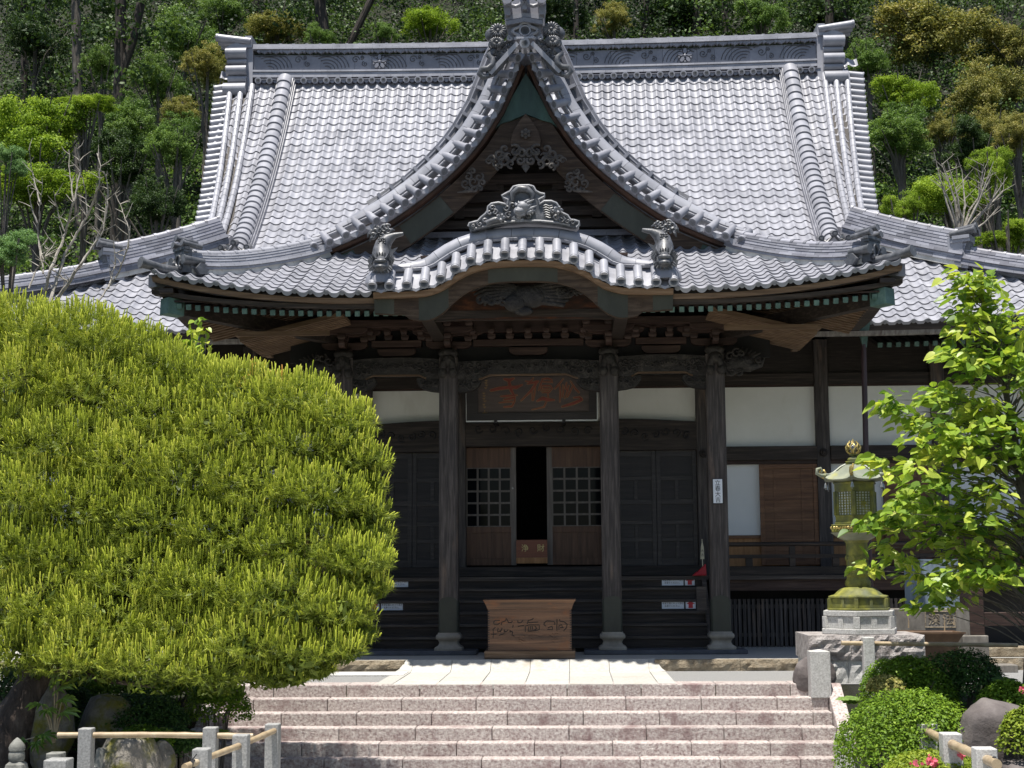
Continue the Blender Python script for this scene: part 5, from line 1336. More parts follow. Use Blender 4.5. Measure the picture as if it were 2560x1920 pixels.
# entrance
wall_box('entrance_lintel', M['dark_x'], -1.364, 1.364, WF-.18, WF+.10, 4.20, 4.68, .012)
mb = MB()
for u in np.linspace(-1.1, 1.1, 9): swirl(mb, V(u, WF-.185, 4.52+.04*math.sin(u*5)), .09, u*6, 1 if u > 0 else -1, rad=.018)
mb.build('lintel_relief', M['door'], hall, True, angle=70)
wall_box('upper_wall', M['white'], -1.364, 1.364, WF-.02, WF+.06, 4.682, 5.40); wall_box('frieze_wall', M['dark'], -1.364, 1.364, WF-.02, WF+.08, 5.402, 7.0)
def sliding(x0, x1, edge):
    """brown lattice door; edge = side of the worn stile next to the opening"""
    y = WF+.08; zb_, zt = 1.83, 4.195; g0, g1 = 2.60, 3.79; mb = MB()
    fw = .085
    mb.box(x0, x1, y-.022, y+.02, g1+.001, zt); mb.box(x0, x1, y-.022, y+.02, g0-.12, g0-.001); mb.box(x0, x1, y-.021, y+.02, zb_, zb_+.14)
    xs_ = np.linspace(x0, x1, 3); mb.box(x0, x0+fw, y-.023, y+.02, zb_+.141, g0-.121); mb.box(x1-fw, x1, y-.023, y+.02, zb_+.141, g0-.121); mb.box(xs_[1]-.05, xs_[1]+.05, y-.023, y+.02, zb_+.141, g0-.121)
    mb.box(x0+fw, x1-fw, y-.004, y+.012, zb_+.141, g0-.121)
    o = mb.build('sliding_door', M['brown_door'], hall, bevel=.003)
    mb = MB(); sw = .105; xs2 = (x1-sw, x1) if edge > 0 else (x0, x0+sw)
    mb.box(xs2[0], xs2[1], y-.030, y-.0225, zb_, zt); mb.box(xs2[0], xs2[1], y-.0224, y+.024, g0, g1); mb.build('worn_stile', M['grey_door'], o)
    mb = MB(); ga, gb = (x0, x1-sw) if edge > 0 else (x0+sw, x1)
    nx, nz = 4, 5
    for k in range(nx+1): 
        x = ga+(gb-ga)*k/nx; mb.box(x-.019, x+.019, y-.014, y+.014, g0, g1)
    for k in range(nz+1): 
        z = g0+(g1-g0)*k/nz; z0_, z1_ = max(z-.019, g0), min(z+.019, g1)
        for q in range(nx): mb.box(ga+(gb-ga)*q/nx+.0191, ga+(gb-ga)*(q+1)/nx-.0191, y-.012, y+.012, z0_, z1_)
    mb.build('lattice', M['grey_door'], o)
    mb = MB(); mb.box(ga, gb, y+.015, y+.02, g0, g1); mb.build('pane', M['glass'], o)
sliding(-1.364, -.36, 1); sliding(.26, 1.364, -1)
mb = MB(); mb.cyl((-.43, WF+.03, 3.37), (-.43, WF+.05, 3.37), .018, .018, 10); mb.build('door_pull', M['silver'], hall)
# closed shell of the hall behind the front
mb = MB(); mb.box(-10.2, 10.2, 13.9, 14.0, 0.2, 6.6); mb.box(-10.3, -10.2, 3.1, 14.0, .2, 6.6); mb.box(10.2, 10.3, 3.1, 14, .2, 6.6); mb.build('outer_wall', M['dark'], hall)
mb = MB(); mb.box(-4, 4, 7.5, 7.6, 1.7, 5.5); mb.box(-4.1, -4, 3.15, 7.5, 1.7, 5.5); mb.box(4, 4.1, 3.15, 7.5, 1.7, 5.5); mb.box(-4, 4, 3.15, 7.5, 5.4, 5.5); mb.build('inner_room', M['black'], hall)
mb = MB(); mb.box(-4, 4, 3.2, 7.4, 1.70, 1.76); mb.build('inner_floor', M['door'], hall)
# veranda
mb = MB()
mb.box(-10.2, 10.2, 1.816, 3.0, 1.535, 1.60, .5)
mb.cut(); mb.box(-10.2, -3.35, 1.60, 1.815, 1.530, 1.605); mb.cut(); mb.box(3.35, 10.2, 1.60, 1.815, 1.530, 1.605); mb.cut(); mb.box(-3.35, 3.35, 1.75, 1.815, 1.530, 1.605)
mb.build('veranda_floor', M['step_x'], hall)
mb = MB(); mb.box(3.36, 10.2, 1.68, 1.80, 1.32, 1.528); mb.cut(); mb.box(-10.2, -3.36, 1.68, 1.80, 1.32, 1.528); mb.build('veranda_beam', M['red_x'], hall)
mb = MB()
for x in (5.95, 8.1, -5.95, -8.1): mb.box(x-.11, x+.11, 1.70, 1.90, .26, 1.318); mb.cut()
mb.build('veranda_post', M['red_x'], hall)
mb = MB(); mb.box(-3.38, 3.38, WF-.22, WF-.0, 1.606, 1.80); mb.build('threshold', M['dark_x'], hall, bevel=.01)
def railing(x0, x1):
    r = thing('veranda_railing', None, None); r.parent = hall; y = 1.72
    mb = MB(); mb.cyl((x0, y, 2.195), (x1, y, 2.195), .042, .042, 12); mb.build('handrail', M['dark_x'], r, True, angle=40)
    mb = MB(); mb.box(x0, x1, y-.035, y+.035, 1.93, 2.0); mb.build('middle_rail', M['dark_x'], r)
    mb = MB(); mb.box(x0, x1, y-.06, y+.06, 1.62, 1.765); mb.build('base_rail', M['dark_x'], r)
    n = int((x1-x0)/.815)
    for k in range(n+1):
        x = x0+.55+k*.815
        if x > x1-.05: break
        mb = MB()
        if k % 2: mb.box(x-.055, x+.055, y-.045, y+.045, 1.766, 1.929); mb.box(x-.055, x+.055, y-.04, y+.04, 2.001, 2.155)
        else: mb.box(x-.065, x+.065, y-.045, y+.045, 1.766, 1.929)
        mb.build('railing_post', M['dark_x'], r, bevel=.006)
railing(3.56, 10.1); railing(-10.1, -3.56)
# palings below the veranda
def palings(x0, x1):
    mb = MB(); y = 1.92; x = x0
    while x < x1:
        h = 1.12+random.uniform(-.012, .012); j = random.uniform(-.006, .006)
        mb.prism([(-.031, 0), (.031, 0), (.031, h-.22), (.022, h-.19), (.029, h-.16), (.03, h-.18+.14), (0, h), (-.03, h-.04), (-.029, h-.16), (-.022, h-.19), (-.031, h-.22)], (x+j, y, .16), V(1, 0, 0), V(0, 0, 1), V(0, .022, 0)); x += .0865
    for z in (.45, .98): mb.box(x0-.03, x1, y+.024, y+.06, z, z+.07)
    mb.v = [(px_, py_, min(pz_, 1.16)) for px_, py_, pz_ in mb.v]
    o = mb.build('palings', M['door2'] if 'door2' in M else M['dark_z'], hall)
palings(3.68, 5.82); palings(6.1, 8.0); palings(-5.82, -3.68)
mb = MB(); mb.box(3.5, 10.2, 2.3, 2.34, .2, 1.5); mb.cut(); mb.box(-10.2, -3.5, 2.3, 2.34, .2, 1.5); mb.build('crawl_shade', M['black'], hall)  # black sheets stand in for the shade under the veranda
# timber steps up to the veranda
for k in range(6):
    z = .335+.2117*(k+1); y = .42+.265*k
    mb = MB(); mb.box(-3.2, 3.2, y, y+.32, z-.052, z, .5); o = mb.build('porch_step', M['step_x'], hall, bevel=.008)
    mb = MB(); mb.box(-3.2, 3.2, y+.035, y+.06, z-.2117, z-.0525, .2); mb.build('riser_board', M['dark_x'], o)
for sg in (-1, 1):
    mb = MB(); mb.hexa([V(sg*3.2, .38, .34), V(sg*3.28, .38, .34), V(sg*3.28, .62, .34), V(sg*3.2, .62, .34), V(sg*3.2, 1.55, 1.53), V(sg*3.28, 1.55, 1.53), V(sg*3.28, 1.75, 1.53), V(sg*3.2, 1.75, 1.53)])
    mb.box(min(sg*3.02, sg*3.20), max(sg*3.02, sg*3.2), .72, .76, .98, 1.42)
    mb.build('step_side_board', M['step_x'], hall)
# dark plinth slabs under the pillar bases
for (a, b) in [(-3.8, -.95), (.95, 3.8)]:
    mb = MB(); mb.box(a, b, -.34, .36, .262, .335); mb.build('plinth_slab', M['bluestone'], hall, bevel=.012)
# rain pipe at the corner of the porch
mb = MB(); mb.tube([V(6.15, .62, .25), V(6.16, .62, 3.6), V(6.19, .60, 5.84)], .052, 12); o = mb.build('rain_pipe', M['pipe'], hall, True, angle=50)
mb = MB(); mb.lathe([(.055, 0), (.07, .1), (.09, .2), (.14, .42), (.15, .50), (.12, .52)], (6.20, .60, 5.78), 4, ph=PI/4); mb.build('funnel', M['green'], o)
mb = MB(); mb.box(6.08, 6.34, .42, .72, 6.30, 6.46); mb.build('collector_box', M['gutter'], o, bevel=.015)
mb = MB(); mb.lathe([(.055, 0), (.07, .1), (.09, .2), (.14, .42), (.15, .50), (.12, .52)], (-6.20, .60, 5.68), 4, ph=PI/4); mb.build('funnel', M['green'], hall)

# ---- name plaque over the entrance ------------------------------------------
pq = thing('name_plaque', 'broad dark plaque with red brush lettering hung above the entrance', 'plaque', (0, 2.2, 4.70))
tilt = .16
def pp(u, w, dy=0.0):        # metres on the tilted board
    return V(u, 2.2-tilt*(w-4.66)+dy, w)
U_, W_ = V(1, 0, 0), V(0, -tilt, 1).normalized()
N_ = U_.cross(W_)           # towards the viewer: -y
mb = MB(); mb.prism([(-1.06, 4.80), (1.12, 4.80), (1.12, 5.60), (-1.06, 5.60)], (0, 2.2-tilt*-4.66+0, 0), V(1, 0, 0), V(0, -tilt, 1), V(0, .04, 0)); mb.build('board', M['plaque'], pq)
mb = MB()
for poly in ([(-1.29, 4.66), (1.27, 4.66), (1.12, 4.80), (-1.06, 4.80)], [(-1.29, 4.66), (-1.06, 4.80), (-1.06, 5.60), (-1.29, 5.70)], [(1.27, 4.66), (1.27, 5.70), (1.12, 5.60), (1.12, 4.80)], [(-1.29, 5.70), (-1.06, 5.60), (1.12, 5.60), (1.27, 5.70)]):
    mb.prism(poly, (0, 2.2+tilt*4.66-.05, 0), V(1, 0, 0), V(0, -tilt, 1), V(0, .09, 0))
mb.build('frame', M['door'], pq)
mb = MB(); mb.prism([(-1.30, 4.635), (1.28, 4.635), (1.28, 4.657), (-1.30, 4.657)], (0, 2.2+tilt*4.66-.03, 0), V(1, 0, 0), V(0, -tilt, 1), V(0, .03, 0))
for x in (-1.302, 1.272): mb.prism([(x, 4.66), (x+.02, 4.66), (x+.02, 5.4), (x, 5.4)], (0, 2.2+tilt*4.66-.03, 0), V(1, 0, 0), V(0, -tilt, 1), V(0, .03, 0))
mb.build('frame_edge', M['paper'], pq)
# brush strokes, measured on the photograph: crop origin (1200,900) scale .16275
def pl(cx, cy, dy=-.006):
    p = at(1200+cx*.16275, 900+cy*.16275, 2.13); return pp(p.x, p.z, dy)
STK = [[(170, 470, 22), (300, 440, 30), (450, 425, 26), (560, 425, 30), (650, 385, 10)], [(375, 300, 16), (450, 320, 32), (520, 290, 14)], [(440, 310, 18), (460, 400, 30), (480, 470, 26), (520, 540, 12)],
       [(320, 560, 10), (420, 555, 20), (570, 540, 8)], [(370, 610, 12), (480, 590, 22), (535, 570, 12), (530, 640, 10), (490, 710, 14), (370, 720, 12)], [(295, 655, 8), (400, 645, 10), (500, 640, 8)],
       [(700, 330, 8), (770, 345, 12), (820, 285, 8)], [(730, 370, 10), (880, 340, 26), (900, 330, 8)], [(860, 370, 20), (780, 480, 18), (630, 625, 8)], [(800, 480, 8), (805, 620, 10)], [(850, 430, 10), (835, 540, 8), (820, 620, 6)],
       [(900, 470, 8), (930, 380, 12), (960, 310, 10)], [(960, 300, 10), (1040, 290, 12), (1100, 310, 10), (1110, 350, 8)], [(970, 340, 8), (1090, 345, 10)], [(940, 480, 8), (950, 400, 10), (1080, 400, 12), (1110, 440, 10), (1060, 500, 10), (960, 500, 8)], [(970, 440, 7), (1060, 440, 8)], [(960, 470, 7), (1060, 470, 8)], [(880, 630, 14), (960, 590, 34), (1050, 610, 30), (1140, 615, 12)], [(1040, 500, 8), (1050, 570, 10)], [(1020, 640, 10), (980, 720, 10), (800, 760, 6)],
       [(1150, 445, 10), (1220, 370, 12), (1280, 295, 6)], [(1225, 400, 10), (1235, 520, 14), (1225, 640, 8)], [(1275, 390, 8), (1280, 500, 10), (1265, 570, 8)], [(1330, 350, 8), (1310, 430, 12), (1350, 480, 10)], [(1365, 395, 8), (1340, 480, 10), (1300, 590, 6)], [(1420, 410, 10), (1380, 500, 10), (1340, 570, 8)], [(1390, 330, 8), (1470, 450, 14), (1520, 500, 12)], [(1440, 580, 10), (1530, 570, 16), (1560, 600, 20)], [(1560, 610, 24), (1450, 660, 26), (1350, 690, 22), (1260, 715, 14)]]
ms, mo = MB(), MB()
PXM = .16275*28.1/3600
for st in STK:
    for mbx, add, sq, dy in ((mo, 7, .12, -.004), (ms, 0, .22, -.008)):
        P = [pl(x, y, dy) for x, y, w in st]; mbx.tube(P, [(w*.78+add)*PXM for x, y, w in st], 8, True, .5, (1, sq), up=(0, -1, 0)) if False else None
        # flat ribbon polygons with round ends
        Rw = [(w*.80+add)*PXM for x, y, w in st]; Q = []
        for i in range(len(P)-1):
            for f in np.linspace(0, 1, 5)[:-1]: Q.append((P[i].lerp(P[i+1], f), Rw[i]+(Rw[i+1]-Rw[i])*f))
        Q.append((P[-1], Rw[-1]))
        for (a, ra), (b, rb) in zip(Q, Q[1:]):
            t = (b-a); t = t.normalized() if t.length > 1e-6 else U_; s_ = t.cross(N_).normalized()
            mbx.add([a-s_*ra, b-s_*rb, b+s_*rb, a+s_*ra], [(0, 1, 2, 3)], .5)
        for a, ra in Q: mbx.add([a+U_*(ra*math.cos(q))+W_*(ra*math.sin(q)) for q in np.linspace(0, 2*PI, 11)[:-1]], [tuple(range(10))], .5)
mo.build('stroke_outline', M['goldline'], pq); 
for i, (x, y, z) in enumerate(ms.v): ms.v[i] = (x, y-.002-1e-4*(i % 37)/37, z)
ms.build('brush_lettering', M['redpaint'], pq)
mb = MB()
for k, (x, y) in enumerate([(100, 330), (95, 365), (105, 400), (90, 440), (60, 520), (65, 560), (60, 600), (75, 640), (60, 690), (70, 730)]):
    for j in range(3):
        a = pl(x-25+j*8, y-12+8*j, -.006); b = pl(x+22-6*j, y-14+10*j, -.006); mb.bar(a, b, .008, .004, N_)
a = pl(70, 770, -.006); b = pl(70, 805, -.006); mb.bar(a, b, .02, .004, N_); mb.bar(pl(35, 808, -.006), pl(112, 806, -.006), .012, .004, N_)
mb.build('signature', M['goldline'], pq)
# iron pegs under the plaque
mb = MB()
for x in (-.72, .62): mb.box(x-.03, x+.03, 2.14, 2.98, 4.60, 4.665); mb.cut()
mb.build('plaque_peg', M['door'], hall)

# ---- offering boxes -----------------------------------------------------------
ob = thing('offering_box', 'large weathered wooden offering box with carved front before the steps', 'offering box', (.03, -1.05, .262))
y0, y1 = -1.40, -.72; bx0, bx1 = -.68, .73
mb = MB(); mb.box(bx0, bx1, y0, y1, .395, 1.09); mb.build('body', M['box'], ob)
mb = MB(); mb.box(bx0-.06, bx1+.06, y0-.045, y1+.045, .264, .393); mb.build('base_frame', M['brown_x'], ob, bevel=.012)
mb = MB(); zz = 1.092
def flare(z): return .065*((z-1.09)/.15)**1.6 if z > 1.09 else 0
prev = None
zs = np.linspace(1.092, 1.245, 7); vs_ = []
for z in zs:
    f = flare(z)+.012
    vs_ += [V(bx0-f, y0-f, z), V(bx1+f, y0-f, z), V(bx1+f, y1+f, z), V(bx0-f, y1+f, z)]
for z in zs[::-1]:
    f = flare(z)+.012-.05
    vs_ += [V(bx0-f, y0-f, z), V(bx1+f, y0-f, z), V(bx1+f, y1+f, z), V(bx0-f, y1+f, z)]
n = len(vs_)//4; mb.add(vs_, [(4*i+k, 4*i+(k+1) % 4, 4*i+4+(k+1) % 4, 4*i+4+k) for i in range(n-1) for k in range(4)]+[(3, 2, 1, 0)]); mb.build('flared_rim', M['box'], ob, True, angle=40)
mb = MB()
for k in range(9): x = bx0+.1+k*(bx1-bx0-.2)/8; mb.box(x-.03, x+.03, y0+.0, y1, 1.14, 1.17)
mb.build('top_slats', M['brown_x'], ob)
mb = MB()
for s2, x in ((-1, bx0), (1, bx1)):
    for k in range(17): z = .42+k*.039; mb.box(min(x+s2*.001, x-s2*.028), max(x+s2*.001, x-s2*.028), y0-.003, y0+.02, z, z+.018)
mb.build('finger_joints', M['door'], ob)
# carved characters, measured: crop origin (1160,1470) scale .14467
def bc(cx, cy): 
    p = at(1160+cx*.14467, 1470+cy*.14467, y0); return V(p.x, y0-.002, p.z)
mb = MB()
for st in [[(620, 560), (540, 560), (510, 590), (520, 630), (580, 630), (630, 600)], [(730, 520), (720, 570), (655, 590), (640, 640)], [(740, 540), (770, 600), (820, 600), (835, 570)], [(540, 680), (500, 720), (510, 800), (500, 860)], [(590, 690), (580, 760), (640, 740)], [(470, 800), (560, 800)], [(660, 690), (630, 760)], [(700, 720), (690, 760), (740, 750), (760, 720)], [(800, 730), (790, 760), (840, 750)], [(840, 760), (830, 820), (870, 830)], [(600, 820), (700, 790)],
           [(930, 560), (930, 600), (980, 605), (1020, 560)], [(1090, 620), (1110, 560), (1180, 545), (1200, 520)], [(1110, 600), (1280, 590)], [(930, 665), (1040, 650)], [(1060, 760), (1060, 660), (1120, 640), (1300, 640), (1300, 720), (1240, 740)], [(1120, 670), (1110, 730)], [(1150, 660), (1150, 720)], [(1180, 660), (1185, 720)], [(1220, 660), (1260, 700), (1220, 720)], [(1100, 745), (1240, 735)],
           [(1560, 580), (1430, 570), (1390, 600), (1380, 640), (1420, 660)], [(1565, 590), (1570, 640)], [(1605, 540), (1605, 740)], [(1650, 540), (1660, 580), (1740, 590), (1780, 630), (1770, 690), (1720, 740)], [(1640, 720), (1640, 650), (1690, 640), (1700, 680)], [(1450, 690), (1520, 660), (1530, 720), (1440, 720)], [(1660, 690), (1720, 680)], [(850, 640), (840, 690)]]:
    P = [bc(*q) for q in st]; P2 = []
    for a, b in zip(P, P[1:]): P2 += [a, a.lerp(b, .5)]
    P2.append(P[-1]); mb.tube(P2, .0075, 5, True, .5)
mb.build('carved_lettering', M['dark'], ob, True)
mb = MB()
for k in range(16):
    x, y = random.uniform(850, 1650), random.uniform(760, 930); p = bc(x, y); q = bc(x+random.uniform(60, 170), y+random.uniform(-40, 50)); m_ = p.lerp(q, .5)+V(0, 0, random.uniform(-.01, .02)); mb.tube([p, m_, q], [.002, .005, .002], 4, True, .8)
mb.build('wave_carving', M['box'], ob, True)
ib = thing('collection_box', 'small red brown collection box with gold characters inside the doorway', 'collection box', (-.05, 3.05, 1.80))
mb = MB(); mb.box(-.36, .26, 2.90, 3.15, 1.98, 2.33); mb.build('body', M['redwood'], ib)
mb = MB(); mb.box(-.36, .26, 2.885, 3.15, 1.865, 1.978); mb.build('plinth', M['cedar'], ib)
mb = MB(); add_text(mb, '浄', .155, (-.185, 2.895, 2.17), V(1, 0, 0), V(0, 0, 1), .004); add_text(mb, '財', .155, (.13, 2.895, 2.17), V(1, 0, 0), V(0, 0, 1), .004); mb.build('gold_lettering', M['goldpaint'], ib)

# ---- small notices ----------------------------------------------------------------
def notice(x, y, z, label, w=.41, h=.155):
    o = thing('notice_board', label, 'notice', (x, y, z), 'notices on the timber steps')
    mb = MB(); mb.box(x-w/2, x+w/2, y, y+.01, z-h/2, z+h/2); mb.build('plate', M['signwhite'], o, bevel=.004)
    mb = MB(); add_text(mb, '本堂正面にお上り頂き\nお参りください。', .043, (x, y-.002, z), V(1, 0, 0), V(0, 0, 1), .001, .5, 1.15, .92); mb.build('lettering', M['ink'], o)
def arrow(x, y, z, label, w=.185, h=.155):
    o = thing('arrow_sign', label, 'sign', (x, y, z), 'red arrow signs on the timber steps')
    mb = MB(); mb.box(x-w/2, x+w/2, y, y+.01, z-h/2, z+h/2); mb.build('plate', M['signwhite'], o, bevel=.004)
    mb = MB(); mb.prism([(-.04, -.065), (.04, -.065), (.04, .01), (.082, .01), (0, .068), (-.082, .01), (-.04, .01)], (x, y-.004, z), V(1, 0, 0), V(0, 0, 1), V(0, .003, 0)); mb.build('arrow', M['signred'], o)
def step_face(k): return .42+.265*k+.03       # front of riser board k
zs_ = {1: .335+.2117*4, 0: .335+.2117*3}
notice(2.66, step_face(5)-.0, .335+.2117*5.52, 'white Japanese notice on the upper timber step, right of the door beside the arrow'); arrow(2.985, step_face(5)-.0, .335+.2117*5.52, 'red up arrow sign on the upper timber step by the right pillar')
notice(2.62, step_face(3)-.0, .335+.2117*3.52, 'white Japanese notice on a lower timber step, right of the offering box'); arrow(2.95, step_face(3)-.0, .335+.2117*3.52, 'red up arrow sign on a lower timber step by the right pillar')
notice(-2.60, step_face(5)-.0, .335+.2117*5.52, 'white Japanese notice on the upper timber step beside the pine'); notice(-2.64, step_face(3)-.0, .335+.2117*3.52, 'white Japanese notice on a lower timber step beside the pine')
arrow(-2.93, step_face(5)-.0, .335+.2117*5.52, 'arrow sign half hidden by the pine on the upper timber step'); arrow(-2.97, step_face(3)-.0, .335+.2117*3.52, 'arrow sign half hidden by the pine on a lower timber step')
o = thing('paper_charm', 'narrow white paper charm with black characters on the right porch pillar', 'sign', (3.36, -.19, 3.1))
mb = MB(); mb.box(3.265, 3.455, -.185, -.172, 2.88, 3.34); mb.build('backing', M['door'], o)
mb = MB(); mb.box(3.278, 3.442, -.190, -.1855, 2.90, 3.325); mb.build('paper', M['signwhite'], o)
mb = MB()
for k, ch in enumerate('立春大吉'): add_text(mb, ch, .105, (3.36, -.192, 3.265-k*.102), V(1, 0, 0), V(0, 0, 1), .001)
mb.build('lettering', M['ink'], o)
o = thing('red_cloth', 'small heap of red cloth on the top step beside the right pillar', 'cloth', (3.2, 1.6, 1.60))
mb = MB(); mb.add([(3.02, 1.66, 1.608), (3.30, 1.66, 1.608), (3.30, 1.78, 1.608), (3.02, 1.78, 1.608), (3.16, 1.68, 1.72), (3.29, 1.68, 1.84), (3.29, 1.76, 1.84), (3.16, 1.76, 1.72)], [(3, 2, 1, 0), (0, 1, 5, 4), (1, 2, 6, 5), (2, 3, 7, 6), (3, 0, 4, 7), (4, 5, 6, 7)]); mb.build('fold', M['redplastic'], o, bevel=.02)
o = thing('paper_fan', 'cream pointed paper charm propped behind the right porch pillar', 'charm', (3.22, 1.7, 1.9))
mb = MB(); mb.prism([(-.042, 0), (.035, 0), (.028, .22), (.0, .36), (-.024, .24)], (3.23, 1.70, 1.92), V(1, 0, 0), V(0, 0, 1), V(0, .006, 0)); mb.box(3.222, 3.236, 1.708, 1.72, 1.605, 2.3); mb.build('charm_body', M['cream'], o)
mb = MB()
for k, ch in enumerate('大吉'): add_text(mb, ch, .06, (3.228, 1.698, 2.08-.08*k), V(1, 0, 0), V(0, 0, 1), .001)
mb.build('lettering', M['ink'], o)
# ================================================================ ground, paving, stairs
GZ = .065
def ground_z(x, y):
    if y >= 17:
        d = y-17; z = GZ + .80*d + .9*math.sin(x*.11+d*.07)*min(1, d/10) + .5*math.sin(x*.31)*min(1, d/8)
        return min(z, 58+.2*math.sin(x*.2))
    if y >= -4.45: return GZ-.006
    if abs(x) < 4.74: return -1.62
    f = min(1, (-4.45-y)/4.6)
    return GZ-.01 - .92*f + (.10*math.sin(x*1.3)+.06*math.sin(y*2.1+x))*min(1, f*3)*(1-f*.5) - (0.35*min(1, max(0, (-9.05-y)/2.5)))
gx = sorted(set(list(np.linspace(-110, -14, 25)) + list(np.arange(-14, 14.01, .5)) + list(np.linspace(14, 110, 25)) + [-4.75, -4.73, 4.73, 4.75]))
gy = sorted(set(list(np.arange(-60, -14, 4.0)) + list(np.arange(-14, -4.4, .5)) + [-4.46, -4.44] + list(np.arange(-4, 17, 1.5)) + list(np.arange(17, 110, 2.5))))
vs_ = [(x, y, ground_z(x, y)) for y in gy for x in gx]; nx = len(gx)
fs = [(j*nx+i, j*nx+i+1, (j+1)*nx+i+1, (j+1)*nx+i) for j in range(len(gy)-1) for i in range(nx-1)]
tag(np_mesh('ground', vs_, fs, np.full(len(fs), .5), M['earth'], None, True), kind='structure')
mb = MB(); mb.box(-4.7, 4.7, -60, -6.2, -1.5, -1.34); tag(mb.build('lower_path', M['paving']), kind='structure')
mb = MB(); mb.add([(-14, -4.44, GZ+.006), (14, -4.44, GZ+.006), (14, -1.62, GZ+.006), (-14, -1.62, GZ+.006)], [(0, 1, 2, 3)]); tag(mb.build('gravel_yard', M['gravel']), kind='structure')
# stone platform under the porch, rough kerb in front
mb = MB(); mb.box(-13, 13, -1.55, 13, .0, .258); tag(mb.build('stone_platform', M['paving']), kind='structure')
kerb = thing('platform_kerb', 'low rough brown stone kerb along the front of the porch platform', 'kerb', (0, -1.6, GZ))
def rough_block(mb, x0, x1, y0, y1, z0, z1, amp=.02, nx=8, nz=4):
    """block with a hewn front (-y) face"""
    vs_ = []; 
    for j in range(nz+1):
        for i in range(nx+1):
            e = 0 if (i in (0, nx) or j in (0, nz)) else 1
            vs_.append((x0+(x1-x0)*i/nx, y0+e*random.uniform(-amp, amp*.4)-e*amp*.5, z0+(z1-z0)*j/nz))
    n = len(vs_); fs = [(j*(nx+1)+i, j*(nx+1)+i+1, (j+1)*(nx+1)+i+1, (j+1)*(nx+1)+i) for j in range(nz) for i in range(nx)]
    b = [(x0, y1, z0), (x1, y1, z0), (x1, y1, z1), (x0, y1, z1)]; vs_ += b; c0, c1, c2, c3 = 0, nx, nz*(nx+1)+nx, nz*(nx+1)
    top = [c3+i for i in range(nx+1)]; bot = [i for i in range(nx+1)]
    fs += [tuple(top+[n+2, n+3]), tuple(bot[::-1]+[n, n+1]), (n+1, n, n+3, n+2)]
    fs += [tuple([j*(nx+1) for j in range(nz, -1, -1)]+[n, n+3]), tuple([j*(nx+1)+nx for j in range(nz+1)]+[n+2, n+1])]
    mb.add(vs_, fs)
for (a, b) in [(-13, -2.06), (2.10, 13)]:
    x = a
    while x < b-.05:
        w = min(random.uniform(1.3, 2.0), b-x); w = b-x if b-x-w < .5 else w
        mb = MB(); rough_block(mb, x+.004, x+w-.004, -1.72, -1.552, GZ, .256, .022, 14, 3); mb.build('kerb_stone', M['rough'], kerb); x += w
# sloping stone apron and paved path up to the stairs
mb = MB(); xs_ = np.linspace(-1.92, 2.0, 7)
for i in range(6):
    a, b = xs_[i]+.004, xs_[i+1]-.004; prof = [(-1.54, .262), (-1.60, .262), (-1.72, .185), (-1.86, .115), (-2.02, .085), (-2.02, .05), (-1.54, .05)]
    mb.sweep([(V(a, 0, 0), V(0, 1, 0), V(0, 0, 1)), (V(b, 0, 0), V(0, 1, 0), V(0, 0, 1))], prof)
for sg, xe in ((-1, -1.92), (1, 2.0)):
    A = [V(xe, -1.54, .262), V(xe, -1.72, .185), V(xe, -1.86, .115), V(xe, -2.02, .085)]; B = [p+V(sg*(.11+.05*i), -.0, .012) for i, p in enumerate(A)]
    for i in range(3): mb.hexa([A[i]-V(0, 0, .1), B[i]-V(0, 0, .1), B[i+1]-V(0, 0, .1), A[i+1]-V(0, 0, .1), A[i], B[i], B[i+1], A[i+1]])
o = tag(mb.build('stone_apron', M['paving']), kind='structure')
mb = MB(); rows = [-2.03, -2.20, -2.95, -3.7, -4.46]
for j in range(4):
    y1, y0 = rows[j], rows[j+1]; 
    for i in range(6):
        a, b = xs_[i], xs_[i+1]; s_ = .08*math.sin(i*2.3+j); ya, yb = y0+(s_ if j < 3 else 0), y1+(.08*math.sin(i*2.3+j-1) if j > 0 else 0)
        mb.box(a+.006, b-.006, ya+.006, yb-.006, .02, .088+random.uniform(-.002, .002))
for sg, xe in ((-1, -1.92), (1, 2.0)):
    for j in range(3): mb.hexa([V(xe, -2.03-.8*j, .02)+V(sg*0, 0, 0), V(xe+sg*.26, -2.03-.8*j, .02), V(xe+sg*.26, -2.82-.8*j, .02), V(xe, -2.82-.8*j, .02), V(xe, -2.03-.8*j, .094), V(xe+sg*.26, -2.03-.8*j, .090), V(xe+sg*.26, -2.82-.8*j, .090), V(xe, -2.82-.8*j, .094)])
tag(mb.build('paved_path', M['paving'], bevel=.006), kind='structure')
mb = MB(); mb.box(-4.2, -1.95, -2.75, -2.05, .06, .105); tag(mb.build('side_paving', M['granite'], bevel=.006), kind='structure')
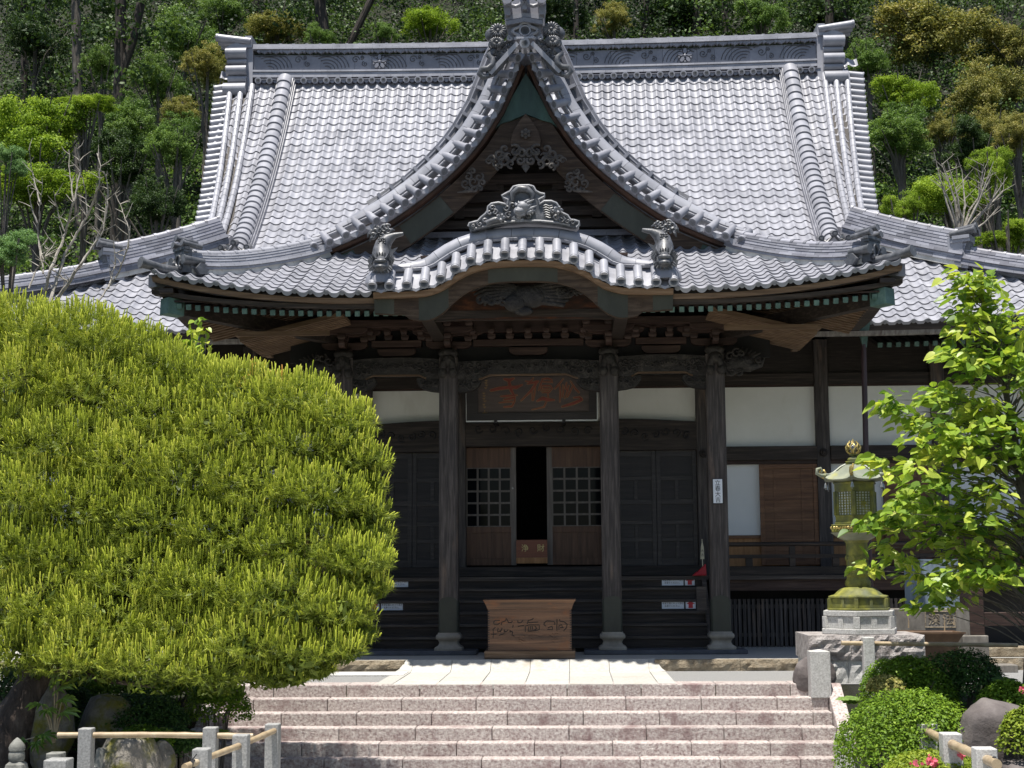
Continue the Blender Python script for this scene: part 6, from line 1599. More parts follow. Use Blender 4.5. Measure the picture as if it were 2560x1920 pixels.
# stone stairs
st = thing('stone_stairs', 'broad flight of pink granite steps leading up to the paved path', 'stairs', (0, -5.5, -1.3))
for k in range(8):
    zt = GZ+.02-.1785*k; y = -4.46-.275*k; mb = MB()
    off = [-.33, .52, -.1, .78, .30, -.42, .6, .1][k]; x = -4.42+off-1.1
    while x < 4.42:
        a, b = max(x, -4.42), min(x+1.085, 4.42)
        if b-a > .06:
            j = random.uniform(-.004, .004); mb.box(a+.004, b-.004, y-.0+j, y+.5, zt-.1785-.05, zt+random.uniform(-.002, .002))
        x += 1.085
    mb.build('step', M['red_granite'], st, bevel=.016)
def slope_curb(sg):
    mb = MB(); x0, x1 = sorted((sg*4.425, sg*4.635))
    segs = [(-4.50, -5.30), (-5.305, -6.10), (-6.105, -6.7)]
    zf = lambda y: GZ+.06 + (y+4.46)*.655
    for a, b in segs: mb.hexa([V(x0, b, zf(b)-.5), V(x1, b, zf(b)-.5), V(x1, a, zf(a)-.5), V(x0, a, zf(a)-.5), V(x0, b, zf(b)), V(x1, b, zf(b)), V(x1, a, zf(a)), V(x0, a, zf(a))])
    mb.build('side_curb', M['red_granite'], st, bevel=.014)
slope_curb(1); slope_curb(-1)
def stone_post(px, ptop, Y, w, label, mat='granite', zb=None, name='stone_post', group='granite fence posts', peak=.0):
    t = at(px, ptop, Y); z0 = zb if zb is not None else ground_z(t.x, Y)-.05
    mb = MB(); mb.box(t.x-w/2, t.x+w/2, Y-w/2, Y+w/2, z0, t.z-peak)
    if peak: mb.add([V(t.x-w/2, Y-w/2, t.z-peak), V(t.x+w/2, Y-w/2, t.z-peak), V(t.x+w/2, Y+w/2, t.z-peak), V(t.x-w/2, Y+w/2, t.z-peak), V(t.x, Y, t.z)], [(0, 1, 4), (1, 2, 4), (2, 3, 4), (3, 0, 4)], .5)
    o = mb.build(name, M[mat], None, bevel=.012); tag(o, label, 'post', group); return t
stone_post(2046, 1623, -4.62, .29, 'short pale granite newel post at the right head of the stairs', 'granite', -.1, 'newel_post', 'stair newel posts', .03)
stone_post(490, 1818, -6.9, .24, 'pinkish newel post at the left foot of the stairs behind the fence', 'red_granite', -1.4, 'newel_post', 'stair newel posts', .04)
stone_post(2110, 1830, -6.6, .22, 'newel post at the right foot of the stairs half hidden by azalea', 'granite', -1.4, 'newel_post', 'stair newel posts', .03)

# ================================================================ lantern
LY = -3.72; LX = at(2143, 1400, LY).x
def lz(cy): return at(2143, 1070+cy*.3195, LY).z
K = .3195*(26+LY)/3600
lan = thing('bronze_lantern', 'tall bronze lantern with yellow green patina and flaming jewel finial on a stone base', 'lantern', (LX, LY, lz(1605)))
PH = RAD(-90-15)          # hexagon turned a little
def hexa_prof(pts): return [(r*K, lz(y)) for r, y in pts]
def lathe6(name, pts, mat, parent=lan, n=6, smooth=False, bevel=.006, ph=PH):
    mb = MB(); mb.lathe(hexa_prof(pts), (LX, LY, 0), n, ph=ph); return mb.build(name, M[mat], parent, smooth, bevel)
lathe6('granite_plinth', [(310, 1606), (310, 1562)], 'granite', bevel=.012); lathe6('granite_tier', [(282, 1561), (282, 1468)], 'granite', bevel=.006)
mb = MB()
for k in range(6):
    a = PH+k*PI/3; mb.obox((LX+.272*math.cos(a)*2.0*.98, LY+.272*math.sin(a)*2.0*.98, (lz(1561)+lz(1468))/2), V(.05*math.cos(a), .05*math.sin(a), 0), V(-.05*math.sin(a), .05*math.cos(a), 0), V(0, 0, (lz(1468)-lz(1561))/2-.002))
    b = a+PI/6; d = V(math.cos(b), math.sin(b), 0); r = 282*K*math.cos(PI/6); mb.obox(V(LX, LY, (lz(1561)+lz(1468))/2)+d*(r+.002), V(-d.y, d.x, 0)*.045, d*.012, V(0, 0, (lz(1468)-lz(1561))/2-.003))
mb.build('tier_pilasters', M['granite'], lan, bevel=.006)
lathe6('granite_cap', [(296, 1467), (296, 1424)], 'granite', bevel=.01)
lathe6('base_plate', [(262, 1420), (262, 1404)], 'bronze'); lathe6('base_tier', [(238, 1403), (238, 1330)], 'bronze')
mb = MB()
for k in range(6):
    a = PH+k*PI/3; d = V(math.cos(a), math.sin(a), 0); mb.obox(V(LX, LY, (lz(1403)+lz(1330))/2)+d*238*K, d*.03, V(-d.y, d.x, 0)*.03, V(0, 0, (lz(1330)-lz(1403))/2-.001))
    b = a+PI/6; d = V(math.cos(b), math.sin(b), 0); mb.obox(V(LX, LY, (lz(1403)+lz(1330))/2)+d*(238*K*math.cos(PI/6)+.001), d*.012, V(-d.y, d.x, 0)*.025, V(0, 0, (lz(1330)-lz(1403))/2-.002))
mb.build('base_ribs', M['bronze'], lan, bevel=.005); lathe6('base_cap', [(250, 1329), (250, 1313), (225, 1306)], 'bronze')
mb = MB(); mb.lathe(hexa_prof([(188, 1308), (172, 1298), (150, 1275), (128, 1255), (100, 1244)]), (LX, LY, 0), 48, fn=lambda th, z: 1+.035*abs(math.sin(th*6))); mb.build('lotus_base', M['bronze'], lan, True, angle=60)
mb = MB(); mb.lathe(hexa_prof([(92, 1244), (97, 1232), (97, 1200), (88, 1186), (84, 1180), (84, 1165), (90, 1160), (90, 1140), (84, 1134), (83, 1035), (88, 1030), (88, 1005), (83, 1000), (82, 900), (90, 892), (95, 880)]), (LX, LY, 0), 24)
for k in range(8):
    a = k*PI/4+.2; c = V(LX+.155*math.cos(a), LY+.155*math.sin(a), lz(1018)); d = V(math.cos(a), math.sin(a), 0); mb.cyl(c, c+d*.025, .045, .04, 12)
for k in range(24): a = k*PI/12; mb.ball((LX+.178*math.cos(a), LY+.178*math.sin(a), lz(1150)), .012, 6, 4)
for k in range(8): a = k*PI/4; mb.tube([V(LX+.185*math.cos(a+b_), LY+.185*math.sin(a+b_), lz(1232-abs(b_)*60)) for b_ in (-.3, 0, .3)], .012, 5)
mb.build('shaft', M['bronze'], lan, True, angle=35)
mb = MB(); mb.lathe(hexa_prof([(95, 880), (130, 862), (165, 835), (190, 818)]), (LX, LY, 0), 36, fn=lambda th, z: 1+.03*abs(math.sin(th*6))); mb.build('lotus_bowl', M['bronze_roof'], lan, True, angle=60)
lathe6('gallery', [(195, 818), (206, 806), (206, 802)], 'bronze'); lathe6('gallery_rail', [(200, 801), (200, 764), (206, 763), (206, 757), (175, 755)], 'bronze')
mb = MB()
for k in range(6):
    b = PH+k*PI/3+PI/6; d = V(math.cos(b), math.sin(b), 0); e = V(-d.y, d.x, 0); r = 200*K*math.cos(PI/6)
    for q in range(7): swirl(mb, V(LX, LY, lz(783))+d*(r+.006)+e*(-.15+.05*q), .022, q*1.3, 1, rad=.009)
mb.build('gallery_relief', M['gold'], lan, True, angle=60)
# light chamber
lathe6('chamber_sill', [(176, 752), (176, 738), (168, 736), (168, 695), (172, 694), (172, 684)], 'bronze'); 
lathe6('chamber_core', [(150, 684), (150, 500)], 'paper', bevel=0); lathe6('chamber_head', [(170, 500), (170, 440), (180, 438), (180, 425)], 'bronze')
mb = MB(); z0, z1 = lz(684), lz(500)
for k in range(6):
    a = PH+k*PI/3; d = V(math.cos(a), math.sin(a), 0); mb.obox(V(LX, LY, (z0+z1)/2)+d*164*K, d*.02, V(-d.y, d.x, 0)*.026, V(0, 0, (z1-z0)/2))
    b = a+PI/6; d = V(math.cos(b), math.sin(b), 0); e = V(-d.y, d.x, 0); c = V(LX, LY, (z0+z1)/2)+d*(158*K*math.cos(PI/6)); h = 158*K/2
    for s2 in (-1, 1): mb.obox(c+e*s2*(h-.025), e*.02, d*.010, V(0, 0, (z1-z0)/2))
    for q in range(1, 5): mb.obox(c+e*(-h+.03+(2*h-.06)*q/5), e*.0055, d*.007, V(0, 0, (z1-z0)/2))
    for q in range(0, 10): mb.obox(c+V(0, 0, (z1-z0)*(q/9-.5)), e*(h-.02), d*.006, V(0, 0, .006))
    if k % 2 == 0:
        for q in range(5): a2 = q*2*PI/5; mb.ball(c+d*.01+e*.032*math.cos(a2)+V(0, 0, .032*math.sin(a2)), (.018, .018, .018), 7, 5)
        mb.ball(c+d*.01, .018, 7, 5)
mb.build('chamber_lattice', M['bronze'], lan)
# roof
mb = MB(); prof = [(62, 288), (80, 296), (105, 312), (135, 336), (165, 362), (195, 384), (228, 400), (240, 408), (236, 416), (200, 418), (170, 424)]
vs_ = []; n = 36
for r, y in prof:
    for k in range(n):
        th = 2*PI*k/n; q = abs(((th) % (PI/3))/(PI/3)-.5)*2      # 1 at corners
        hexr = math.cos(PI/6)/math.cos(((th) % (PI/3))-PI/6); f = min(1, max(0, (r-60)/120)); rr = r*K*1.06*(1+(hexr-1)*f*.9)
        vs_.append(V(LX+rr*math.cos(th+PH), LY+rr*math.sin(th+PH), lz(y)+(.045*f*q**4 if r > 150 else 0)))
m = len(prof); mb.add(vs_, [(i*n+(k+1) % n, i*n+k, (i+1)*n+k, (i+1)*n+(k+1) % n) for i in range(m-1) for k in range(n)]+[tuple(range(n))[::-1], tuple(range((m-1)*n, m*n))], .5)
mb.build('lantern_roof', M['bronze_roof'], lan, True, angle=35)
for k in range(6):
    a = PH+k*PI/3; d = V(math.cos(a), math.sin(a), 0)
    def rp(r, y, up=0): return V(LX, LY, lz(y)+up)+d*(r*K*1.06)
    mb = MB(); mb.tube([rp(66, 290, .01), rp(105, 310, .012), rp(135, 334, .012), rp(165, 358, .014), rp(196, 376, .02), rp(228, 384, .04)], .016, 6)
    mb.tube([rp(226, 388, .03), rp(262, 384, .02), rp(292, 360, .0), rp(290, 325, .0), rp(262, 318, .0), rp(250, 338, .0), rp(262, 352, 0)], [.03, .03, .028, .026, .022, .018, .012], 8)
    mb.build('corner_scroll', M['bronze_roof'] if k % 2 else M['gold'], lan, True, angle=60)
    mb = MB(); c = rp(228, 430); mb.tube([c+V(0, 0, .06), c], .004, 4); mb.lathe([(.03, -.085), (.024, -.05), (.018, -.02), (.006, 0)], c, 10); mb.ball(c+V(0, 0, -.10), .012, 6, 4); mb.build('wind_bell', M['silver'], lan, True)
lathe6('finial_rail', [(60, 290), (66, 280), (66, 274), (70, 266), (70, 262), (48, 260)], 'bronze')
mb = MB(); mb.lathe(hexa_prof([(46, 260), (50, 245), (44, 234), (26, 230), (22, 220), (34, 212), (30, 202)]), (LX, LY, 0), 20); mb.build('finial_neck', M['bronze'], lan, True, angle=50)
mb = MB(); mb.ball((LX, LY, lz(168)), (.075, .075, .085), 16, 10); mb.build('jewel', M['silver'], lan, True)
mb = MB()
for k in range(12):
    a = k*PI/6; d = V(math.cos(a), math.sin(a), 0); e = V(-d.y, d.x, 0); b = V(LX, LY, 0); s2 = .02*(-1)**k
    mb.tube([b+d*.05+V(0, 0, lz(205)), b+d*.10+e*s2+V(0, 0, lz(180)), b+d*.105-e*s2+V(0, 0, lz(150)), b+d*.085+e*s2+V(0, 0, lz(125)), b+d*.05+V(0, 0, lz(100+12*(k % 2)))], [.012, .017, .016, .012, .004], 6)
mb.tube([V(LX, LY, lz(130)), V(LX, LY, lz(84))], [.03, .004], 8); mb.build('flame', M['gold'], lan, True, angle=60)
# rock base of the lantern
zt = lz(1607)
rb = thing('lantern_rock_base', 'square base of rough hewn pale stone blocks under the bronze lantern', 'stone base', (LX, LY, GZ))
x0, x1 = at(2021, 1600, LY-.6).x, at(2312, 1600, LY-.6).x
mb = MB()
for (a, b) in [(x0, LX-.25), (LX-.245, LX+.30), (LX+.305, x1)]: rough_block(mb, a, b, LY-.60, LY+.66, zt-.36, zt, .035, 9, 6)
mb.build('upper_course', M['rough2'], rb)
mb = MB()
for (a, b) in [(x0+.03, LX-.30), (LX-.295, LX+.35), (LX+.355, x1-.03)]: rough_block(mb, a, b, LY-.57, LY+.64, GZ-.1, zt-.365, .025, 8, 5)
mb.build('lower_course', M['granite'], rb)
def rock(name, c, r, mat, label, seed=0, group=None, flat=0.0, cat='rock'):
    rs = np.random.RandomState(seed); import mathutils
    mb = MB(); mb.ball((0, 0, 0), (1, 1, 1), 26, 18, .5); out = []
    cuts = [(Vector(rs.normal(size=3)).normalized(), rs.uniform(.72, .95)) for _ in range(9)]
    for p in mb.v:
        v = Vector(p)
        n_ = mathutils.noise.fractal(v*1.4+Vector((seed*3.1, 0, 0)), 1.0, 2.0, 4); v = v*(1+.16*n_)
        for cn, cd in cuts:
            dd = v.dot(cn)
            if dd > cd: v = v-cn*(dd-cd)*.85
        out.append((c[0]+v.x*r[0], c[1]+v.y*r[1], c[2]+v.z*r[2]))
    mb.v = out; o = mb.build(name, M[mat], None, True, angle=38); return tag(o, label, cat, group)
p = at(2045, 1690, -4.42); rock('dark_rock', (p.x-.06, -4.42, .20), (.34, .12, .28), 'boulder', 'dark rock behind the granite newel post at the head of the stairs', 3)
p = at(2490, 1850, -8.6); rock('dark_boulder', (p.x, -8.6, p.z-.02), (.46, .40, .50), 'boulder', 'big rounded dark boulder between the azaleas and the bamboo fence', 5)
p = at(2555, 1905, -9.3); rock('low_rock', (p.x+.1, -9.2, p.z-.1), (.35, .3, .14), 'boulder', 'low dark rock at the right edge below the big boulder', 8)
p = at(2480, 1695, -6.2); rock('small_rock', (p.x, -6.2, p.z-.05), (.14, .13, .12), 'boulder', 'small dark rock at the foot of the heart-leaved tree', 9)

# ================================================================ basin, stele and side structure on the right
def c8(cx, cy): return 1860+cx*.34364, 1350+cy*.34364
bs = thing('water_basin', 'rusty brown trough with flared rim standing before the inscribed stone', 'basin', (6.2, -2.6, GZ))
a = at(2245, 1580, -2.6); b = at(2402, 1580, -2.6); zt = a.z
mb = MB(); vs_ = []
for (g, z) in [(-.09, GZ), (-.10, zt-.16), (-.06, zt-.08), (0, zt), (-.03, zt), (-.09, zt-.08)]:
    vs_ += [V(a.x-.2-g, -2.9-g, z), V(b.x+g, -2.9-g, z), V(b.x+g, -2.2+g, z), V(a.x-.2-g, -2.2+g, z)]
n = len(vs_)//4; mb.add(vs_, [(4*i+k, 4*i+(k+1) % 4, 4*i+4+(k+1) % 4, 4*i+4+k) for i in range(n-1) for k in range(4)]+[tuple(range(4*n-4, 4*n))]); mb.build('trough', M['rust'], bs, bevel=.008)
mb = MB()
for (x0_, x1_) in [(a.x-.2, b.x)]: mb.box(x0_+.005, x1_-.005, -2.915, -2.9, zt-.02, zt+.008); mb.box(x0_, x1_, -2.2, -2.18, zt-.02, zt+.008)
mb.build('rim', M['rust'], bs)
for cx, cy0, cy1 in [(1190, 545, 640), (1452, 545, 660), (1520, 555, 620)]:
    p0, p1 = at(*c8(cx+8, cy1), -2.5), at(*c8(cx, cy0), -2.5)
    mb = MB(); mb.tube([p0, p0.lerp(p1, .5)+V(.01, 0, 0), p1], [.012, .008, .003], 5); o = mb.build('young_shoot', M['bamboo'], None); tag(o, {1190: 'thin pale shoot rising left of the inscription over the trough', 1452: 'thin pale shoot rising in front of the inscription', 1520: 'short thin shoot right of the inscription over the trough'}[cx], 'shoot', 'shoots in the trough')
se = thing('inscribed_stone', 'grey inscribed stone slab behind the rusty trough', 'stone slab', (6.4, -1.9, GZ))
q0, q1 = at(*c8(1140, 500), -1.9), at(*c8(1640, 500), -1.9)
mb = MB(); mb.box(q0.x-.3, q1.x, -1.9, -1.62, GZ, q0.z); mb.build('slab', M['stele'], se, bevel=.015)
mb = MB(); f0, f1, f2, f3 = at(*c8(1320, 520), -1.9), at(*c8(1540, 520), -1.9), at(*c8(1540, 635), -1.9), at(*c8(1320, 635), -1.9)
mb.tube([V(p.x, -1.902, p.z) for p in (f0, f1, f2, f3, f0)], .010, 5); add_text(mb, '深', .20, ((f0.x*.72+f1.x*.28), -1.903, (f0.z+f3.z)/2), V(1, 0, 0), V(0, 0, 1), .003); add_text(mb, '法', .20, ((f0.x*.26+f1.x*.74), -1.903, (f0.z+f3.z)/2), V(1, 0, 0), V(0, 0, 1), .003); mb.build('inscription', M['rough'], se)
tk = thing('blue_sheet_panel', 'blue grey sheet panel standing behind the inscribed stone under the leaves', 'panel', (6.4, -1.2, GZ))
r0, r1 = at(*c8(1175, 380), -1.2), at(*c8(1560, 380), -1.2); mb = MB(); mb.box(r0.x, r1.x, -1.2, -1.15, .26, r0.z+.55)
for k in range(7): x = r0.x+(r1.x-r0.x)*k/6; mb.box(x-.01, x+.01, -1.215, -1.2005, .26, r0.z+.55)
mb.build('panel', M['bluetank'], tk)
sh = thing('wash_shelter', 'dark red timber post and rail of the shelter beside the inscribed stone', 'shelter', (7.2, -1.7, GZ))
s0 = at(*c8(1685, 690), -1.75); mb = MB(); mb.box(s0.x-.12, s0.x+.12, -1.87, -1.63, s0.z, 2.3); mb.build('post', M['red_x'], sh, bevel=.01)
mb = MB(); mb.box(s0.x-.28, s0.x+.14, -2.0, -1.5, GZ, s0.z); mb.box(s0.x-.05, s0.x+.5, -2.3, -1.95, GZ, s0.z-.45); mb.build('footing', M['stele'], sh, bevel=.015)
s1 = at(*c8(1730, 580), -1.75); mb = MB(); mb.box(s0.x+.121, s0.x+1.6, -1.80, -1.70, s1.z-.10, s1.z+.12); mb.build('rail', M['red_x'], sh, bevel=.01)
mb = MB(); mb.box(s0.x+.3, s0.x+2.0, -1.4, -.9, .26, .42); mb.build('stone_sill', M['rough'], sh, bevel=.02)

# ================================================================ bamboo rail fences
def rail(pts, label, r=.033, tie=True):
    o = thing('bamboo_rail', label, 'bamboo pole', pts[0], 'bamboo fence rails'); mb = MB(); P = resample(pts, .10); rr = []
    for i, p in enumerate(P): rr.append(r*(1.10 if i % 5 == 0 else 1.0)*(1+.03*math.sin(i)))
    mb.tube(P, rr, 10); mb.build('culm', M['bamboo'], o, True, angle=40); return o
# left fence
def lp(cx, cy): return cx*.4521, 1300+cy*.4521
posts = {}
for key, cx, cy, Y, w, lab in [('A', 480, 1150, -9.3, .155, 'grey granite post left of the mossy rock, standing alone on the left fence'), ('B', 1166, 1145, -9.3, .155, 'grey granite fence post just right of the pink newel post'),
                               ('C', 1118, 1262, -11.3, .165, 'nearest grey granite post of the left fence with a black tie on its rail'), ('D', 1335, 1185, -10.2, .165, 'middle grey granite post of the slanting left rail before the stairs'), ('E', 1510, 1125, -9.2, .16, 'last grey granite post of the left fence in front of the stairs')]:
    t = stone_post(*lp(cx, cy), Y, w, lab, 'postgrey', -1.5); posts[key] = t
ra = at(*lp(320, 1190), -9.3); rb_ = at(*lp(1400, 1195), -9.3); rail([ra, ra.lerp(rb_, .5)+V(0, 0, .01), rb_], 'long level bamboo rail of the left fence below the pine')
rc = at(*lp(1020, 1368), -11.6); rd = at(*lp(1110, 1330), -11.3); re_ = at(*lp(1335, 1243), -10.2); rf = at(*lp(1530, 1160), -9.2); rail([rc, rd, re_, rf], 'bamboo rail slanting up to the stairs through three grey posts')
mb = MB()
for k in range(3): mb.tube([rc.lerp(rd, .45)+V(.0+.01*k, .043*math.cos(q), .043*math.sin(q)) for q in np.linspace(0, 2*PI, 13)], .007, 5)
for s2 in (-1, 1): mb.tube([rc.lerp(rd, .45)+V(0, 0, .04), rc.lerp(rd, .45)+V(.05*s2, -.01, .10)], .006, 5)
tag(mb.build('black_cord', M['ink'], None), 'black cord tied round the near end of the slanting left rail', 'cord')
# right fence
for cx, cy, Y, w, lab in [(1332, 1335, -8.6, .195, 'farthest of the three pale granite posts at the bottom right, touching the azalea'), (1500, 1403, -9.9, .205, 'middle one of the three pale granite posts at the bottom right'), (1746, 1510, -11.3, .205, 'nearest pale granite post at the bottom right corner, at the end of the bamboo rail')]:
    stone_post(*c8(cx, cy), Y, w, lab, 'granite', -1.4)
a = at(*c8(1325, 1388), -8.55); b = at(*c8(1500, 1480), -9.9); c = at(*c8(1750, 1590), -11.3); d = at(*c8(1840, 1632), -11.8); rail([a, b, c, d], 'thick bamboo rail running down through the three pale posts at the bottom right', .048)
mb = MB(); q = c.lerp(d, .78)
for k in range(2): mb.tube([q+V(.012*k, .058*math.cos(w), .058*math.sin(w)) for w in np.linspace(0, 2*PI, 13)], .007, 5)
tag(mb.build('black_cord', M['ink'], None), 'black cord tied round the end of the thick right rail', 'cord')
t = stone_post(*c8(900, 705), -5.6, .155, 'slim pale granite post standing before the rough lantern base', 'granite', -.6)
a = at(*c8(708, 750), -5.6); b = at(*c8(1330, 757), -5.6); c = at(*c8(1990, 766), -5.6); rail([a, b, c], 'long thin bamboo rail crossing before the lantern base and trough', .030)
# small stone stupa and stones at the lower left
s0 = at(*lp(90, 1370), -10.6); Ks = .4521*15.4/3600
stp = thing('stone_stupa', 'small lichen covered stone stupa with onion top at the lower left', 'stupa', (s0.x, -10.6, s0.z-.3))
def sz(cy): return at(*lp(90, cy), -10.6).z
mb = MB(); mb.lathe([(42*Ks, sz(1275)), (44*Ks, sz(1255)), (38*Ks, sz(1240)), (18*Ks, sz(1215)), (3*Ks, sz(1203))], (s0.x, -10.6, 0), 16); mb.build('onion_top', M['oldstone'], stp, True, angle=60)
mb = MB(); mb.lathe([(38*Ks, sz(1332)), (43*Ks, sz(1320)), (43*Ks, sz(1290)), (36*Ks, sz(1277))], (s0.x, -10.6, 0), 16); mb.build('drum', M['oldstone'], stp, True, angle=60)
mb = MB(); mb.lathe([(80*Ks, sz(1400)), (66*Ks, sz(1350)), (44*Ks, sz(1333))], (s0.x, -10.6, 0), 4, ph=PI/4); mb.lathe([(60*Ks, sz(1500)), (60*Ks, sz(1402))], (s0.x, -10.6, 0), 4, ph=PI/4); mb.build('roof_stone', M['oldstone'], stp, bevel=.02)
for i, (cx, cy, Y, w, lab) in enumerate([(325, 1320, -10.9, .24, 'squared grey stone stub right of the little stupa'), (310, 1285, -10.0, .17, 'dark squared stone behind the grey stub')]):
    t = at(*lp(cx, cy), Y); mb = MB(); mb.box(t.x-w/2, t.x+w/2, Y-w/2, Y+w/2, -1.4, t.z); tag(mb.build('stone_stub', M['postgrey' if i == 0 else 'oldstone'], None, bevel=.012), lab, 'stone')
t = at(*lp(560, 1260), -8.6); sl = thing('small_stone_marker', 'small tiered dark stone marker in the shade beside the mossy rock', 'stone marker', (t.x, -8.6, -1.1)); mb = MB(); mb.lathe([(.13, -1.2), (.13, -.95), (.10, -.93), (.10, t.z-.22), (.085, t.z-.20), (.06, t.z-.02), (.04, t.z)], (t.x, -8.6, 0), 8); mb.build('marker_body', M['oldstone'], sl, bevel=.01)
p = at(*lp(715, 1300), -8.4); rock('mossy_rock', (p.x, -8.4, p.z-.10), (.40, .34, .42), 'mossrock', 'pale rock with yellow moss behind the left bamboo rail', 21)
p = at(*lp(880, 1330), -8.2); rock('mossy_rock', (p.x, -8.2, p.z-.05), (.22, .2, .30), 'mossrock', 'smaller moss covered rock right of the pale mossy rock', 25)
p = at(*lp(290, 1180), -7.8); rock('tall_rock', (p.x, -7.8, p.z), (.26, .24, .62), 'mossrock', 'tall pale rock beside the pine trunk behind the big leaves', 23)
p = at(*lp(600, 1140), -7.3); rock('shaded_rock', (p.x, -7.3, p.z), (.45, .3, .40), 'mossrock', 'shaded rock under the dark azalea behind the left fence', 27)
p = at(330, 1400, -9.6)
# ================================================================ vegetation
def unit(a): return a/np.maximum(np.linalg.norm(a, axis=-1, keepdims=True), 1e-9)
def leaf_quads(P, Nn, size, aspect=.34, curl=0.0, axis=None):
    n = len(P); r = rng.normal(size=(n, 3)) if axis is None else axis
    t = unit(r - (r*Nn).sum(1, keepdims=True)*Nn); b = np.cross(Nn, t); s = size[:, None] if np.ndim(size) else size
    v = np.empty((n, 4, 3)); v[:, 0] = P-t*s*.5; v[:, 1] = P+b*s*aspect+Nn*s*curl; v[:, 2] = P+t*s*.5; v[:, 3] = P-b*s*aspect+Nn*s*curl
    return v.reshape(-1, 3), np.arange(4*n).reshape(n, 4)
def rand_dir(n, zmin=-1.0):
    z = rng.uniform(zmin, 1, n); a = rng.uniform(0, 2*PI, n); r = np.sqrt(1-z*z); return np.stack([r*np.cos(a), r*np.sin(a), z], 1)
def cloud(centres, radii, per, leaf_s, flat=.7, up=.5, zmin=-.35, cvar=.22, lvar=.18, base=.5, shell=.30, aspect=.34):
    """leaf clumps: (P, N, size, var)"""
    P, N, S, A = [], [], [], []
    for c, r in zip(centres, radii):
        d = rand_dir(per, zmin); q = r*(shell+(1-shell)*rng.random(per)**.6)
        p = np.array(c)+d*q[:, None]*np.array([1, 1, flat])+rng.normal(size=(per, 3))*r*.20; nn = unit(d*np.array([1, 1, 1.2])+np.array([0, -.15, up])+rng.normal(size=(per, 3))*.75)
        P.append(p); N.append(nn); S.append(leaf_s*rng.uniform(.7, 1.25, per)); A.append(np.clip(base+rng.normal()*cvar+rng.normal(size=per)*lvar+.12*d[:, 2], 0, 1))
    return np.concatenate(P), np.concatenate(N), np.concatenate(S), np.concatenate(A)
def leaf_mesh(name, C, mat, parent=None, aspect=.34, curl=.06):
    P, N, S, A = C; v, f = leaf_quads(P, N, S, aspect, curl); return np_mesh(name, v, f, A, mat, parent)

L = {}
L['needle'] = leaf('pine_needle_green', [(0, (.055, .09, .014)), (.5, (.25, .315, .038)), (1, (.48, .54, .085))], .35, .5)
L['candle'] = leaf('pine_candle_lime', [(0, (.38, .45, .045)), (.5, (.56, .63, .065)), (.88, (.75, .75, .13)), (1, (.62, .32, .07))], .30, .55)
L['heart'] = leaf('heart_leaf_lime', [(0, (.08, .17, .025)), (.4, (.22, .35, .045)), (.75, (.38, .50, .07)), (1, (.54, .60, .10))], .45, .4, .4)
L['azalea'] = leaf('azalea_leaf', [(0, (.04, .085, .012)), (.5, (.12, .21, .018)), (.85, (.21, .33, .03)), (1, (.30, .42, .05))], .28, .5, .15)
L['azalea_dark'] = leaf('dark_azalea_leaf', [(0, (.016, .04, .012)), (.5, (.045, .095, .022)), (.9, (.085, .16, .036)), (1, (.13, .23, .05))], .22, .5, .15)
L['azalea_lime'] = leaf('lime_azalea_leaf', [(0, (.08, .13, .012)), (.5, (.17, .24, .022)), (1, (.34, .40, .05))], .3, .5, .15)
L['pink'] = leaf('pink_blossom', [(0, (.60, .08, .14)), (1, (.80, .20, .28))], .3, .5)
L['fatsia'] = leaf('broad_glossy_leaf', [(0, (.06, .13, .025)), (.5, (.16, .28, .05)), (1, (.25, .38, .08))], .35, .3, .5)
L['lime'] = leaf('lime_foliage', [(0, (.08, .14, .014)), (.5, (.22, .34, .035)), (1, (.42, .54, .08))], .42, .55, .15)
L['green'] = leaf('mid_green_foliage', [(0, (.035, .075, .016)), (.5, (.12, .215, .045)), (1, (.29, .41, .12))], .36, .5, .2)
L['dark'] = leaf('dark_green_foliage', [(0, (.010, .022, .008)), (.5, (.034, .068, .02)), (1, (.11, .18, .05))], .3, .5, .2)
L['gold'] = leaf('golden_olive_foliage', [(0, (.07, .09, .022)), (.5, (.23, .235, .065)), (1, (.48, .42, .15))], .32, .55, .15)
L['feather'] = leaf('grey_green_feathery', [(0, (.07, .15, .05)), (.5, (.18, .32, .11)), (1, (.32, .47, .20))], .36, .5, .2)

# ---------------------------------------------------------------- the big pine
pine = thing('pine_tree', 'large clipped pine with yellow green candles filling the left foreground', 'tree', (-6.2, -7.6, -1.0))
PADS = [(30, 850, 150), (190, 868, 150), (330, 905, 125), (420, 945, 105), (-120, 850, 150),
        (500, 985, 120), (600, 995, 120), (720, 1020, 125), (838, 1062, 92), (90, 975, 160), (250, 1000, 150), (420, 1060, 150), (580, 1100, 150), (740, 1128, 130), (885, 1160, 82),
        (20, 1100, 150), (180, 1130, 150), (340, 1165, 150), (500, 1205, 150), (660, 1235, 150), (800, 1252, 120), (905, 1290, 72),
        (90, 1250, 150), (250, 1280, 150), (420, 1320, 150), (590, 1350, 150), (750, 1385, 135), (888, 1410, 88), (40, 1390, 150), (200, 1420, 150), (370, 1450, 150), (540, 1480, 150), (700, 1512, 135), (836, 1535, 96),
        (100, 1525, 150), (280, 1555, 150), (460, 1585, 135), (620, 1612, 120), (752, 1640, 90), (848, 1625, 62), (60, 1630, 130), (220, 1650, 130), (390, 1672, 110), (545, 1688, 95), (670, 1690, 62), (905, 1225, 60), (925, 1340, 55), (915, 1470, 60), (890, 1590, 52), (860, 1110, 70), (790, 1670, 45), (735, 1690, 40), (-120, 1100, 150), (-120, 1400, 150)]
sp, sn, sv, pad_c = [], [], [], []
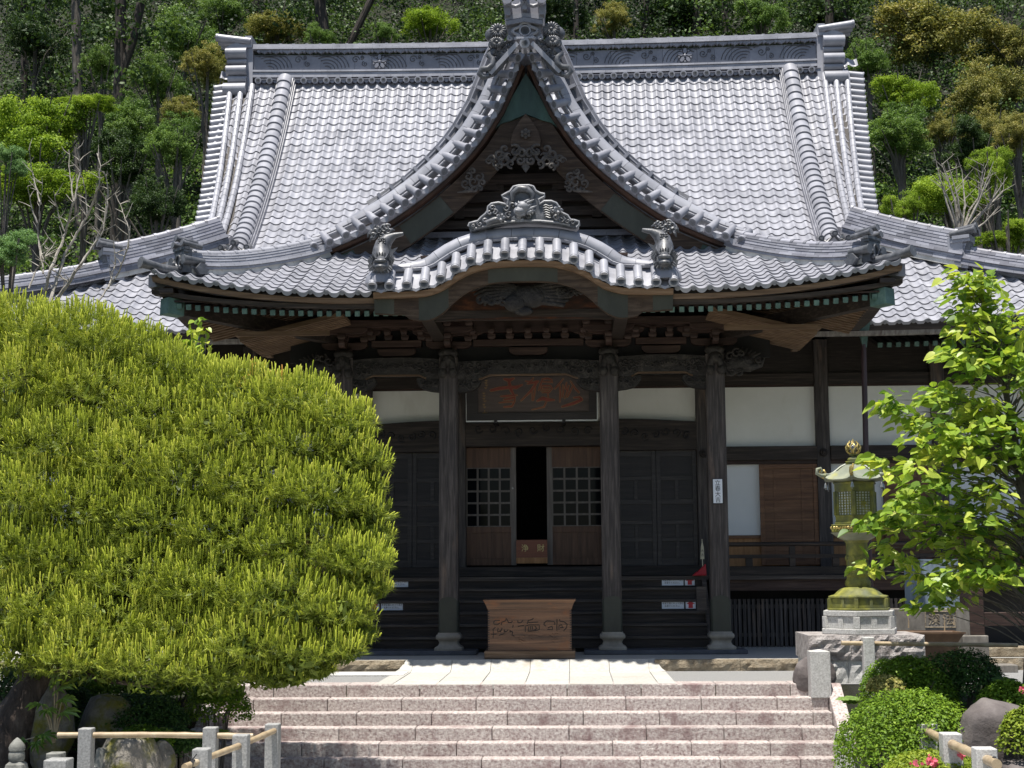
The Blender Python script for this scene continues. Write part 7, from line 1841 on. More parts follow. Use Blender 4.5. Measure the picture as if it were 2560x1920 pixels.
for i, (px, py, r) in enumerate(PADS):
    Y = -6.7-(max(py, 800)-800)/900*1.75 + random.uniform(-.15, .15); c = at(px, py, Y); D = Y+26; R = r*D/3600
    rad = np.array([R*1.05, R*1.0, R*.66]); pad_c.append((c, R)); n = int(255*(R/.75)**2*1.9)
    d = rand_dir(n, -.25); p = np.array(c)+d*rad*(1+rng.normal(size=(n, 1))*.07); nn = unit(d/rad)
    keep = np.ones(n, bool)
    sp.append(p[keep]); sn.append(nn[keep]); sv.append(np.clip(.5+rng.normal()*.10+rng.normal(size=n)*.14, 0, 1))
SP, SN, SV = np.concatenate(sp), np.concatenate(sn), np.concatenate(sv)
ns = len(SP); D_ = unit(SN*.55+np.array([0, 0, .72])+rng.normal(size=(ns, 3))*.13)
lowm = SN[:, 2] < .12
D_[lowm] = unit(SN[lowm]*.9+np.array([0, 0, .25])+rng.normal(size=(lowm.sum(), 3))*.2)
# needles: fans of thin blades around every shoot
NN = 28
bp = np.repeat(SP, NN, 0)+np.repeat(D_, NN, 0)*rng.uniform(-.10, .03, (ns*NN, 1)); dd = unit(np.repeat(D_, NN, 0)*rng.uniform(.25, .95, (ns*NN, 1))+rng.normal(size=(ns*NN, 3))*.62)
ln = rng.uniform(.065, .115, (ns*NN, 1)); side = unit(np.cross(dd, rng.normal(size=(ns*NN, 3))))
tri = np.empty((ns*NN, 3, 3)); tri[:, 0] = bp-side*.0028; tri[:, 1] = bp+side*.0028; tri[:, 2] = bp+dd*ln
np_mesh('needles', tri.reshape(-1, 3), np.arange(3*ns*NN).reshape(-1, 3), np.clip(np.repeat(SV, NN)+rng.normal(size=ns*NN)*.2, 0, 1), L['needle'], pine)
# candles: slim upright new shoots
sel = np.where((SN[:, 2] > -.02) & (rng.random(ns) < .93))[0]; sel = np.concatenate([sel, sel[rng.random(len(sel)) < .85]])
cb = SP[sel]+rng.normal(size=(len(sel), 3))*np.array([.035, .035, .008]); cd = unit(D_[sel]*np.array([.75, .75, 1])+np.array([0, 0, .35])+rng.normal(size=(len(sel), 3))*.09); lean = unit(SN[sel]*np.array([1, 1, 0])+1e-6)*.02
cl = rng.uniform(.07, .165, (len(sel), 1))*np.clip(.55+SN[sel][:, 2:3]*.6, .5, 1.1); a1 = unit(np.cross(cd, rng.normal(size=cd.shape))); a2 = np.cross(cd, a1); m = len(sel); K3 = 4
rings = []
for f, r in ((0, .0068), (.5, .0085), (.92, .0075), (1.0, .003)):
    cc = cb+cd*cl*f-lean*(f*(1-f)*4*.35)
    rings.append(np.stack([cc+a1*(r*math.cos(2*PI*k/K3))+a2*(r*math.sin(2*PI*k/K3)) for k in range(K3)], 1))
vv = np.stack(rings, 1).reshape(-1, 3); base = (np.arange(m)*4*K3)[:, None]
ff = np.array([[j*K3+k, j*K3+(k+1) % K3, (j+1)*K3+(k+1) % K3, (j+1)*K3+k] for j in range(3) for k in range(K3)]); F = (base[:, :, None]+ff[None]).reshape(-1, 4)
# a rusty patch of old growth near the top right of the crown
rc_ = np.array(at(640, 955, -6.9)); cv = np.clip(SV[sel]+rng.normal(size=m)*.12-.02, 0, .86); dist = np.linalg.norm((cb-rc_)*np.array([1, .6, 1.6]), axis=1); cv = np.where(dist < .55, np.clip(cv+.45*(1-dist/.55)+.1, 0, 1), cv)
np_mesh('candles', vv, F, np.repeat(cv, 12), L['candle'], pine)
# inner twiggy needles
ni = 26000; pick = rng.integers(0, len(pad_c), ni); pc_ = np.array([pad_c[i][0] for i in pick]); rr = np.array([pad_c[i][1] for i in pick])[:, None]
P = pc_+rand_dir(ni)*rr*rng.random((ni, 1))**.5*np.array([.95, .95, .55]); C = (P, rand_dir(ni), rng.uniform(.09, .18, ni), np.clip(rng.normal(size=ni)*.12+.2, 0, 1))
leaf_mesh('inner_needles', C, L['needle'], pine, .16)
mb = MB()
tr = [at(-40, 1990, -7.9), at(10, 1880, -7.8), at(70, 1760, -7.7), at(150, 1640, -7.5), at(230, 1480, -7.3), at(260, 1250, -7.1), at(220, 1000, -6.9)]
P = resample(tr, .12); n = len(P); mb.tube(P, [(.36-.28*i/n)*(1+.06*math.sin(i*1.7)) for i in range(n)], 18); mb.build('trunk', M['bark'], pine, True, angle=80)
mb = MB()
for i, (c, R) in enumerate(pad_c):
    s = P[min(n-1, int(n*(.25+.7*random.random())))]; e = c-V(0, 0, R*.4); mid = s.lerp(e, .5)+V(random.uniform(-.15, .15), random.uniform(-.2, .2), -.12); mb.tube([s, mid, e], [.06, .04, .018], 7)
mb.build('branches', M['bark'], pine, True)

# ---------------------------------------------------------------- heart-leaved trees
_half = [(0, .02), (-.10, .20), (.02, .40), (.25, .48), (.52, .40), (.80, .20), (1.04, 0.0)]
def heart_leaves(P, D, N, S, var):
    """P stalk points, D midrib directions, N upper normals"""
    n = len(P); b = np.cross(N, D); vs = []; k = len(_half)
    out = np.empty((n, 2*k, 3)); fold = rng.uniform(.12, .55, (n, 1)); droop = rng.uniform(.05, .35, (n, 1))
    for i, (u, v) in enumerate(_half):
        for sgn, off in ((1, 0), (-1, k)):
            out[:, off+i] = P+S[:, None]*(D*u+b*(v*sgn)*(1-fold*.3)+N*(v*fold-droop*u*u*.6))
    base = (np.arange(n)*2*k)[:, None]
    f1 = [[0, i, i+1] for i in range(1, k-1)]; q = []
    # each half as quads between the midrib and the edge
    F = []
    for off, flip in ((0, False), (k, True)):
        for i in range(1, k-1):
            t = [off+0, off+i, off+i+1] if not flip else [off+0, off+i+1, off+i]; F.append(t)
    F = np.array(F); return out.reshape(-1, 3), (base[:, :, None]+F[None]).reshape(-1, 3), np.repeat(var, len(F))
def leafy(name, pts, parent, per=15, spread=.20, size=(.085, .16), axis=None, base=.5, mat=None):
    P, D, N, S, A = [], [], [], [], []
    for c, o in pts:
        n = max(3, int(per*random.uniform(.7, 1.3))); d = rand_dir(n, -.5); p = np.array(c)+d*spread*rng.random((n, 1))**.6*np.array([1.15, 1.15, .8])
        hd = d*np.array([1, 1, .2])+np.array(o)*.5; hd = unit(hd+np.array([0, 0, -.42])+rng.normal(size=(n, 3))*.25); nn = unit(np.array([0, -.28, .85])+rng.normal(size=(n, 3))*.38); nn = unit(nn-(nn*hd).sum(1, keepdims=True)*hd)
        P.append(p); D.append(hd); N.append(nn); S.append(rng.uniform(size[0], size[1], n)); A.append(np.clip(base+random.gauss(0, .14)+rng.normal(size=n)*.24, 0, 1))
    v, f, a = heart_leaves(*[np.concatenate(x) for x in (P, D, N, S, A)]); return np_mesh(name, v, f, a, mat or L['heart'], parent)
def in_poly(x, y, poly):
    c = False; j = len(poly)-1
    for i in range(len(poly)):
        (xi, yi), (xj, yj) = poly[i], poly[j]
        if (yi > y) != (yj > y) and x < (xj-xi)*(y-yi)/(yj-yi)+xi: c = not c
        j = i
    return c
ht = thing('heart_leaved_tree', 'young tree with lime heart shaped leaves at the right edge beside the lantern', 'tree', (6.95, -7.0, -.45))
HP = [(2410, 705), (2395, 790), (2372, 860), (2350, 950), (2300, 1030), (2260, 1085), (2280, 1150), (2250, 1235), (2215, 1310), (2235, 1400), (2265, 1460), (2300, 1490), (2400, 1490), (2560, 1480), (2700, 1420), (2720, 900), (2620, 830), (2540, 800), (2470, 690)]
tips = []; mb = MB(); tp = [at(2572, 1860, -7.0), at(2578, 1700, -7.0), at(2585, 1540, -7.0), at(2570, 1350, -7.0), at(2540, 1120, -6.95), at(2500, 900, -6.9), at(2440, 700, -6.9)]
TP = resample(tp, .15); nT = len(TP); mb.tube(TP, [.125-.112*(i/nT)**.8 for i in range(nT)], 10); tries = 0
while len(tips) < 205 and tries < 6000:
    tries += 1; px, py = random.uniform(2150, 2720), random.uniform(690, 1500)
    if not in_poly(px, py, HP): continue
    h = min(1, (py-690)/500); Y = -6.95+random.uniform(-1, 1)*(.35+.75*h); c = at(px, py, Y)
    if any((c-q[0]).length < .155 for q in tips): continue
    tips.append((c, (c-at(2540, py+60, -7.0)).normalized()))
for px, py in [(2235, 1000), (2222, 1030), (2262, 1040), (2160, 1318), (2195, 1325), (2176, 1425), (2285, 1522), (2365, 1512), (2395, 695), (2450, 700), (2200, 1160), (2205, 1180)]:
    c = at(px, py, -7.2); tips.append((c, (c-at(2540, py+80, -7.0)).normalized()))
for c, o in tips:
    k = min(range(nT), key=lambda i: (TP[i]-(c-V(0, 0, .45))).length); s = TP[max(2, k)]; m_ = s.lerp(c, .55)+V(0, 0, .08); mb.tube([s, s.lerp(c, .3)+V(0, 0, .10), s.lerp(c, .7)+V(0, 0, .08), c], [.012, .008, .005, .003], 5)
mb.build('trunk_and_limbs', M['bark2'], ht, True)
leafy('crown', tips, ht, 21, .22, (.085, .18), None, .56)
# sprigs of a smaller tree behind the pine
yt = thing('young_leafy_tree', 'slender young tree with pale heart shaped leaves rising behind the pine', 'tree', (-5.0, -4.2, .0))
sp_ = [(500, 812), (482, 832), (515, 836), (470, 858), (495, 868), (450, 882), (430, 868), (480, 895), (400, 895), (470, 905), (520, 870), (250, 815), (225, 800), (285, 812), (200, 800), (310, 830), (330, 848), (180, 812), (345, 818), (240, 845), (300, 860)]
tips2 = [(at(x, y, -4.3+random.uniform(-.15, .15)), V(0, -.4, .1)) for x, y in sp_]; mb = MB(); b0 = V(-5.0, -4.2, 0)
for c, o in tips2: mb.tube([b0, b0.lerp(c, .6)+V(0, 0, .3), c], [.03, .015, .005], 5)
mb.build('stems', M['bark2'], yt, True); leafy('foliage', tips2, yt, 9, .14, (.09, .16), None, .66)

# ---------------------------------------------------------------- bare lichen covered tree
bt = thing('bare_tree', 'leafless grey tree with forked lichen covered twigs beside the left roof corner', 'tree', (-7.0, -3.0, 0))
mb = MB()
def c3(cx, cy, Y=-3.0): return at(cx*.5426, cy*.5426, Y)
stems = [[(190, 1420), (230, 1250), (300, 1080), (340, 930), (372, 780), (352, 660)], [(225, 1400), (300, 1170), (400, 1000), (455, 860), (462, 770), (448, 705)], [(250, 1400), (350, 1250), (440, 1120), (492, 980), (496, 860), (482, 790)], [(200, 1260), (175, 1080), (186, 940), (196, 820)], [(170, 1030), (140, 930), (125, 860)], [(186, 940), (150, 800), (132, 690)],
         [(300, 1080), (262, 960), (245, 880)], [(340, 930), (322, 800), (316, 690)], [(400, 1000), (398, 900), (380, 840)], [(350, 1250), (480, 1060), (488, 900)], [(440, 1400), (540, 1270), (590, 1140), (595, 1050), (560, 960), (530, 890)], [(590, 1140), (600, 1080), (600, 1040)], [(500, 1330), (530, 1220), (520, 1080)], [(310, 1300), (200, 1200), (180, 1120)], [(130, 1330), (170, 1240), (210, 1180), (260, 1110)]]
for st_ in stems:
    P = [c3(x, y, -3.0+.25*math.sin(x*.05)) for x, y in st_]; P = resample(P, .10); P = [p+V(random.uniform(-.012, .012), 0, random.uniform(-.012, .012)) for p in P]; n = len(P)
    thick = .032 if st_ in stems[:3] else .016
    mb.tube(P, [thick*(1-.80*i/n) for i in range(n)], 6)
    for i in range(3, n, 2):
        for q in range(1 if random.random() < .6 else 2):
            d = V(random.uniform(-1, 1), random.uniform(-.4, .4), random.uniform(.2, 1.0)).normalized()*random.uniform(.10, .32); mb.tube([P[i], P[i]+d*.5+V(random.uniform(-.03, .03), 0, 0), P[i]+d], [.009, .006, .003], 4)
mb.build('branches', M['twig'], bt, True)

# ---------------------------------------------------------------- clipped bushes
def mound(name, px, py, Y, rx, rz, mat, label, n=9000, ls=.040, ry=None, base=.5, group='clipped azalea bushes', pads=9, cat='bush', zmin=-.1, stem=True, par=None):
    c = np.array(at(px, py, Y)); ry = ry or rx*.9; P, N, A = [], [], []
    z0 = ground_z(c[0], Y)
    o = par or thing(name, label, cat, (c[0], Y, z0), group)
    k = pads+1
    for i in range(k):
        if i == 0: cc, f = c, 1.0
        else: d = rand_dir(1, .0)[0]; cc = c+d*np.array([rx, ry, rz])*.55; f = rng.uniform(.48, .62)
        m = int(n/(1+.3*pads)*(1 if i == 0 else .3)); d = rand_dir(m, zmin); p = cc+d*np.array([rx, ry, rz])*f*(1+rng.normal(size=(m, 1))*.045)
        P.append(p); N.append(unit(d*.8+np.array([0, -.1, .6])+rng.normal(size=(m, 3))*.5)); A.append(np.clip(base+rng.normal()*.06+rng.normal(size=m)*.2, 0, 1))
    P, N, A = np.concatenate(P), np.concatenate(N), np.concatenate(A); ok = P[:, 2] > z0-.1; P, N, A = P[ok], N[ok], A[ok]
    leaf_mesh('foliage', (P, N, ls*rng.uniform(.7, 1.3, len(P)), A), mat, o, .30, .05)
    mb = MB()
    for i in range(14):
        a = random.random()*2*PI; mb.tube([V(c[0], Y, z0-.05), V(c[0]+rx*.45*math.cos(a), Y+ry*.45*math.sin(a), c[2]), V(c[0]+rx*.8*math.cos(a), Y+ry*.8*math.sin(a), c[2]+rz*random.uniform(.2, .6))], [.02, .012, .004], 5)
    mb.build('stems', M['bark2'], o, True); return o
mound('azalea_bush', 2270, 1762, -6.5, .62, .60, L['azalea'], 'rounded green azalea before the lantern base, right of the stair head', 12000, .042)
mound('azalea_bush', 2400, 1745, -6.1, .66, .60, L['azalea_dark'], 'darker azalea right of the slim granite post, left of the tree trunk', 10000, .042)
mound('azalea_bush', 2290, 1915, -8.1, .90, .84, L['azalea'], 'largest azalea mound filling the corner right of the stairs', 24000, .040, base=.56)
mound('azalea_bush', 2515, 1775, -7.4, .36, .34, L['azalea'], 'small azalea at the right edge behind the dark boulder', 5000, .042)
lowb = mound('azalea_bush', 2350, 1955, -9.6, .62, .33, L['azalea_lime'], 'low lime green azalea with a few pink flowers around the pale posts', 9000, .040, base=.55)
ro = mound('azalea_bush', 2560, 1870, -9.2, .28, .40, L['azalea_lime'], 'lime azalea at the right frame edge with a pink flower', 4500, .042, base=.5)
def blossoms(parent, pts, Y):
    P, N, S, A = [], [], [], []
    for px, py in pts:
        c = np.array(at(px, py, Y)); n = 14; P.append(c+rng.normal(size=(n, 3))*.022); N.append(unit(rng.normal(size=(n, 3))+np.array([0, -1, .5]))); S.append(rng.uniform(.035, .055, n)); A.append(rng.random(n))
    leaf_mesh('blossoms', tuple(np.concatenate(x) for x in (P, N, S, A)), L['pink'], parent, .42)
blossoms(lowb, [(2330, 1912), (2322, 1903), (2340, 1905), (2405, 1892), (2400, 1880), (2290, 1910)], -10.05); blossoms(ro, [(2556, 1722)], -7.9)
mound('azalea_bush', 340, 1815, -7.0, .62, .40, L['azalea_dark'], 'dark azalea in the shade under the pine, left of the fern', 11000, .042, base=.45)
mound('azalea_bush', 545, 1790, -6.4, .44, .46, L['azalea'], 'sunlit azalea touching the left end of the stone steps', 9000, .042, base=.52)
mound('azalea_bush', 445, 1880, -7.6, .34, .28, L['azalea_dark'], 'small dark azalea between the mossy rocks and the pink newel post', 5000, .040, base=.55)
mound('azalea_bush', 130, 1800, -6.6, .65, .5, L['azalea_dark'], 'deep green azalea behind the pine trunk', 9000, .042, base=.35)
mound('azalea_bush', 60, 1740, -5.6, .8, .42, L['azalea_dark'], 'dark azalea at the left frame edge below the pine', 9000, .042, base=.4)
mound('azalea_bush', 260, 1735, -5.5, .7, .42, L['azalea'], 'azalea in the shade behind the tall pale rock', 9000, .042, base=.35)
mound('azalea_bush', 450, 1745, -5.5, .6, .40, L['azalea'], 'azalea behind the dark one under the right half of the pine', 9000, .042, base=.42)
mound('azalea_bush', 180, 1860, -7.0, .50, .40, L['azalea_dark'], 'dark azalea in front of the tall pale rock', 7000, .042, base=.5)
mound('azalea_bush', 360, 1865, -8.0, .34, .24, L['azalea'], 'low azalea partly covering the mossy rock', 4500, .040, base=.5)
mound('weedy_plant', 2215, 1722, -6.9, .24, .17, L['gold'], 'dry yellowish weeds at the left foot of the rounded azalea', 1800, .05, group=None, cat='plant', pads=3)
# ferns and small plants
def frondy(name, px, py, Y, nfr, ln, mat, label, up=.8, w=.03):
    c = at(px, py, Y); o = thing(name, label, 'plant', (c.x, Y, c.z-.12)); P, N, S, A, AX = [], [], [], [], []
    for k in range(nfr):
        a = 2*PI*k/nfr+random.uniform(-.3, .3); d = np.array([math.cos(a), math.sin(a)*.8-.1, up]); d = d/np.linalg.norm(d)
        for f in np.linspace(.1, 1, 14):
            p = np.array(c)-np.array([0, 0, .12])+d*ln*f-np.array([0, 0, .42*ln*f*f])
            for s2 in (-1, 1):
                sd = np.cross(d, [0, 0, 1]); sd = sd/np.linalg.norm(sd)*s2; P.append(p+sd*w*(1.15-f)*1.2); N.append([0, -.35, .94]); S.append(w*(1.3-f)*2.6); AX.append(sd+d*.4); A.append(random.uniform(.5, 1))
    v, f = leaf_quads(np.array(P), unit(np.array(N)), np.array(S), .22, 0.0, np.array(AX)); np_mesh('fronds', v, f, A, mat, o); return o
frondy('fern', 392, 1815, -7.9, 9, .26, L['azalea_lime'], 'small yellow green fern on the mossy rocks behind the bamboo rail')
frondy('fern', 548, 1815, -7.2, 8, .20, L['azalea_lime'], 'small fern beside the foot of the stairs')
frondy('leafy_weed', 2125, 1735, -6.2, 9, .24, L['green'], 'dark leafy weed between the stair curb and the azalea', .8, .045)
frondy('leafy_weed', 2510, 1685, -6.8, 10, .22, L['azalea_dark'], 'tuft of dark drooping leaves left of the tree trunk', .8, .04)
fa = thing('broad_leaved_plant', 'plant with big hand shaped bright leaves beside the pine trunk', 'plant', (-5.6, -8.2, -.9)); mb = MB(); mbs = MB()
root = at(*lp(300, 1230), -8.2)
for (cx, cy, s, ax_, va) in [(360, 935, .20, (.8, -.3, .1), .9), (385, 985, .19, (.9, -.3, -.3), .95), (265, 1015, .19, (-.2, -.5, -.1), .8), (390, 1060, .21, (.9, -.3, -.15), .95), (300, 1045, .17, (.4, -.5, -.3), .7), (280, 1180, .20, (.6, -.5, -.4), .3), (180, 1215, .17, (-.6, -.5, -.3), .25), (240, 1225, .16, (.3, -.5, -.5), .35), (340, 915, .15, (.3, -.4, .5), .8)]:
    c = at(*lp(cx-40, cy), -8.3); d = Vector(ax_).normalized(); nrm = (V(0, -.45, .9)-d*V(0, -.45, .9).dot(d)).normalized(); b = nrm.cross(d); vs_ = [c]
    lobes = 7; 
    for k in range(lobes):
        a = (k-(lobes-1)/2)*.52; L_ = s*(1.15-.16*abs(k-3)); dr = d*math.cos(a)+b*math.sin(a)
        a0 = a-.26; v0 = d*math.cos(a0)+b*math.sin(a0)
        vs_.append(c+v0*L_*.42); vs_.append(c+(dr*.72+ (d*math.cos(a-.17)+b*math.sin(a-.17))*.02)*L_+b*(-.10*L_)*math.cos(a)+nrm*.01); vs_.append(c+dr*L_*1.05-nrm*.03); vs_.append(c+dr*.72*L_+b*(.10*L_)*math.cos(a)+nrm*.01)
    a0 = (3+.5)*.52; vs_.append(c+(d*math.cos(a0)+b*math.sin(a0))*s*.35)
    mb.add(vs_, [(0, i, i+1) for i in range(1, len(vs_)-1)], va); mbs.tube([root, root.lerp(c, .5)+V(0, 0, .06), c], [.014, .010, .006], 5)
mb.build('leaves', L['fatsia'], fa); mbs.build('stalks', M['bamboo'], fa, True)

# ---------------------------------------------------------------- wooded hillside
def crown_mesh(kind, seed):
    global rng
    keep_rng = rng; rng = np.random.default_rng(seed)
    nl = {'maple': 9, 'dome': 8, 'tall': 9, 'loose': 10}[kind]
    ld = rand_dir(nl, -.75); lc = ld*rng.uniform(.30, .72, (nl, 1))*{'maple': [1.1, 1, .8], 'dome': [1, 1, .85], 'tall': [.75, .75, 1.25], 'loose': [1.15, 1, .95]}[kind]
    lr = rng.uniform(.30, .52, nl)*(.8 if kind == 'loose' else 1); lv = rng.normal(size=nl)*.09; CS, RS, out = [], [], []
    for c_, r_, v_ in zip(lc, lr, lv):
        m_ = 26; d_ = rand_dir(m_, -.6); cs = c_+d_*r_*rng.uniform(.55, 1.05, (m_, 1))*np.array([1, 1, .62 if kind == 'maple' else .9])
        out.append(cloud(cs, rng.uniform(.07, .17, m_), 125, .036, .45 if kind == 'maple' else .85, .5, -.5, .10, .17, .5+v_))
    C = tuple(np.concatenate([o_[i] for o_ in out]) for i in range(4))
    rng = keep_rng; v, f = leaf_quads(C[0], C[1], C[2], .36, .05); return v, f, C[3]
_cm = {}
def tree(name, label, px, py, Y, r_px, kind, mat, bark='bark2', stretch=(1, 1, 1), trunk=.16, group='trees on the hillside behind the temple', seed=None):
    c = at(px, py, Y); R = r_px*(Y+26)/3600; zb_ = ground_z(c.x, Y); o = thing(name, label, 'tree', (c.x, Y, zb_), group)
    key = (kind, (px*7+py) % 4, mat)
    if key not in _cm:
        v, f, a = crown_mesh(kind, 100+sum(map(ord, kind))+key[1]); ob = np_mesh('crown', v, f, a, L[mat], None); _cm[key] = ob.data; cr = ob; cr.parent = o
    else: cr = link('crown', _cm[key], o)
    cr.location = (0, 0, c.z-zb_); cr.scale = (R*stretch[0], R*stretch[1], R*stretch[2]); cr.rotation_euler = (0, 0, random.uniform(-.6, .6))
    mb = MB(); h = max(1.0, c.z-zb_); w = random.uniform(-.3, .3); P = resample([V(c.x, Y, zb_-.5), V(c.x+w*.5, Y, zb_+h*.5), V(c.x, Y, c.z+R*.3)], .8); n = len(P)
    mb.tube(P, [trunk*(1.2-.9*i/n) for i in range(n)], 8)
    for k in range(7):
        d = V(random.uniform(-1, 1), random.uniform(-1, 1), random.uniform(-.1, .9)).normalized(); s = P[int(n*.7)]; mb.tube([s, s.lerp(c+d*R*.5, .5)+V(0, 0, .1), c+d*R*.8], [trunk*.4, trunk*.25, .02], 5)
    mb.build('trunk', M[bark], o, True); return o
T = tree
T('maple_tree', 'bright yellow green maple with layered sprays at the far left', 95, 330, 26, 175, 'maple', 'lime', stretch=(1, 1, 1.1))
T('maple_tree', 'lower yellow green maple spray hanging at the left edge above the bare tree', 90, 470, 24, 150, 'maple', 'lime', stretch=(1.1, 1, .75))
T('maple_tree', 'yellow green maple spray reaching right across the grey cedar trunk', 215, 262, 27, 62, 'loose', 'lime', stretch=(1.3, 1, .6))
T('broadleaf_tree', 'fresh green broadleaf tree between the forked trunk and the left roof end', 465, 120, 40, 120, 'dome', 'green', stretch=(1, 1, 1.15))
T('broadleaf_tree', 'fresh green tree at the foot of the grey cedar trunk', 255, 170, 33, 65, 'dome', 'green', stretch=(1, 1, 1.2))
T('broadleaf_tree', 'mid green tree right of the dark forked trunk, below the pale green one', 395, 210, 34, 85, 'dome', 'green', stretch=(1, 1, 1.2))
T('chinquapin_tree', 'golden brown tree touching the left end of the main ridge', 520, 175, 30, 82, 'dome', 'gold', stretch=(1, 1, 1.1))
T('chinquapin_tree', 'golden brown tree lower down against the left roof verge', 455, 275, 28, 72, 'dome', 'gold')
T('broadleaf_tree', 'dark green tree below the golden trees beside the left roof verge', 440, 380, 24, 95, 'tall', 'green')
T('broadleaf_tree', 'dark leafy tree behind the bare twigs', 300, 430, 25, 110, 'tall', 'dark')
T('broadleaf_tree', 'low dark green tree above the left hip ridge', 390, 520, 22, 105, 'dome', 'dark')
T('feathery_tree', 'grey green feathery tree at the left edge above the pine', 30, 640, -1.5, 95, 'maple', 'feather', stretch=(1, 1, 1.1), trunk=.06)
T('feathery_tree', 'pale feathery tree at the left edge below the maple', 15, 420, 18, 65, 'maple', 'feather', stretch=(1, 1, 1.4), trunk=.08)
T('chinquapin_tree', 'yellow olive tree behind the left half of the main ridge', 690, 70, 42, 105, 'dome', 'gold', stretch=(1.1, 1, .8))
T('broadleaf_tree', 'small fresh green tree left of the two dark trunks behind the ridge', 800, 95, 36, 48, 'dome', 'green')
T('broadleaf_tree', 'bright green tree behind the ridge just left of the gable ornament', 1075, 55, 40, 98, 'dome', 'lime', stretch=(1.1, 1, .8))
T('broadleaf_tree', 'small green tree between the slanting trunk and the bright green one', 960, 80, 37, 50, 'dome', 'green')
T('chinquapin_tree', 'small golden tree behind the ridge right of the gable ornament', 1535, 60, 42, 62, 'dome', 'gold')
T('broadleaf_tree', 'bright green tree behind the right half of the main ridge', 1900, 40, 40, 85, 'dome', 'green', stretch=(1.1, 1, 1))
T('chinquapin_tree', 'large golden olive tree filling the upper right corner', 2330, 90, 42, 195, 'dome', 'gold', stretch=(1.05, 1, .85))
T('chinquapin_tree', 'golden olive tree at the right edge below the large one', 2470, 240, 36, 125, 'dome', 'gold', stretch=(1, 1, 1.0))
T('broadleaf_tree', 'domed bright green tree beside the right end of the main ridge', 2255, 235, 30, 105, 'dome', 'lime', stretch=(1, 1, .8))
T('broadleaf_tree', 'dark green tree under the domed bright green one', 2250, 350, 28, 110, 'tall', 'green', stretch=(1.1, 1, .8))
T('chinquapin_tree', 'small golden green tree right of the domed bright tree', 2360, 330, 29, 70, 'dome', 'gold')
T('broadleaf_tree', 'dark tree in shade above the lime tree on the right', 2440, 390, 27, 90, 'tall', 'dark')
T('maple_tree', 'lime green tree with bare grey twigs above the right hip ridge', 2395, 500, 18, 125, 'loose', 'lime', stretch=(1.1, 1, .8))
T('maple_tree', 'upright lime green shoot of foliage at the right, left of the frame edge', 2470, 425, 17.5, 70, 'loose', 'lime', stretch=(.8, 1, 1.2))
T('maple_tree', 'low lime foliage behind the right hip ridge end', 2520, 590, 16, 85, 'loose', 'lime', stretch=(1.1, 1, .7))
T('maple_tree', 'lime foliage close beside the right roof verge', 2260, 520, 17.5, 62, 'loose', 'lime')
T('chinquapin_tree', 'mottled golden tree at the right frame edge above the lime foliage', 2545, 350, 26, 75, 'dome', 'gold')
T('broadleaf_tree', 'shaded green tree filling the gap below the forked trunk', 330, 330, 30, 95, 'tall', 'green')
T('broadleaf_tree', 'dark green tree left of the grey cedar trunk near the top', 90, 90, 42, 120, 'dome', 'dark')
T('broadleaf_tree', 'pale fresh green tree at the top between the forked trunk and the left ridge end', 560, 45, 46, 85, 'dome', 'green')
T('broadleaf_tree', 'dark tree right behind the gable ornament', 1400, 40, 46, 85, 'dome', 'dark')
T('broadleaf_tree', 'dark tree between the golden tree and the bright tree behind the ridge', 1720, 40, 48, 110, 'dome', 'dark')
T('broadleaf_tree', 'dark tree at the top left of the large golden tree', 2060, 60, 48, 85, 'tall', 'dark')
T('chinquapin_tree', 'golden green tree between the dark tree and the lime tree on the right', 2480, 330, 30, 90, 'dome', 'gold')
T('chinquapin_tree', 'golden green tree at the upper right frame edge', 2540, 120, 40, 110, 'dome', 'gold')
T('broadleaf_tree', 'mixed green tree between the large golden tree and the domed bright one', 2170, 160, 38, 80, 'dome', 'green')
# bare twigs in the lime tree
bw = thing('bare_bush', 'grey leafless twigs standing in the lime tree on the right', 'tree', (9.2, 15.5, GZ)); mb = MB()
b0 = at(2400, 600, 15.5)
for k in range(16):
    e = at(2400+random.uniform(-60, 120), random.uniform(400, 520), 15.5+random.uniform(-.5, .5)); m_ = b0.lerp(e, .5)+V(random.uniform(-.2, .2), 0, 0); mb.tube([b0, m_, e], [.05, .03, .008], 5)
    for q in range(4): s = m_.lerp(e, random.random()); d = V(random.uniform(-1, 1), 0, random.uniform(.2, 1)).normalized()*.5; mb.tube([s, s+d], [.012, .004], 4)
mb.tube([V(b0.x, 15.5, GZ), b0], [.09, .06], 6); mb.build('twigs', M['twig'], bw)
# tall cedars: trunks that show
def cedar(px0, y0, px1, y1, Y, w_px, label, bark='bark3', crown=True, fork=None):
    a = at(px0, y0, Y); b = at(px1, y1, Y); r = w_px*(Y+26)/3600/2; zb_ = ground_z(a.x, Y)-.3; o = thing('cedar_tree', label, 'tree', (a.x, Y, zb_), 'tall trees behind the temple')
    d = (b-a)/max(b.z-a.z, .1); base = a+d*(zb_-a.z); top = b+d*4; mb = MB(); P = resample([base, a, b, top], .7); n = len(P); mb.tube(P, [r*(1.15-.5*i/n)*(1+.05*math.sin(i*2.1)) for i in range(n)], 10)
    if fork: 
        f0, f1 = at(*fork[0], Y), at(*fork[1], Y); mb.tube(resample([f0, f0.lerp(f1, .5)+V(.1, 0, 0), f1], .6), r*.62, 8)
    mb.build('trunk', M[bark], o, True)
    if crown:
        cs = np.array([[top.x+random.uniform(-2.2, 2.2), Y+random.uniform(-1.5, 1.5), top.z+random.uniform(-5.0, 2)] for _ in range(26)]); C = cloud(cs, rng.uniform(.5, 1.0, 26), 60, .22, .7, .4, -.5, .2, .15)
        leaf_mesh('crown', C, L['dark'], o)
    return o
cedar(198, 380, 190, 30, 34, 30, 'straight grey barked cedar trunk at the left, behind the maple', 'bark2')
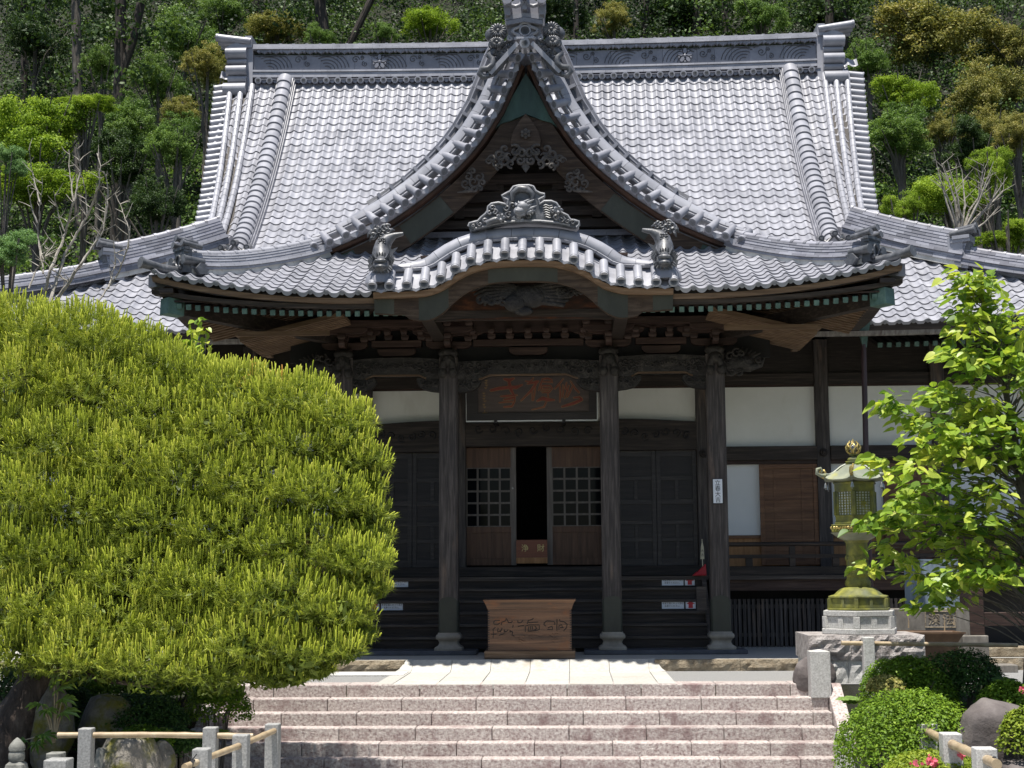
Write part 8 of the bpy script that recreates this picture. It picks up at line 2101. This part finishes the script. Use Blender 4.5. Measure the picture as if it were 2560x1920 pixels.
cedar(298, 380, 300, 190, 31, 40, 'dark trunk forking into two limbs left of the main roof', 'bark3', True, ((298, 200), (352, 10)))
cedar(812, 120, 800, 5, 40, 38, 'thick dark trunk behind the left half of the main ridge')
cedar(870, 120, 925, 5, 41, 22, 'slanting dark trunk right of the thick one behind the ridge')
for i, (x, Y, w, lab) in enumerate([(1440, 44, 16, 'thin trunk just right of the gable ornament'), (1610, 47, 20, 'dark trunk right of the small golden tree'), (1680, 50, 16, 'first slim trunk of the dark wood behind the right ridge'), (1745, 46, 22, 'second slim trunk of the dark wood behind the right ridge'), (1815, 52, 18, 'dark trunk left of the bright green tree behind the right ridge'), (2075, 44, 26, 'dark trunk at the right end tile of the main ridge'), (2112, 46, 18, 'thinner dark trunk just right of the ridge end tile'), (640, 50, 16, 'slim trunk behind the yellow olive tree'), (560, 52, 18, 'slim dark trunk behind the left ridge end'), (60, 44, 18, 'dark trunk near the left frame edge'), (120, 48, 16, 'dark trunk left of the grey cedar')]):
    cedar(x, 140, x+random.uniform(-6, 6), 5, Y, w, lab)
# the far wood itself, read as one mass
cs, rs_ = [], []
for i in range(3600):
    Y = random.uniform(25, 74); x = random.uniform(-.42, .42)*(Y+26)*1.0+.3; g = ground_z(x, Y); h = random.uniform(.3, 7.5) if Y > 33 else random.uniform(.2, 3.5)
    cs.append([x, Y, g+h]); rs_.append(random.uniform(.6, 1.5))
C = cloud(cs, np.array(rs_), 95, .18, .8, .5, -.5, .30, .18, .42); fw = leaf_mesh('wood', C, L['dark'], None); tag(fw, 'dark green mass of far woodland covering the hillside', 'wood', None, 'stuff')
cs, rs_ = [], []
for i in range(1000):
    Y = random.uniform(20, 44); x = random.uniform(-.42, .42)*(Y+26)+.3; g = ground_z(x, Y); cs.append([x, Y, g+random.uniform(.2, 4.6)]); rs_.append(random.uniform(.5, 1.1))
C = cloud(cs, np.array(rs_), 95, .17, .8, .5, -.4, .25, .18, .40); fw = leaf_mesh('undergrowth', C, L['green'], None); tag(fw, 'green undergrowth below the hillside trees', 'undergrowth', None, 'stuff')
